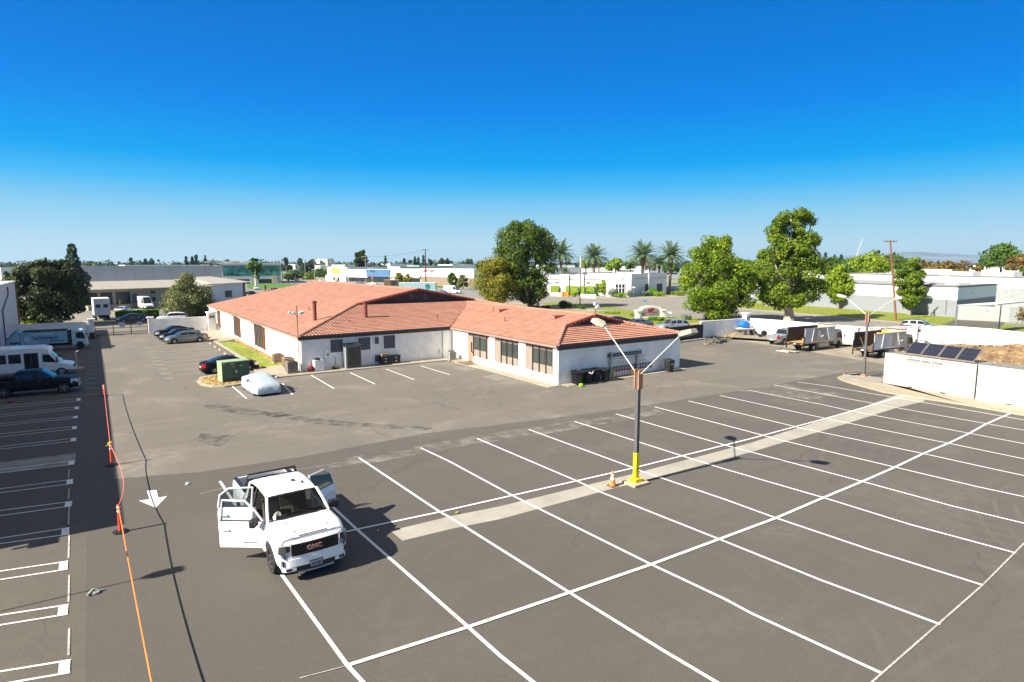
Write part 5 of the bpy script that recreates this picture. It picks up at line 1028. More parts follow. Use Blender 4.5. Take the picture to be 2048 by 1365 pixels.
# front end
def fcx(y,o=0): return 2.965+o-.085*(abs(y)/.9)**2-.10*max(0,(abs(y)-.72)/.2)**2
def curved(z0,z1,y0,y1,o=0,th=.10,rake=0,n_=14,taper=0):
    q=MB(); vs=[]
    for i in range(n_+1):
        y=y0+(y1-y0)*i/n_; yt=y*(1-taper)
        vs+=[(fcx(y,o),y,z0),(fcx(yt,o-rake),yt,z1),(fcx(yt,o-rake)-th,yt,z1),(fcx(y,o)-th,y,z0)]
    fs=[(4*i+k,4*i+4+k,4*i+4+(k+1)%4,4*i+(k+1)%4) for i in range(n_) for k in range(4)]+[(3,2,1,0),(4*n_,4*n_+1,4*n_+2,4*n_+3)]
    return q.add(vs,fs)
gr=curved(.77,1.12,-.68,.68,-.02,.08,.02).build('grille',mat('grille_black',(.012,.012,.013),.3),t)
q=MB()
for i in range(5): z=.79+i*.066; c_=curved(z,z+.026,-.65+.01*i,.65-.01*i,.0,.03); q.add(c_.v,c_.f)
q.build('grille_bars',mat('grille_dark_chrome',(.06,.06,.062),.25,.8),gr)
text('GMC',.17,frame((2.985,-.25,.90),(0,1,0),(0,0,1)),mat('emblem_red',(.72,.42,.42),.25,.7),gr,ext=.012,bold=.006,sx=1.15,name='emblem')
curved(1.12,1.185,-.80,.80,-.01,.22,.05).build('hood_lip',wp,t,smooth=True)
q=curved(.72,.775,-.86,.86,.012,.12); q.build('front_face',wp,t,smooth=True)
for s in (-1,1): MB().add([(2.93,s*.66,.74),(2.93,s*.66,1.15),(2.72,s*.97,1.12),(2.60,s*.985,.74),(2.55,s*.60,.74),(2.55,s*.60,1.15)],[(0,1,2,3)[::-s],(1,5,2),(0,3,4)]).build('fender_corner',wp,t)
curved(.47,.72,-.93,.93,.035,.30,.015).build('front_bumper',wp,t,bevel=.02,smooth=True)
curved(.30,.47,-.86,.86,-.01,.25).build('lower_valance',trimb,t,smooth=True); curved(.27,.32,-.50,.50,.03,.2).build('skid_lip',mat('grey_lip',(.3,.3,.31),.5),t,smooth=True)
for s in (-1,1): curved(.36,.47,s*.55,s*.90,.03,.1).build('bumper_corner',wp,t)
for s in (-1,1):
    h=MB(); h.add([(2.935,s*.685,1.135),(2.86,s*.84,1.13),(2.76,s*.95,1.11),(2.74,s*.975,.88),(2.83,s*.92,.84),(2.875,s*.87,.73),(2.90,s*.82,.73),(2.91,s*.80,.92),(2.945,s*.685,.95)],[(0,1,7,8)[::s],(1,2,3,4)[::s],(1,4,7)[::s],(4,5,6,7)[::s]]); h=h.build('headlight',mat('lamp_dark',(.05,.05,.055),.15),t,loc=(.006,0,0))
    q=MB(); q.tube([(2.965,s*.69,.97),(2.955,s*.69,1.12),(2.87,s*.85,1.115),(2.79,s*.95,1.09)],.012,5); q.tube([(2.84,s*.925,.86),(2.90,s*.86,.75)],.012,5); q.build('running_light',headl,h); q=MB(); q.box(2.90,2.945,s*.72,s*.80,.98,1.08); q.build('projector',clearg,h)
    MB().box(2.88,2.955,s*.66,s*.82,.385,.455).build('fog_lamp',trimb,t,bevel=.01); MB().box(2.78,2.90,s*.86,s*.90,.52,.68).build('air_slot',trimb,t,bevel=.01)
MB().box(2.985,3.006,-.185,.185,.37,.57).build('plate_frame',trimb,t)
pl=MB().box(3.0,3.012,-.165,.165,.39,.55).build('licence_plate',mat('plate_white',(.36,.36,.35),.4),t)
text('34Z1584',.098,frame((3.015,-.15,.425),(0,1,0),(0,0,1)),navy,pl,bold=.002,sx=.78)
q=MB(); q.tube([(2.82,-.62,1.245),(2.84,0,1.252),(2.82,.62,1.245)],.008,4); q.build('hood_seam',trimb,t)
q=MB(); q.box(2.76,2.79,-.40,.40,1.275,1.288); q.build('hood_slot',trimb,t)
for s in (-1,1): MB().add([(1.75,s*.60,1.372),(1.75,s*.50,1.372),(2.55,s*.42,1.318),(2.55,s*.52,1.318),(1.75,s*.55,1.392),(2.55,s*.47,1.336)],[(0,1,4),(3,5,2),(1,2,5,4),(0,4,5,3)]).build('hood_crease',wp,t)
for ax in AX:
    for s in (-1,1): wheel(t,ax,s*.86,R_,.27,6,mat('dark_alloy',(.13,.13,.135),.3,.7))
MB().box(-2.6,2.6,-.6,.6,.30,.5).build('underbody',under,t)
q=MB(); [q.box(ax-.55,ax+.55,-.72,.72,.5,1.0) for ax in AX]; q.build('wheel_well',under,t)
# bed rails, rack and tailgate
q=MB(); [q.box(-2.93,-1.3,s*.80,s*.93,1.362,1.41) for s in (-1,1)]; q.build('bed_rail',trimb,t,bevel=.01)
MB().box(-2.99,-2.92,-.84,.84,.66,1.37).build('tailgate',wp,t,bevel=.02)
q=MB(); q.tube([(-1.38,-.86,1.4),(-1.42,-.76,1.90),(-1.42,.76,1.90),(-1.38,.86,1.4)],.035,8); q.tube([(-1.6,-.86,1.4),(-1.52,-.74,1.86),(-1.52,.74,1.86),(-1.6,.86,1.4)],.03,8)
q.tube([(-1.40,-.80,1.72),(-1.44,0,1.74),(-1.40,.80,1.72)],.03,6); q.box(-1.47,-1.45,-.74,.74,1.45,1.66)
q.build('headache_rack',trimb,t)
for s in (-1,1): MB().box(-3.0,-2.93,s*.78,s*.92,.85,1.25).build('taillight',taill,t)
q=MB(); q.lathe([(.06,0),(.05,.04),(.01,.05)],10,c=(.1,.25,1.95)); q.box(.36,.44,.42,.48,1.90,1.98); q.build('antenna_pod',trimb,t)
MB().box(-3.05,-2.95,-.85,.85,.5,.66).build('rear_bumper',chrome,t,bevel=.02)
# ================================================================ RIGHT YARD
def seg_wall(pts,h,th,name,label,cap=True,mt=None,cat='wall'):
    t=thing(name,label,cat); q=MB(); c=MB()
    P_=[Vector((p[0],p[1])) for p in pts]; L_=[];R_=[];L2=[];R2=[]
    for i,p in enumerate(P_):
        d=(P_[min(i+1,len(P_)-1)]-P_[max(i-1,0)]).normalized(); n_=Vector((-d.y,d.x)); L_.append(p+n_*th/2); R_.append(p-n_*th/2); L2.append(p+n_*(th/2+.05)); R2.append(p-n_*(th/2+.05))
    for i in range(len(P_)-1):
        q.prism([tuple(L_[i]),tuple(L_[i+1]),tuple(R_[i+1]),tuple(R_[i])],0,h); c.prism([tuple(L2[i]),tuple(L2[i+1]),tuple(R2[i+1]),tuple(R2[i])],h,h+.09)
    q.build('wall',mt or white,t)
    if cap: c.build('coping',mt or white,t)
    return t
def pillar(x,y,h,w,label,boxes=True):
    t=thing('wall_pillar',label,'pillar',(x,y,0)); MB().box(-w/2,w/2,-w/2,w/2,0,h).build('shaft',white,t,bevel=.02); MB().box(-w/2-.14,w/2+.14,-w/2-.14,w/2+.14,h,h+.18).build('cap',white,t,bevel=.03)
    if boxes: q=MB(); [q.box(s*.18-.1,s*.18+.1,-w/2-.2,-w/2,h*.72,h*.86) for s in (-1,1)]; q.build('speaker',darkm,t,bevel=.02)
    return t
WT=[G(px,py,2.15) for px,py in ((1496,637),(1560,641.5),(1625,647),(1674,651),(1739,656))]+[G(1840,653.5,2.15),G(1922,654.5,2.15),G(1990,659.5,2.15),G(2047,666,2.15),G(2160,682,2.15)]
seg_wall([(67.2,53.2)]+[WT[0]],2.1,.2,'boundary_wall','grey-shaded white wall between the black gate and the corner pillar')
seg_wall(WT,2.1,.22,'boundary_wall','long sunlit white wall that curves behind the hauling trucks and dirt mound')
pillar(WT[0][0]-.2,WT[0][1]+.2,2.75,.75,'white capped corner pillar with dark fittings behind the blue tarp')
x,y=G(1713,664,2.1); pillar(x,y,2.45,.5,'white capped pillar with paired fittings just left of the second truck')
x,y=G(1757,664,2.1); pillar(x+.0,y,2.45,.5,'white capped pillar with paired fittings between lamp and second truck')
x,y=G(1832,658,2.1); pillar(x,y,2.4,.5,'white capped pillar behind the second truck bulkhead')
# black screened gate
g0=Vector(G(1405,679)); g1=Vector((57.5,51.2)); t=thing('screened_gate','long black mesh-covered sliding gate behind the wing end','gate',(*g0,0),math.atan2(g1.y-g0.y,g1.x-g0.x)); L_=(g1-g0).length
meshm=mat('black_mesh',(.02,.019,.018),.8,var=.3); MB().box(0,L_,-.02,.02,.28,1.95).build('screen',meshm,t); q=MB(); [q.box(x,x+.08,-.05,.05,.1,2.0) for x in (0,L_*.28,L_*.55,L_*.8,L_-.08)]; q.box(0,L_,-.05,.05,1.95,2.03); q.box(0,L_,-.05,.05,.2,.28); q.build('frame',darkm,t)
MB().box(0,L_,.35,.45,.12,.2).build('white_rail',offw,t); q=MB(); [q.lathe([(.15,-.04),(.15,.04)],12,'y',c=(x,-.1,.15)) for x in (1.0,L_*.5)]; q.build('wheel',blackm,t)
# containers
def container(loc,rz,L_,label,col):
    t=thing('shipping_container',label,'storage container',loc,rz,'pale storage containers'); W=2.44; h=2.6
    # local: long face on -x side running along -y from the origin
    q=MB(); n_=int(L_/.28); vs=[]
    for i in range(n_*2+1):
        y=-.12-(L_-.24)*i/(n_*2); o_=.0 if i%2 else .035
        vs+=[(o_+.02,y,.16),(o_+.02,y,h-.12)]
    q.add(vs,[(2*i,2*i+1,2*i+3,2*i+2) for i in range(n_*2)]); q.box(.06,W-.02,-.03,-L_+.03,.16,h-.05); q.build('side_wall',col,t)
    q=MB(); q.box(0,.12,0,-.12,.0,h); q.box(0,.12,-L_+.12,-L_,.0,h); q.box(W-.12,W,0,-.12,.0,h); q.box(W-.12,W,-L_+.12,-L_,0,h)
    q.box(-.01,.1,-.121,-L_+.121,.02,.16); q.box(-.01,.1,-.121,-L_+.121,h-.12,h-.005); q.box(.12,W-.12,-.01,.1-.12,h-.12,h-.003); q.box(.12,W-.12,-L_+.08,-L_,h-.12,h-.003); q.build('corner_frame',col,t,bevel=.008)
    q=MB(); nr=int(L_/.35)
    for i in range(nr): y=-.2-(L_-.4)*i/nr; q.add([(.1,y,h-.03),(W-.1,y,h-.03),(W-.1,y-.12,h),(.1,y-.12,h),(.1,y-.22,h),(W-.1,y-.22,h),(.1,y-.35,h-.03),(W-.1,y-.35,h-.03)],[(0,1,2,3),(3,2,5,4),(4,5,7,6)])
    q.box(.0,W,-.05,-L_+.05,h-.06,h-.032); q.build('roof_sheet',mat('container_roof',(.22,.215,.19),.7,var=.2,sc=2),t)
    q=MB()
    for yy in (.30,.66): q.box(-.014,-.006,-L_*yy,-L_*yy-.36,.03,.14)
    q.build('fork_pocket',blackm,t); q=MB()
    for i in range(int(L_/.45)): q.box(-.013,-.008,-.35-i*.45,-.47-i*.45,h-.085,h-.06)
    q.build('roof_bolts',greyv,t)
    return t
crm=mat('container_cream',(.42,.405,.36),.5,var=.03,sc=1.5,c2=(.44,.425,.385),det=8)
a=Vector(G(1765.5,769)); b=Vector(G(1947,801.5)); L1=(b-a).length; rz=math.atan2((a-b).y,(a-b).x)-PI/2
t=container((a.x,a.y,.06),rz,L1,'cream storage container with solar panels on its roof and lettering on its side',crm)
text('SOUTHWEST  MOBILE  STORAGE',.20,frame((-.022,-1.75,2.24),(0,-1,0),(0,0,1)),mat('faded_blue_letter',(.16,.17,.28),.6),t,bold=.004,sx=.90)
q=MB(); qq=MB(); strokes(qq,0,2.2,0,.07,0,3); 
q.M=Matrix.Translation((-.018,-1.95,2.10))@Matrix.Rotation(-PI/2,4,'Z'); strokes(q,0,2.4,.0,.06,0,3); q.M=Matrix.Translation((-.018,-1.85,1.98))@Matrix.Rotation(-PI/2,4,'Z'); strokes(q,0,2.6,.0,.05,0,8); q.build('small_print',mat('faded_blue_letter'),t)
CT=t; d=(b-a).normalized(); c2_=b+d*.12
container((c2_.x,c2_.y,.06),rz+.075,6.1,'bright white storage container end to end with the lettered one, cut by the picture edge',mat('container_white',(.80,.80,.79),.5,var=.04,sc=1.5))
# solar array on the container roof
t=thing('solar_array','row of four tilted solar panels on the lettered container roof','solar panels',(a.x,a.y,2.66),rz); cell=glassy('solar_cell',(.016,.018,.034),.35); pw=1.2
for i in range(4):
    y0=-1.35-i*(pw+.06); A=Vector((.35,y0,.12)); Bv=Vector((1.45,y0,.98)); 
    f=MB(); f.add([A,(A.x,y0-pw,A.z),(Bv.x,y0-pw,Bv.z),Bv,A+Vector((.03,0,-.05)),Vector((A.x+.03,y0-pw,A.z-.05)),Vector((Bv.x+.03,y0-pw,Bv.z-.05)),Bv+Vector((.03,0,-.05))],[(3,2,1,0),(4,5,6,7),(0,1,5,4),(1,2,6,5),(2,3,7,6),(3,0,4,7)]); f=f.build('panel',mat('panel_frame',(.30,.30,.31),.35,.5),t)
    q=MB()
    for r_ in range(3):
        for c_ in range(4):
            u0,u1=.03+.315*r_,.03+.315*r_+.305; v0,v1=y0-.04-c_*(pw-.08)/4,y0-.04-(c_+.96)*(pw-.08)/4; P0=A+(Bv-A)*u0; P1=A+(Bv-A)*u1; up=Vector((-.008,0,.012)); q.add([(P0.x+up.x,v0,P0.z+up.z),(P0.x+up.x,v1,P0.z+up.z),(P1.x+up.x,v1,P1.z+up.z),(P1.x+up.x,v0,P1.z+up.z)],[(3,2,1,0)])
    q.build('cells',cell,f)
q=MB(); q.box(.28,.36,-1.2,-6.5,.04,.12); 
for y in (-1.3,-2.6,-3.9,-5.2,-6.4): q.tube([(.35,y,.06),(1.46,y,.06)],.03,5); q.tube([(1.46,y,.03),(1.47,y,.92)],.03,5); q.tube([(1.44,y,.1),(1.0,y,.55)],.02,5)
q.build('support_frame',mat('rusty_frame',(.22,.16,.13),.7),t)
# dirt mound behind the containers
R=random.Random(12); nx,ny=40,70; vs=[]
import mathutils
for i in range(nx+1):
    for j in range(ny+1):
        u,v=i/nx,j/ny; y=34-v*50; wx=np.interp(y,[-20,24,28,32,36],[95,88.5,87.5,84.5,81]); x=74+(wx-.4-74)*u if y>26 else 62+(wx-.4-62)*u
        e=min(1,u*4,(1-u)*8,v*6,(1-v)*6); n_=mathutils.noise.fractal(Vector((x*.35,y*.35,1.3)),.9,2.1,6); n2=mathutils.noise.noise(Vector((x*1.7,y*1.7,3)))
        vs.append((x,y,.02+max(0,e)*max(0,.75+.55*n_+.14*n2)))
q=MB().add(vs,[(i*(ny+1)+j,i*(ny+1)+j+1,(i+1)*(ny+1)+j+1,(i+1)*(ny+1)+j) for i in range(nx) for j in range(ny)]); structure(q.build('dirt_mound',dirtm,smooth=True))
R=random.Random(22); mb=MB()
for i in range(260):
    u,v=R.random(),R.random(); y=32-v*30; x=68+u*17; mb.ball((x,y,.85+R.random()*.25),(R.uniform(.06,.2),R.uniform(.05,.16),R.uniform(.05,.12)),5,4,jit=.3,rs=R)
tag(mb.build('rubble',mat('pale_rubble',(.34,.26,.16),.9,var=.3)),'loose rubble scattered over the dirt mound','rubble',kind='stuff')
# tires, tarp, debris by the wall
def tyre(x,y,z,rx,rz_,label):
    t=MB().lathe([(.25,-.12),(.38,-.13),(.42,-.08),(.42,.08),(.38,.13),(.25,.12),(.25,-.12)],20).build('old_tire',tyrem,smooth=True); t.location=(x,y,z); t.rotation_euler=(rx,0,rz_); tag(t,label,'tire','old tires piled against the white wall')
for i,(px,py,z,rx,lb) in enumerate(((1502,671,.4,1.1,'old tire leaning at the left end of the pile by the wall'),(1511,671,.45,.9,'old tire tilted in the middle of the pile'),(1519,674,.25,.35,'old tire lying nearly flat in front of the pile'),(1528,674,.5,1.2,'old tire standing at the right of the pile'),(1524,669,.9,.5,'old tire resting on top of the pile'))):
    x,y=G(px,py); tyre(x,y,z,rx,.6*i,lb)
x,y=G(1489,669.5); t=thing('jet_ski','jet ski under a bright blue tarp on a low trailer by the corner pillar','jet ski',(x,y,0),-.4)
bt=mat('blue_tarp',(.01,.16,.62),.5,var=.2,sc=3,bump=.5,bsc=4); q=MB(); q.ball((-.1,0,1.35),(.95,.5,.55),14,8,jit=.14); q.build('tarp',bt,t,smooth=True); q=MB(); q.ball((0,0,.8),(1.45,.55,.30),14,6,jit=.04); q.build('hull',gm,t,smooth=True)
q=MB(); q.box(-1.5,1.7,-.5,-.42,.35,.43); q.box(-1.5,1.7,.42,.5,.35,.43); q.box(-1.5,-1.4,-.5,.5,.35,.43); q.build('trailer_frame',galv,t); [wheel(t,-.3,s*.65,.26,.16,5) for s in (-1,1)]
x,y=G(1503,668); tag(MB().box(x-.15,x+.15,y-.15,y+.15,.3,1.1).build('red_can',mat('red_plastic',(.5,.06,.05),.5),bevel=.03),'small red container standing beside the jet ski trailer','container')
x,y=G(1500,664); t=MB().lathe([(.22,0),(.30,.7),(.33,.72),(.3,.7)],16).build('grey_barrel',greyv); t.location=(x,y,.5); tag(t,'dark grey bucket on the wall side behind the red container','bucket')
R=random.Random(31); mb=MB()
for i in range(34):
    px=R.uniform(1408,1475); py=688-(px-1408)*.28+R.uniform(-4,6); x,y=G(px,py); a=R.uniform(-.5,.9); L_=R.uniform(.5,2.6)
    mb.tube([(x,y,.08+R.random()*.2),(x+L_*math.cos(a),y+L_*math.sin(a),.08+R.random()*.35)],R.uniform(.03,.08),4)
tag(mb.build('lumber_pile',mat('old_lumber',(.45,.35,.22),.9,var=.3)),'scattered old lumber and planks along the shaded wall','lumber',kind='stuff')
mb=MB()
for i in range(14):
    x,y=G(R.uniform(1412,1450),R.uniform(681,688)); mb.ball((x,y,.25),(R.uniform(.15,.5),R.uniform(.15,.35),R.uniform(.12,.3)),7,5,jit=.45,rs=R)
tag(mb.build('junk_heap',mat('dark_junk',(.08,.08,.08),.7,var=.6,sc=4)),'dark heap of junk and bags at the end of the gate','junk',kind='stuff')
# ================================================================ LEFT SIDE
def simple_building(label,prisms,name='building',extra=None):
    t=thing(name,label,'building')
    for nm,pl,z0,z1,m in prisms: MB().prism(pl,z0,z1).build(nm,m,t)
    return t
lw=mat('left_building_paint',(.52,.54,.57),.8,var=.04)
t=simple_building('tall pale blue-grey building with a drainpipe at the left picture edge',[('wall',R4(-40,-8.9,27.4,86),0,6.75,lw),('wall',R4(-40,-8.95,86.01,111),0,7.35,lw),('parapet',R4(-40,-8.85,86.0,111.1),7.35,7.5,offw),('roof',R4(-39,-9.5,28,85),6.76,6.8,gm)])
q=MB(); q.tube([(-8.83,92.5,.1),(-8.83,92.5,4.4),(-8.83,100,6.0),(-8.83,100,7.0)],.07,8); q.build('drainpipe',mat('drainpipe_dark',(.05,.06,.09),.5),t)
MB().box(-20,-12,90,100,7.96,8.6).build('roof_unit',gm,t)
MB().box(-9.1,-8.8,110.6,111.1,1,7.2).build('corner_trim',wood,t)
MB().box(-8.88,-8.0,26.9,27.05,4.3,4.4).build('wall_lamp_arm',darkm,t); MB().box(-8.3,-7.6,26.7,27.25,4.2,4.35).build('wall_lamp',darkm,t)
seg_wall([(-9.4,101.9),(-.55,101.3)],1.95,.25,'boundary_wall','shaded white wall behind the blue can cleaning truck'); seg_wall([(6.55,100.6),(14.2,100.7)],2.0,.25,'boundary_wall','white wall between the iron gate and the tiled building')
pillar(-.45,101.3,2.25,.65,'white gate pillar left of the iron gate',False); pillar(6.5,100.6,2.2,.6,'white gate pillar right of the iron gate',False); pillar(14.4,100.6,2.6,1.1,'broad white capped pillar touching the stone end of the tiled building')
t=thing('iron_gate','wide black iron bar gate with two notice boards across the drive','gate',(-.1,101.2,0),math.atan2(-.7,6.35)); L_=6.3
q=MB(); [q.box(i*.13,i*.13+.022,-.012,.012,.1,1.9) for i in range(int(L_/.13)+1)]; q.build('bars',darkm,t); q=MB(); [q.box(0,L_,-.03,.03,z,z+.07) for z in (.08,1.0,1.88)]; [q.box(x,x+.08,-.035,.035,.05,1.98) for x in (0,2.1,4.2,L_-.08)]; q.build('frame',darkm,t)
nb=MB(); nb.box(2.85,3.55,-.06,-.04,1.1,1.75); nb.box(5.0,5.6,-.06,-.04,1.2,1.75); nb=nb.build('notice_board',mat('notice_lavender',(.42,.42,.55),.6),t); q=MB(); [strokes(q,2.9,3.5,1.65-.09*i,.04,-.062,i) for i in range(5)]; [strokes(q,5.05,5.55,1.65-.09*i,.04,-.062,i+9) for i in range(4)]; q.build('small_print',navy,nb)
x,y=G(155,737); t=thing('sign_stand','slim pole with a pale round base standing by the bus nose','sign stand',(x,y,0)); MB().tube([(0,0,.1),(-.05,0,1.55),(.2,0,1.7)],.04,6).build('pole',mat('tan_pole',(.5,.42,.3),.6),t); MB().lathe([(.55,0),(.5,.08),(.06,.12)],18).build('base',conc,t)
x,y=G(185,678); t=thing('bin','small black bin at the foot of the left gate pillar','bin',(x+.0,y,0)); MB().box(-.3,.3,-.25,.25,.05,.75).build('body',blackm,t,bevel=.04); MB().box(-.33,.33,-.28,.28,.76,.84).build('lid',blackm,t)
x,y=G(22,805); tag(MB().ball((x,y,.12),(.22,.2,.12),9,6,jit=.4).build('maroon_bundle',mat('maroon_cloth',(.18,.07,.08),.8)),'small maroon bundle on the ground in front of the black pickup','bundle')
# ================================================================ BEYOND THE YARD
offv=mat('far_white',(.74,.74,.72),.8,var=.05,sc=.3); fgrey=mat('far_grey_wall',(.44,.445,.44),.8,var=.06,sc=.15); froof=mat('far_roof_grey',(.30,.32,.34),.7,var=.1,sc=.1); darkw=mat('far_dark_opening',(.02,.022,.025),.4); tealg=mat('teal_glass',(.012,.10,.09),.08,var=.6,sc=.35,c2=(.05,.20,.18),det=7); bluef=mat('blue_fascia',(.06,.15,.30),.6); cream_w=mat('cream_wall',(.42,.37,.28),.8); tanw=mat('tan_wall',(.22,.17,.13),.8); redl=mat('red_letter',(.5,.03,.08),.5); yelf=mat('yellow_fascia',(.52,.38,.08),.7)
def FB(label,A,Bp,depth,top,parts,wallm=None,name='building',roofm=None,cat='building',parapet=.3):
    """building whose front runs from ground point A to B; top = height"""
    A=Vector(A); Bp=Vector(Bp); d=Bp-A; L_=d.length; t=thing(name,label,cat,(*A,0),math.atan2(d.y,d.x))
    MB().box(0,L_,0,depth,0,top).build('wall',wallm or offv,t); MB().box(.2,L_-.2,.2,depth-.2,top+.0,top+.05).build('roof',roofm or froof,t)
    if parapet: q=MB(); q.box(-.05,L_+.05,-.08,.15,top,top+parapet); q.box(-.05,.15,.151,depth,top,top+parapet); q.box(L_-.15,L_+.05,.151,depth,top,top+parapet); q.build('parapet',wallm or offv,t)
    if L_>22:
        q=MB(); k_=int(L_/7)
        for i in range(1,k_): q.box(L_*i/k_-.04,L_*i/k_+.04,-.012,-.001,.1,top-.2)
        q.build('joint_lines',greyv,t)
    for nm,u0,u1,z0,z1,m,*r in parts:
        o_=r[0] if r else .06; MB().box(L_*u0,L_*u1,-o_,-.005,z0,z1).build(nm,m,t)
    return t,L_
def zat(px,py,A): return H+ray(px,py)[2]*math.hypot(*A)/math.hypot(*ray(px,py)[:2])
def ux(A,Bp,px): 
    r=ray(px,560); A=Vector(A);Bp=Vector(Bp);d=Bp-A; k=(A.x*r[1]-A.y*r[0])/(d.y*r[0]-d.x*r[1]); return k
A=G(155,573);Bp=G(445,568.5); FB('long plain grey warehouse on the left horizon behind the dock building',A,Bp,40,zat(155,533.5,A),[],fgrey)
A=G(445,568.5);Bp=G(563,567); zt=zat(445,531,A); z2=zat(445,553,A); t,L_=FB('two-storey office with teal mirror glass beside the grey warehouse',A,Bp,40,zt,[('glass_band',.02,.98,z2,zt-.3,tealg),('spandrel',.0,1,.1,z2,fgrey,.04),('entrance_panel',.85,.93,0.1,z2+.2,cream_w,.3),('dark_window',.6,.83,.1,2.2,darkw),('dark_window',.25,.45,.1,2.2,darkw)],fgrey); MB().box(-.3,L_+.3,-.5,39,zt+.3,zt+1.1).build('roof_band',mat('pale_roof_band',(.5,.47,.42),.8),t)
q=MB(); R=random.Random(3)
for i in range(1,12): q.box(L_*i/12-.04,L_*i/12+.04,-.1,-.061,z2,zt-.3)
q.box(0,L_,-.1,-.061,(z2+zt)/2-.05,(z2+zt)/2+.05); q.build('mullion',mat('teal_mullion',(.02,.12,.11),.3,.5),t)
for i in range(8): x=R.uniform(0,L_*.8); MB().box(x-8,x+R.uniform(2,6)-8,10,14,zt+1.1,zt+R.uniform(1.6,2.4)).build('roof_unit',gm,t)
# dock building
A=G(160,622);Bp=G(424,607); ze=zat(165,580,A); t,L_=FB('low white loading dock building with three dark bays and a pale metal roof','' or A,Bp,14,ze,[],cream_w,parapet=0)
for a,b,z in ((168,192,3.6),(198,222,3.6),(229,258,3.8)):
    u0,u1=ux(A,Bp,a)*L_,ux(A,Bp,b)*L_; MB().box(u0,u1,-.04,-.005,1.0,ze*.83).build('dock_bay',darkw,t); MB().box(u0-.3,u1+.3,-1.6,-.05,.0,1.0).build('dock_platform',conc,t)
u0,u1=ux(A,Bp,262)*L_,ux(A,Bp,271)*L_; MB().box(u0,u1,-.06,-.005,1.0,3.2).build('door',mat('blue_grey_door',(.10,.14,.17),.6),t)
for a in (300,383): u0=ux(A,Bp,a)*L_; w=MB().box(u0,u0+.9,-.06,-.005,1.2,2.2).build('window',darkw,t); MB().box(u0,u0+.9,-.06,-.005,3.0,3.7).build('window',darkw,t)
MB().add([(-1,-1.8,ze),(L_,-1.8,ze),(L_,7,ze+1.5),(-1,7,ze+1.5),(-1,-1.8,ze-.2),(L_,-1.8,ze-.2),(-1,15,ze),(L_,15,ze)],[(0,1,2,3),(4,5,1,0),(3,2,7,6),(0,3,6,4),(1,5,7,2)]).build('metal_roof',mat('pale_metal_roof',(.36,.34,.29),.6,var=.08,sc=1),t)
q=MB(); [q.box(i*1.35,i*1.35+.05,-1.83,-1.80,ze-.2,ze+.05) for i in range(int(L_/1.35))]; q.build('roof_seams',greyv,t)
[MB().tube([(ux(A,Bp,a)*L_,-1.7,0),(ux(A,Bp,a)*L_,-1.7,2)],.12,6).build('yellow_bollard',yel,t) for a in (228,275)]
A=G(425,607);Bp=G(487,601); ze=zat(430,568,A); t,L_=FB('white office block with a low pale hip roof next to the dock building',A,Bp,16,ze,[('dark_window',.40,.62,1.2,2.9,darkw)],offv,parapet=0)
MB().add([(-1,-1,ze),(L_+3,-1,ze),(L_+3,17,ze),(-1,17,ze),(3,8,ze+1.6),(L_-2,8,ze+1.6)],[(0,1,5,4),(1,2,5),(2,3,4,5),(3,0,4),(0,3,2,1)]).build('hip_roof',mat('pale_hip_roof',(.40,.38,.34),.7),t); q=MB(); q.box(L_+.3,L_+2.6,1,14,.1,ze-.1); q.build('dark_porch',darkw,t)
# mall row
mall=[((655,563),(695,564),535,'small yellow-towered store with white porch on the boulevard',[('yellow_sign',.25,.62,.55,.95,yelf,.5),('porch',.0,1.0,0,.45,offv,1.2),('dark_window',.38,.48,.02,.3,darkw,1.3),('dark_window',.6,.7,.02,.3,darkw,1.3),('yellow_door',.5,.58,.02,.3,yelf,1.3)]),
((695,564),(735,565),539.5,'white strip-mall store with dark shopfront left of the blue awning',[('dark_window',.05,1,.02,.38,darkw)]),
((735,565),(781,567),539,'strip-mall store with a long blue fascia',[('blue_sign',0,1,.45,1.0,bluef,.5),('dark_window',0,1,.02,.44,darkw)]),
((781,567),(842,569),538.5,'white strip-mall store with faint red sign letters behind yellow trees',[('dark_window',.15,.98,.02,.36,darkw),('canopy',0,1,.42,.55,cream_w,.8)]),
((842,569),(948,575),538,'carpet store with white fascia and tan wall',[('tan_wall',0,1,.0,.52,tanw,.08)])]
for a,b,yt,lb,pr in mall:
    A=G(*a);Bp=G(*b); z=zat(a[0],yt,A); t,L_=FB(lb,A,Bp,30,z,[(n_,u0,u1,z0*z,z1*z,m,*r) for n_,u0,u1,z0,z1,m,*r in pr],offv,parapet=.2)
    if 'carpet' in lb: text('CARPET CRAFTS',1.75,frame((L_*.035,-.12,z*.80),(1,0,0),(0,0,1)),redl,t,ext=.03,bold=.05,sx=.98); q=MB(); strokes(q,L_*.04,L_*.18,z*.60,.7,-.12,2); q.build('small_print',mat('brown_letter',(.3,.2,.15),.6),t)
    if 'faint red' in lb: q=MB(); strokes(q,L_*.1,L_*.62,z*.80,1.0,-.1,6); q.build('small_print',mat('pale_red_letter',(.6,.3,.28),.6),t)
    if 'blue fascia' in lb: q=MB(); strokes(q,L_*.02,L_*.4,z*.78,1.3,-.52,7); q.build('small_print',navy,t)
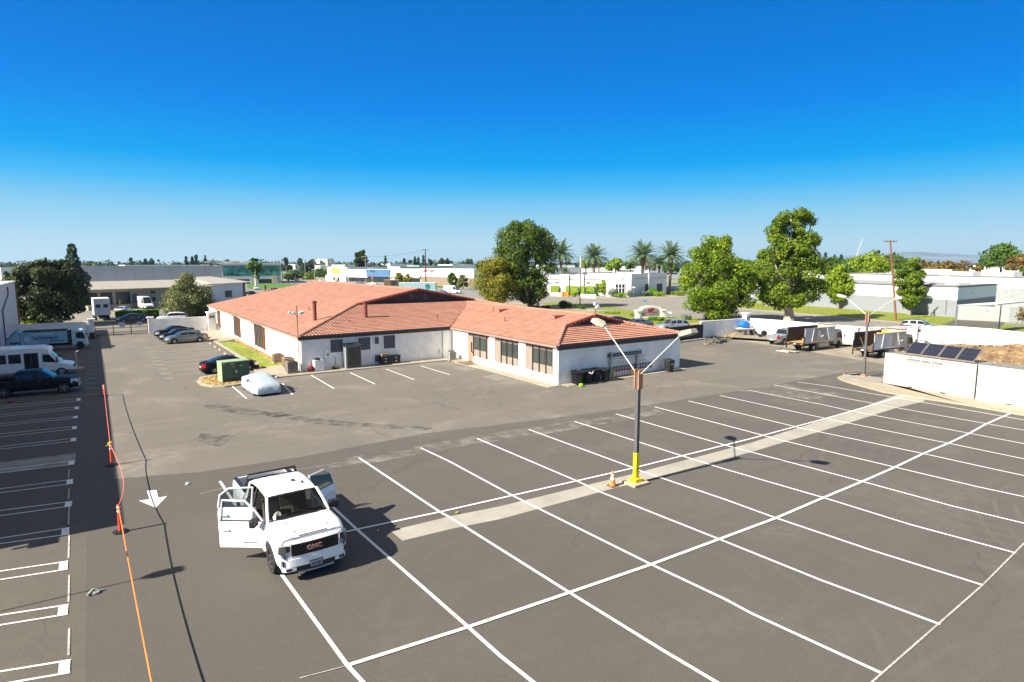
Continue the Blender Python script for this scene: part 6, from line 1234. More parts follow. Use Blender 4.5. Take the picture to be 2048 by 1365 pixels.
# white commercial building behind the palms
A=G(1085,590.5);Bp=G(1262,592.5); zt=zat(1150,553,G(1150,591)); t,L_=FB('long white commercial building behind the palms with clipped green wall hedges','' or A,Bp,45,zt,[('red_line',0,1,zt*.82,zt*.86,mat('dull_red_line',(.42,.16,.12),.7))],offv,roofm=froof,parapet=.4)
hedgem=leafmat('hedge_leaf',(.10,.16,.01),(.26,.36,.02),trans=.2)
for a,b in ((1102,1119),(1132,1140),(1142,1157),(1162,1170),(1173,1190)):
    u0,u1=ux(A,Bp,a)*L_,ux(A,Bp,b)*L_; MB().box(u0,u1,-1.1,-.05,.1,zt*.5).build('wall_hedge',mat('hedge_green',(.17,.25,.02),.9,var=.4,sc=2,bump=1,bsc=6),t,bevel=.1)
for a in (1129.5,1159,1210): u0=ux(A,Bp,a)*L_; MB().box(u0-1.3,u0+1.3,-.5,-.01,0,zt+.6).build('pilaster',offv,t)
q=MB(); [q.box(ux(A,Bp,a)*L_-.5,ux(A,Bp,a)*L_+.5,-.1,-.02,zt*.62,zt*.72) for a in (1114,1176)]; q.build('vent',greyv,t)
A2=G(1216,594);B2=G(1262,594); d2=(Vector(B2)-Vector(A2)); zt2=zat(1240,548,G(1240,594)); t=thing('entrance_block','white arched entrance block with three-bay glass door and script lettering','building',(*A2,0),math.atan2(d2.y,d2.x)); L_=d2.length
MB().box(0,L_,-.2,8,0,zt2-.7).build('wall',offv,t); q=MB(); q.side([(L_*.15,zt2-.72),(L_*.85,zt2-.72)]+[(L_*.5+L_*.35*math.cos(a*PI/12),zt2-.7+.9*math.sin(a*PI/12)) for a in range(0,13)],-.25,1.0); q.build('arch_parapet',offv,t)
dz=zat(1240,569,G(1240,594)); MB().box(L_*.30,L_*.72,-.3,-.205,.2,dz).build('glass_door',darkw,t); q=MB(); [q.box(L_*u-.12,L_*u+.12,-.36,-.301,.2,dz) for u in (.30,.44,.58,.72)]; q.box(L_*.3,L_*.72,-.37,-.301,dz*.68,dz*.72); q.box(L_*.3,L_*.72,-.37,-.301,dz,dz+.2); q.build('door_mullion',offv,t)
q=MB(); strokes(q,L_*.32,L_*.68,zt2*.74,.6,-.22,11); q.build('small_print',mat('pink_letter',(.45,.25,.27),.6),t)
A=G(1262,593);Bp=G(1332,590); zt=zat(1300,549.5,G(1300,591)); bsh=offv; t,L_=FB('white block with dark doorways behind the two right palms',A,Bp,20,zt,[('dark_window',.38,.47,.1,zt*.55,darkw),('dark_window',.72,.88,.1,zt*.55,darkw),('dark_stripe',.1,.45,zt*.82,zt*.86,fgrey),('dark_stripe',.55,.98,zt*.82,zt*.86,fgrey),('pilaster',.46,.53,0,zt,offv,.4)],bsh)
seg_wall([G(1332,589),G(1372,586)],2.4,.2,'yard_fence','grey-pink metal fence with blue car behind it, right of the white block',mt=mat('pinkish_fence',(.45,.36,.36),.7),cat='fence')
vehicle('sedan','dark blue car behind the fence right of the palms','car',paint('paint_navy',(.02,.05,.14)),(*G(1345,588),0),.4,far=True)
# planter walls and orange pots
seg_wall([G(1102,592),G(1125,593)],.9,.4,'planter_wall','low white planter wall left of the orange pots'); seg_wall([G(1160,596),G(1192,597)],1.0,.4,'planter_wall','low white planter wall with small symbols right of the black street lamp')
orp=mat('orange_pot',(.72,.28,.03),.6)
for i,(px,py,lb) in enumerate(((1100,590,'orange square pot beside the white car'),(1125,593,'orange pot, left of the three grouped ones'),(1130,593,'orange pot in the middle of the three grouped ones'),(1135.5,593.3,'orange pot, right of the three grouped ones'))):
    x,y=G(px,py); q=MB(); q.lathe([(.35,0),(.5,1.25),(.55,1.3),(.45,1.3)],8); q=q.build('plant_pot',orp,loc=(x,y,.02)); tag(q,lb,'plant pot','orange plant pots on the corner')
# grey and white building on the right
A=G(1497,603);Bp=G(1911,635.5); zt=zat(1911,575.5,Bp); C_=G(1994,570.5,zt); zs=zat(1911,601,Bp)
t=thing('grey_white_building','long white building with pale grey lower band facing the lawn','building'); A=Vector(A);Bp=Vector(Bp);C_=Vector(C_); D_=A+(C_-Bp)
MB().prism([tuple(A),tuple(Bp),tuple(C_),tuple(D_)],zs+.06,zt).build('wall',mat('bright_white_wall',(.80,.80,.79),.8,var=.03),t); MB().prism([tuple(A),tuple(Bp),tuple(C_),tuple(D_)],0,zs-.06).build('lower_wall',mat('pale_grey_band',(.22,.24,.265),.8,var=.03),t)
e=(Bp-A).normalized()*.06; f=(C_-Bp).normalized()*.06
def grow(k): return [tuple(A-e*k-f*k),tuple(Bp+e*k-f*k),tuple(C_+e*k+f*k),tuple(D_-e*k+f*k)]
MB().prism(grow(1),zs-.06,zs+.06).build('dark_stripe',fgrey,t); MB().prism(grow(1.5),zt,zt+.24).build('roof_trim',mat('trim_dark_grey',(.10,.10,.105),.7),t)
MB().prism([tuple(A+e*10+f*10),tuple(Bp-e*10+f*10),tuple(C_-e*10-f*10),tuple(D_+e*10-f*10)],zt+.245,zt+.28).build('roof',mat('roof_pale_grey',(.33,.33,.33),.8,var=.1,sc=.3),t)
for u,v,s in ((.42,.3,1.2),(.46,.5,.8),(.93,.35,1.0),(.88,.2,.5),(.97,.6,.4),(.2,.4,.8)):
    p=A+(Bp-A)*u+(D_-A)*v; MB().ball((p.x,p.y,zt+.3),(s*1.5,s*1.5,s*.5),12,6).build('roof_dome',gm,t,smooth=True)
q=MB(); p=A+(Bp-A)*.965-f*2; q.cyl(p.x,p.y,.5,zs,.06,n=6); q.build('downspout',greyv,t)
q=MB(); [q.ball(tuple(Bp+(C_-Bp)*u-e*0+Vector((.0,0)))+(zt*.78,) if 0 else (*(Bp+(C_-Bp)*u+e*1.5),zt*.78),.16,8,5) for u in (.35,.72)]; q.build('wall_light',offv,t)
A=G(1914,640);Bp=G(2018,645); zw=zat(1914,611,A); t=seg_wall([A,Bp],zw,.15,'screen_wall','plain pale grey screen wall with an orange and white diamond notice',False,mat('screen_grey',(.30,.32,.31),.7,var=.03),'fence')
p=Vector(A)+(Vector(Bp)-Vector(A))*.60; n_=Vector((-(Vector(Bp)-Vector(A)).normalized().y*-1,-(Vector(Bp)-Vector(A)).normalized().x)); 
dx=(Vector(Bp)-Vector(A)).normalized(); nn_=Vector((dx.y,-dx.x)); 
if nn_.dot(-p)<0: nn_=-nn_
def dia(c,r,m,o_): 
    c3=Vector((*(c+nn_*o_),zw*.62)); X=Vector((*dx,0)); Z=Vector((0,0,1)); return MB().add([c3-X*r,c3-Z*r,c3+X*r,c3+Z*r],[(0,1,2,3) if (X.cross(Z)).dot(Vector((*nn_,0)))<0 else (0,1,2,3)]).build('diamond_notice',m,t)
dia(p,.42,offw,.12); MB().add([Vector((*(p+nn_*.14),zw*.62))+Vector((-.4*dx.x,-.4*dx.y,0)),Vector((*(p+nn_*.14),zw*.62)),Vector((*(p+nn_*.14),zw*.62+.4))],[(0,1,2)]).build('notice_corner',wood,t)
seg_wall([G(2018,645),(140,15)],zw*.9,.12,'screen_wall','lower grey fence continuing right of the diamond notice wall',False,mat('fence_grey',(.26,.28,.28),.7),'fence')
A=Vector(G(1914,610,4.2));Bp=Vector(G(2003,604,4.2)); t=thing('flat_canopy','flat white canopy roof standing beside the grey screen wall','canopy'); MB().prism([tuple(A),tuple(Bp),(Bp.x+6,Bp.y-1.5),(A.x+7,A.y-2.5)],4.0,4.2).build('roof',offv,t); [MB().cyl(p.x,p.y,0,4,.08,n=6).build('post',greyv,t) for p in (A+Vector((.3,0)),Bp)]
A=G(1700,598);Bp=G(2140,632); zt=zat(1848,558.5,G(1848,609.5)); t,L_=FB('very long white industrial building behind the grey and white one',Vector(A)+Vector((16,10)),Vector(Bp)+Vector((16,10)),34,zt*1.0,[('roller_door',.80,.99,0,zt*.7,mat('pale_grey_door',(.30,.31,.32),.7)),('roof_line',0,1,zt+.5,zt+.8,greyv,.12)],mat('soft_white_wall',(.50,.50,.50),.8),roofm=mat('far_roof_white',(.6,.6,.6),.7,var=.15,sc=.2),parapet=.8)
R=random.Random(41)
for i in range(9): x=L_*(.25+.08*i)+R.uniform(-2,2); y=R.uniform(4,20); MB().box(x,x+R.uniform(1.5,3.5),y,y+2.5,zt+.05,zt+R.uniform(1,2)).build('roof_unit',offv if i%2 else gm,t)
# distant roofs
far=[(780,838,528.5,650,'white'),(838,905,532,480,'grey'),(905,950,530,560,'white'),(800,875,534,420,'grey'),(690,735,530.5,700,'white'),(640,672,532,760,'white'),(590,640,529,820,'white'),(1098,1160,536,420,'grey'),(1160,1230,537,460,'white'),(1230,1310,533,560,'white'),(1300,1360,536,430,'grey'),(1090,1150,531,640,'white'),(1640,1700,534,460,'white'),(1545,1640,531,600,'white'),(1705,1800,547,290,'white'),(1690,1795,541,340,'grey'),(1850,1905,540,340,'white'),(1840,2050,546,300,'white'),(1880,1960,533,620,'white'),(1960,2060,531,700,'white'),(1840,1880,528,900,'white'),(250,420,531,520,'white'),(0,150,536,420,'white'),(655,668,518.5,900,'tower'),(640,655,521,900,'tower'),(1630,1650,514,520,'tower')]
where=['left of the wooden pole','behind the carpet store','left of the orange-leaved tree','behind the blue fascia','behind the tall pine','behind the yellow-towered store','behind the utility poles','behind the first palm','behind the second palm','behind the third palm','behind the fourth palm','beyond the first two palms','right of the tallest right tree','between the two big right trees','behind the leaning pole','under the green trees by the leaning pole','right of the column tree','along the far right edge','behind the orange trees','behind the big dark tree at right','under the hills','beyond the grey warehouse','beyond the magnolia','in the far centre','beside the far tower','behind the tallest right tree']
for (a,b,yt,d,k),w in zip(far,where):
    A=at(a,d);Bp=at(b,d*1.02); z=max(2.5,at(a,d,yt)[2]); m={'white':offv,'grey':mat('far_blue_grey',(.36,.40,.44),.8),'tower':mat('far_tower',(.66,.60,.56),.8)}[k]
    lb={'white':'distant low white building ','grey':'distant low grey building ','tower':'distant pale tower block '}[k]+w
    t,L_=FB(lb,A,Bp,30 if k!='tower' else 15,z,[('window_band',.08,.92,z*.35,z*.5,darkw)] if d<620 or k=='tower' else [],m,roofm=offv if random.random()<.5 else froof,parapet=.2)
# ---------------------------------------------------------------- poles, signs
polew=mat('pole_wood',(.20,.085,.05),.85,var=.25,sc=1.5); polef=mat('pole_grey',(.30,.27,.25),.8)
def upole(px,yb,yt,label,arms=((.0,2.2),),mt=None,r=.15,lean=0,d=None):
    x,y=G(px,yb) if d is None else at(px,d); h=ht(px,yb,yt) if d is None else at(px,d,yt)[2]
    t=thing('utility_pole',label,'utility pole',(x,y,0),-YAW); MB().tube([(lean*-1,0,h),(0,0,0)],[r*.7,r],8).build('pole',mt or polew,t)
    for k,(dz,w) in enumerate(arms): q=MB(); z=h-.3-dz; xx=-lean*z/h; q.box(xx-w/2,xx+w/2,-.07,.07,z,z+.14); [q.cyl(xx+s*w*.45,0,z+.14,z+.34,.05,n=6) for s in (-1,-.5,.5,1)]; q.build('crossarm',mt or polew,t)
    return t
upole(1792,641,481,'tall reddish-brown utility pole leaning left beside the lawn',((0,2.3),(3.1,2.2)),r=.19,lean=2.1)
upole(852,577,499,'tall dark brown utility pole in front of the carpet store',((0,2.8),),mt=mat('pole_dark_wood',(.05,.025,.018),.85),r=.26)
for px,yb,yt,lb in ((565,563,512,'utility pole right of the teal glass office'),(611,562,519,'slim utility pole, left of two behind the road cars'),(630,563,517,'utility pole with crossarm, right of two behind the road cars'),(664,565,516,'utility pole behind the yellow-towered store'),(732,568,513,'pale utility pole in front of the tall pine')): upole(px,yb,yt,lb,((0,3),(1.6,2.6)),polef,.2)
def street_lamp(px,yb,yt,label,m,top=None,arm=0):
    x,y=G(px,yb); h=ht(px,yb,yt); t=thing('street_lamp',label,'street lamp',(x,y,0),-YAW); MB().tube([(0,0,0),(0,0,h*.78 if top else h)],[.13,.09],8).build('pole',m,t)
    if top: MB().tube([(0,0,h*.78),(0,0,h)],[.16,.16],8).build('upper_sleeve',offw,t)
    if arm: MB().tube([(0,0,h-.2),(-arm,0,h)],.05,6).build('arm',m,t); MB().box(-arm-.5,-arm+.1,-.12,.12,h-.06,h+.08).build('lamp_head',m,t)
    return t
t=street_lamp(1160,612,514,'black street lamp with a white upper sleeve between two palms',darkm,True,1.6); MB().box(-.35,-.1,-.15,.15,2.6,3.4).build('box',darkm,t)
street_lamp(661,566,516,'pale street lamp right of the paired utility poles',polef,None,1.5); street_lamp(565,566,520,'pale street lamp beside the teal office corner',polef,None,1.2); street_lamp(862,570,541,'short pale street lamp in front of the carpet lettering',polef); street_lamp(744,568,535,'pale post with red round sign by the blue fascia',polef)
def sign(px,yb,yt,label,kind_):
    x,y=G(px,yb); h=ht(px,yb,yt); t=thing('road_sign',label,'road sign',(x,y,0),-YAW); MB().cyl(0,.03,0,h,.04,n=6).build('post',galv,t)
    if kind_=='stop':
        for k in (0,1):
            z=h-.4-k*.75; q=MB(); q.side([(.36*math.cos(PI/8+a*PI/4),z+.36*math.sin(PI/8+a*PI/4)) for a in range(8)],-.02,.0); o=q.build('sign_face',mat('sign_red',(.55,.02,.03),.4),t)
            if k==0: text('STOP',.26,frame((-.29,-.024,z-.09),(1,0,0),(0,0,1)),offw,o)
            else: MB().box(-.24,.24,-.03,-.021,z-.07,z+.07).build('bar',offw,o)
    else: MB().box(-.45,.45,-.02,.01,h-.35,h).build('sign_face',mat('sign_blue',(.03,.22,.5),.5) if kind_=='blue' else offw,t)
sign(976,612,596,'red stop sign in front of the orange-leaved tree','stop'); sign(940,607,578,'small blue street sign on a thin post by the road','blue'); sign(1281+9,616,601,'small round blue sign across the road above the monument','blue')
sign(1500,622,590,'small pale sign on the far sidewalk between the big trees','white'); sign(1267,594,574,'white round sign on the palm corner','white'); sign(1381,640,614,'slim white post right of the monument sign','white'); sign(1338,636,624,'red and white marker post beside the monument','white'); sign(745+0,569,552,'red oval sign on the mall driveway','stop')
# monument sign
x,y=G(1300,637.5); t=thing('monument_sign','white arched monument sign with crimson emblem and lettering','sign',(x,y,0),-.30); sc_=ht(1300,637.5,611); w=2.55
for s in (-1,1): MB().box(s*w-.33,s*w+.33,-.35,.35,0,sc_*.56).build('pillar',white,t); MB().box(s*w-.48,s*w+.48,-.5,.5,sc_*.56,sc_*.66).build('pillar_cap',white,t,bevel=.05)
q=MB(); q.side([(-w+.35,.1),(w-.35,.1),(w-.35,sc_*.72)]+[(math.cos(a*PI/14)*(w-.35),sc_*.72+sc_*.26*math.sin(a*PI/14)) for a in range(1,14)]+[(-w+.35,sc_*.72)],-.18,.18); q.build('sign_wall',white,t)
q=MB(); q.side([(-1.75,sc_*.2),(1.75,sc_*.2),(1.75,sc_*.62)]+[(math.cos(a*PI/14)*1.75,sc_*.62+sc_*.2*math.sin(a*PI/14)) for a in range(1,14)]+[(-1.75,sc_*.62)],-.21,-.181); fc=q.build('sign_face',mat('sign_grey_brown',(.30,.28,.26),.7,var=.1),t)
q=MB(); q.ball((-.15,-.23,sc_*.63),(.55,.02,.30),12,6); q.ball((.35,-.23,sc_*.74),(.28,.02,.22),10,6); q.build('emblem',mat('crimson',(.30,.01,.06),.5),fc); q=MB(); strokes(q,-1.4,1.5,sc_*.42,.28,-.215,5); q.build('lettering',mat('crimson'),fc); q=MB(); strokes(q,.1,1.5,sc_*.32,.1,-.215,8); q.build('small_print',darkm,fc)
# traffic, trailer, van
def vh(kind,px,py,rz,col,label,cat='car',name=None): 
    x,y=G(px,py); return vehicle(kind,label,cat,col,(x,y,.02),rz,name=name,far=True)
vh('van',905,588,-.85,wht,'white high-roof cargo van parked by the road right of the trailer','van','cargo_van'); vh('sedan',886,590,-.8,bluep,'blue-grey car between the trailer and the white van')
x,y=G(836,588); t=thing('box_trailer','long pale blue box trailer with a round teal emblem','trailer',(x,y,0),-.62); MB().box(-6,6,-1.25,1.25,.9,3.6).build('body',mat('pale_blue_box',(.26,.38,.44),.5),t,bevel=.05); MB().box(-6.05,6.05,-1.3,1.3,3.6,3.72).build('roof',offw,t); MB().lathe([(.95,0),(.95,.02),(.1,.02)],20,'y',c=(3.4,-1.28,2.3)).build('emblem',tealg,t); q=MB(); [q.lathe([(.45,-.15),(.45,.15)],14,'y',c=(xx,-1.0,.45)) for xx in (-4.5,-3.5,3.5)]; q.build('wheel',tyrem,t); MB().box(-5.5,5.5,-.5,.5,.5,.9).build('chassis',under,t)
x,y=G(783,572.5); t=thing('store_monument','brown and dark store monument sign beside the road','sign',(x,y,0),-.6); MB().box(-3.2,3.2,-.4,.4,0,2.6).build('slab',mat('brown_slab',(.12,.07,.04),.7),t); MB().box(-.2,2.7,-.45,-.401,.3,2.3).build('dark_panel',darkw,t); MB().box(-3.3,3.3,-.5,.5,2.6,2.8).build('cap',cream_w,t)
for k,px,py,rz,c,lb in (('suv',594,562.5,1.2,slv,'grey-blue SUV on the boulevard farthest left'),('sedan',642,564.5,1.5,wht,'white sedan on the boulevard left of the pale street lamp'),('sedan',667,565.5,2.0,wht,'white car on the boulevard right of the pale street lamp'),('sedan',718,569.5,2.4,bluep,'dark blue car on the boulevard before the white mall'),('sedan',744,571,2.4,wht,'white car on the boulevard under the red sign'),('sedan',513,580,1.4,wht,'small white car by the teal office lawn'),('sedan',561,586,.6,wht,'white car in front of the red pickup'),('suv',503,594,.9,blk,'black car parked by the white office block'),('suv',1085,592,-.3,slv,'silver-white hatchback turning at the palm corner')): vh(k,px,py,rz,c,lb)
vh('pickup',550,588,.3,redp,'bright red pickup parked beyond the tiled roof','pickup truck')
x,y=G(530,592); t=thing('feather_flag','tall red and black feather flag in the far lot','flag',(x,y,0)); MB().cyl(0,0,0,3.2,.03,n=5).build('pole',darkm,t); MB().add([(0,-.01,1.2),(.45,-.01,2.0),(.6,-.01,3.0),(.1,-.01,3.3),(0,.02,1.2),(.45,.02,2.0),(.6,.02,3.0),(.1,.02,3.3)],[(0,1,2,3),(7,6,5,4),(0,4,5,1),(1,5,6,2),(2,6,7,3)]).build('flag',mat('flag_dark_red',(.25,.04,.02),.7),t)
vehicle('sedan','dark grey sedan crossing just beyond the iron gate','car',drk,(5.3,122.3,.02),PI+.08)
vehicle('suv','white SUV parked left part hidden behind the wall by the spreading tree','car',wht,(*G(345,645),.02),PI,far=True)
vh('van',291,618,-1.35,wht,'white van parked at the dock in front of the hedge','van','cargo_van'); vh('sedan',246,628,1.2,wht,'small white car near the dock behind the hedge')
x,y=G(204,640); t=thing('box_truck','white box truck seen from behind beyond the iron gate','truck',(x,y,0),PI/2+.05); MB().box(-2.6,2.2,-1.2,1.2,1.0,3.9).build('box_body',offw,t,bevel=.03); q=MB(); q.add([(-2.62,-1.05,2.2),(-2.62,1.05,2.2),(-2.62,1.05,3.2),(-2.62,-1.05,3.2)],[(3,2,1,0)]); q.build('rear_door',wht,t); [MB().box(-2.66,-2.63,s*.55-.35,s*.55+.35,2.3,2.9).build('rear_window',darkw,t) for s in (-1,1)]; MB().box(-2.5,4.2,-.5,.5,.5,1.0).build('chassis',under,t); MB().box(2.4,4.2,-1.0,1.0,.6,2.5).build('cab',wht,t,bevel=.1); [wheel(t,xx,s*.95,.45,.3,6,far=True) for xx in (-1.5,3.3) for s in (-1,1)]
vehicle('suv','dark blue SUV driving on the street beyond the curved wall','car',paint('paint_slate',(.07,.10,.14)),(*G(1838,663),.02),-1.35)
# visitors' cars behind the wing
vehicle('sedan','dark sedan farthest left of the three cars behind the gable','car',blk,(*G(1232,652),.03),-.35+PI); vehicle('sedan','black and white sedan in the middle of the three cars before the monument','car',bluep,(*G(1274,657),.03),-.35+PI); vehicle('suv','silver SUV right of the three cars, behind the black gate','car',slv,(*G(1345,662),.03),-.35+PI)
# crane far off
A=at(1711,900,517); Bc=at(1726,900,477); t=thing('tower_crane','faint white crane jib slanting up on the horizon','crane'); MB().tube([(A[0],A[1],0),A,Bc],[.5,.55,.35],5).build('jib',mat('crane_pale',(.45,.47,.5),.6),t)
def wires(label,pts,offs):
    t=thing('power_lines',label,'power lines')
    for o_ in offs:
        for a_,b_ in zip(pts,pts[1:]): MB().tube(sag(Vector(a_)+Vector(o_),Vector(b_)+Vector(o_),.9,0,10),.022,4).build('wire',darkm,t)
hp=lambda px,yb,yt:(*G(px,yb),ht(px,yb,yt))
pA=hp(1792,641,481); pB=hp(852,577,499)
wires('thin sagging power lines running from the pole at the carpet store to the left',[hp(732,568,513),pB],((0,0,0),(.9,0,-.1)))
# ================================================================ TREES
barkm=mat('bark_grey',(.26,.22,.18),.9,var=.3,sc=4,bump=.8,bsc=10); barkd=mat('bark_dark',(.11,.085,.065),.9,var=.3,sc=3)
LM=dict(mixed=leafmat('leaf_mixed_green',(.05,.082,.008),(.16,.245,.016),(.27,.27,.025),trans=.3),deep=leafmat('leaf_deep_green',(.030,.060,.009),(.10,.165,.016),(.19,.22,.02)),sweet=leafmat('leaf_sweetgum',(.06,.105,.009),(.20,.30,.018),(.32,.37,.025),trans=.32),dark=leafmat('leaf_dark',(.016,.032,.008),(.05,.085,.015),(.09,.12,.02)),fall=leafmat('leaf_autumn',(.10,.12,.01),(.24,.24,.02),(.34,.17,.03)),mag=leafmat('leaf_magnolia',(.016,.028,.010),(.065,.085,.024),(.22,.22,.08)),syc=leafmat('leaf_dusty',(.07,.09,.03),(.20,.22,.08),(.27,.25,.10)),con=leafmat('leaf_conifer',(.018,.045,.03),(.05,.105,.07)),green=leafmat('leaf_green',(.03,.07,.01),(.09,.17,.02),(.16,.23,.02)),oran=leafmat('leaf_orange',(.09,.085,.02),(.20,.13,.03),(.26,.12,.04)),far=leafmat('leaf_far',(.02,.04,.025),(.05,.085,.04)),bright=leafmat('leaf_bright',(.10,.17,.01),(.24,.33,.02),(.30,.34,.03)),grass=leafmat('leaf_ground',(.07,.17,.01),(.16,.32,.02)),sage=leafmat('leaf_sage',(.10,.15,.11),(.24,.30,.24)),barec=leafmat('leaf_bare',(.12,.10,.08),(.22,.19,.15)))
def foliage(name,blobs,n,leaf,m,parent,seed=1,loc=None,fill=.2):
    r=np.random.default_rng(seed); bl=np.array(blobs,float); w=(bl[:,3]*bl[:,5])**1.0; w/=w.sum(); k=r.choice(len(bl),n,p=w); b=bl[k]
    d=r.normal(size=(n,3)); d/=np.linalg.norm(d,axis=1)[:,None]; rad=np.where(r.random(n)<fill,r.random(n)**.5*.9,.74+.44*r.random(n)**1.3); c=b[:,:3]+d*b[:,3:6]*rad[:,None]
    nr=d+r.normal(size=(n,3))*.65+np.array([0,0,.25]); nr/=np.linalg.norm(nr,axis=1)[:,None]; a=np.cross(nr,r.normal(size=(n,3))); a/=np.linalg.norm(a,axis=1)[:,None]; e=np.cross(nr,a); s=leaf*(.45+1.0*r.random(n)**1.5)[:,None]
    a=a*s*.5; e=e*s*.5*(.6+.5*r.random(n))[:,None]; bend=nr*s*.18
    V=np.empty((n,4,3)); V[:,0]=c-a-bend*0; V[:,1]=c+e*1.0-bend; V[:,2]=c+a; V[:,3]=c-e-bend*.6
    me=bpy.data.meshes.new(name); me.vertices.add(4*n); me.vertices.foreach_set('co',V.reshape(-1)); me.loops.add(4*n); me.loops.foreach_set('vertex_index',np.arange(4*n,dtype=np.int32)); me.polygons.add(n); me.polygons.foreach_set('loop_start',np.arange(0,4*n,4,dtype=np.int32)); me.polygons.foreach_set('loop_total',np.full(n,4,dtype=np.int32)); me.update(calc_edges=True); me.materials.append(m)
    o=bpy.data.objects.new(name,me); put(o,parent)
    if loc: o.location=loc
    return o
def env_blobs(h0,h1,w,prof,nb,seed,bs=.26,dep=None):
    """blobs filling a crown between heights h0,h1, width w; prof maps 0..1 height to 0..1 radius"""
    r=random.Random(seed); out=[]; dep=dep or w
    for i in range(nb):
        f=r.random(); R0=lerp_pts(prof,f)*w/2; a=r.uniform(0,2*PI); q=(r.random()**.45)*max(0,R0-w*bs*.42); s=w*bs*r.uniform(.55,1.15)*(.55+.45*lerp_pts(prof,f)); out.append((math.cos(a)*q,math.sin(a)*q*dep/w,h0+(h1-h0)*f,s*.5*1.1,s*.5*1.1*dep/w,s*.5*.85))
    return out
ROUND=[(0,.35),(.15,.75),(.4,1),(.7,.85),(.9,.5),(1,.15)]; CONE=[(0,1),(.3,.75),(.7,.32),(1,.03)]; COLM=[(0,.45),(.2,.85),(.5,1),(.8,.8),(1,.25)]; SPREAD=[(0,.8),(.2,1),(.6,.85),(.9,.55),(1,.3)]
def tree(label,px,yb,yt,wpx,kind,n,leaf,prof=ROUND,crown0=None,nb=40,seed=1,trunk=.25,group=None,name='tree',bark=None,d=None,bs=.28,pc=None,limbs=5,fill=.2,base=None):
    if d is None: x,y=G(px,yb); h=ht(px,yb,yt)
    else: x,y=at(px,d); h=at(px,d,yt)[2]
    D=math.hypot(x,y); w=wpx*D/F*.98*(cp*math.cos(math.atan2(px-CX,F))**-1 if 0 else 1)*math.cos(math.atan((px-CX)/F)); 
    h0=h*.25 if crown0 is None else (ht(px,yb,crown0) if d is None else max(.3,at(px,d,crown0)[2]))
    t=thing(name,label,'tree',(x,y,0),0,group); off=(0,0) if pc is None else ((pc-px)*D/F*cyw,-(pc-px)*D/F*syw)
    bl=env_blobs(h0,h-w*bs*.25,w,prof,nb,seed,bs); bl=[(b[0]+off[0]*min(1,(b[2]-h0)/(h-h0)+.5),b[1]+off[1]*min(1,(b[2]-h0)/(h-h0)+.5),*b[2:]) for b in bl]
    foliage('crown',bl,n,leaf,LM[kind],t,seed,fill=fill)
    q=MB(); tr=h*.022*(trunk/.25)+.05; q.tube([(0,0,-.1),(.03*w*.3,0,h0*.5),(0,.02*w,h0*1.05),(off[0]*.5,off[1]*.5,h0+(h-h0)*.55)],[tr*1.25,tr,tr*.85,tr*.25],8)
    r=random.Random(seed+5)
    for i in range(limbs):
        b=bl[r.randrange(len(bl))]; s=(0,0,h0*r.uniform(.6,1.05)); q.tube([s,((s[0]+b[0])*.45,(s[1]+b[1])*.45,(s[2]+b[2])*.5),b[:3]],[tr*.5,tr*.34,tr*.12],5)
    q.build('trunk',bark or barkm,t,smooth=True); return t
# big trees round the boulevard
tree('tall dense dark green tree, biggest left of the palms',1060,618,436,154,'deep',36000,.38,[(0,.35),(.12,.62),(.3,.82),(.5,1),(.72,.92),(.9,.72),(1,.4)],crown0=606,nb=140,seed=3,pc=1049,bs=.20,limbs=9,trunk=.35)
tree('shorter autumn-tinted tree with orange leaves left of the tall dark one',1004,620,511,112,'fall',19000,.32,[(0,.5),(.3,.95),(.6,1),(1,.45)],crown0=604,nb=70,seed=8,pc=990,limbs=7)
tree('broad light green tree behind the wall left of the blue tarp',1448,643,470,160,'sweet',40000,.34,[(0,.6),(.15,.92),(.45,1.03),(.7,.95),(.9,.68),(1,.35)],crown0=628,nb=150,seed=5,pc=1431,bs=.21,limbs=10,trunk=.3)
tree('tallest tree on the right with a narrow dark top, behind the white wall',1577,644,419,146,'mixed',40000,.34,[(0,.5),(.12,.88),(.3,1.02),(.45,.96),(.56,.84),(.7,.78),(.9,.78),(1,.55)],crown0=614,nb=170,seed=11,pc=1578,bs=.20,limbs=9,trunk=.42,bark=mat('bark_pale',(.42,.33,.26),.9,var=.25,sc=3))
tree('light green tree on the far lawn between the two big ones',1533,613,498,84,'sweet',9000,.42,ROUND,crown0=598,nb=34,seed=15,pc=1522)
tree('small upright yellow-green tree against the white building, left of the leaning pole',1675,618,530,62,'bright',8000,.42,COLM,crown0=599,nb=80,seed=17,pc=1676,bs=.33)
tree('dense column-shaped tree against the white building, right of the leaning pole',1818,631,515,64,'mixed',14000,.36,[(0,.4),(.15,.85),(.45,1),(.8,.92),(1,.5)],crown0=613,nb=90,seed=19,pc=1817)
tree('dark glossy broad tree behind the left wall by the pale building',85,652,518,158,'mag',26000,.40,[(0,.7),(.3,1),(.6,.95),(.85,.75),(1,.5)],crown0=640,nb=110,seed=23,pc=100,bs=.18,bark=barkd,limbs=8)
tree('dusty green spreading tree in front of the dock building',378,634,546,130,'syc',19000,.29,[(0,.75),(.25,1),(.6,.8),(.85,.5),(1,.2)],crown0=626,nb=60,seed=29,pc=378,limbs=8,bark=barkd)
tree('tall dark blue-green conifer left of the grey warehouse',146,575,487,62,'con',9000,.62,CONE,crown0=563,nb=60,seed=31,bs=.34,bark=barkd,d=190)
tree('slim pale-trunked tree in front of the teal glass office',512,579,513,34,'green',2200,.9,[(0,.5),(.3,.8),(.6,1),(1,.4)],crown0=556,nb=24,seed=33,trunk=.3,bark=mat('bark_white',(.55,.5,.42),.8))
tree('small flat-topped tree on the lawn corner by the teal office',577,569,550,28,'far',500,.9,SPREAD,crown0=560,nb=10,seed=35,bark=barkd)
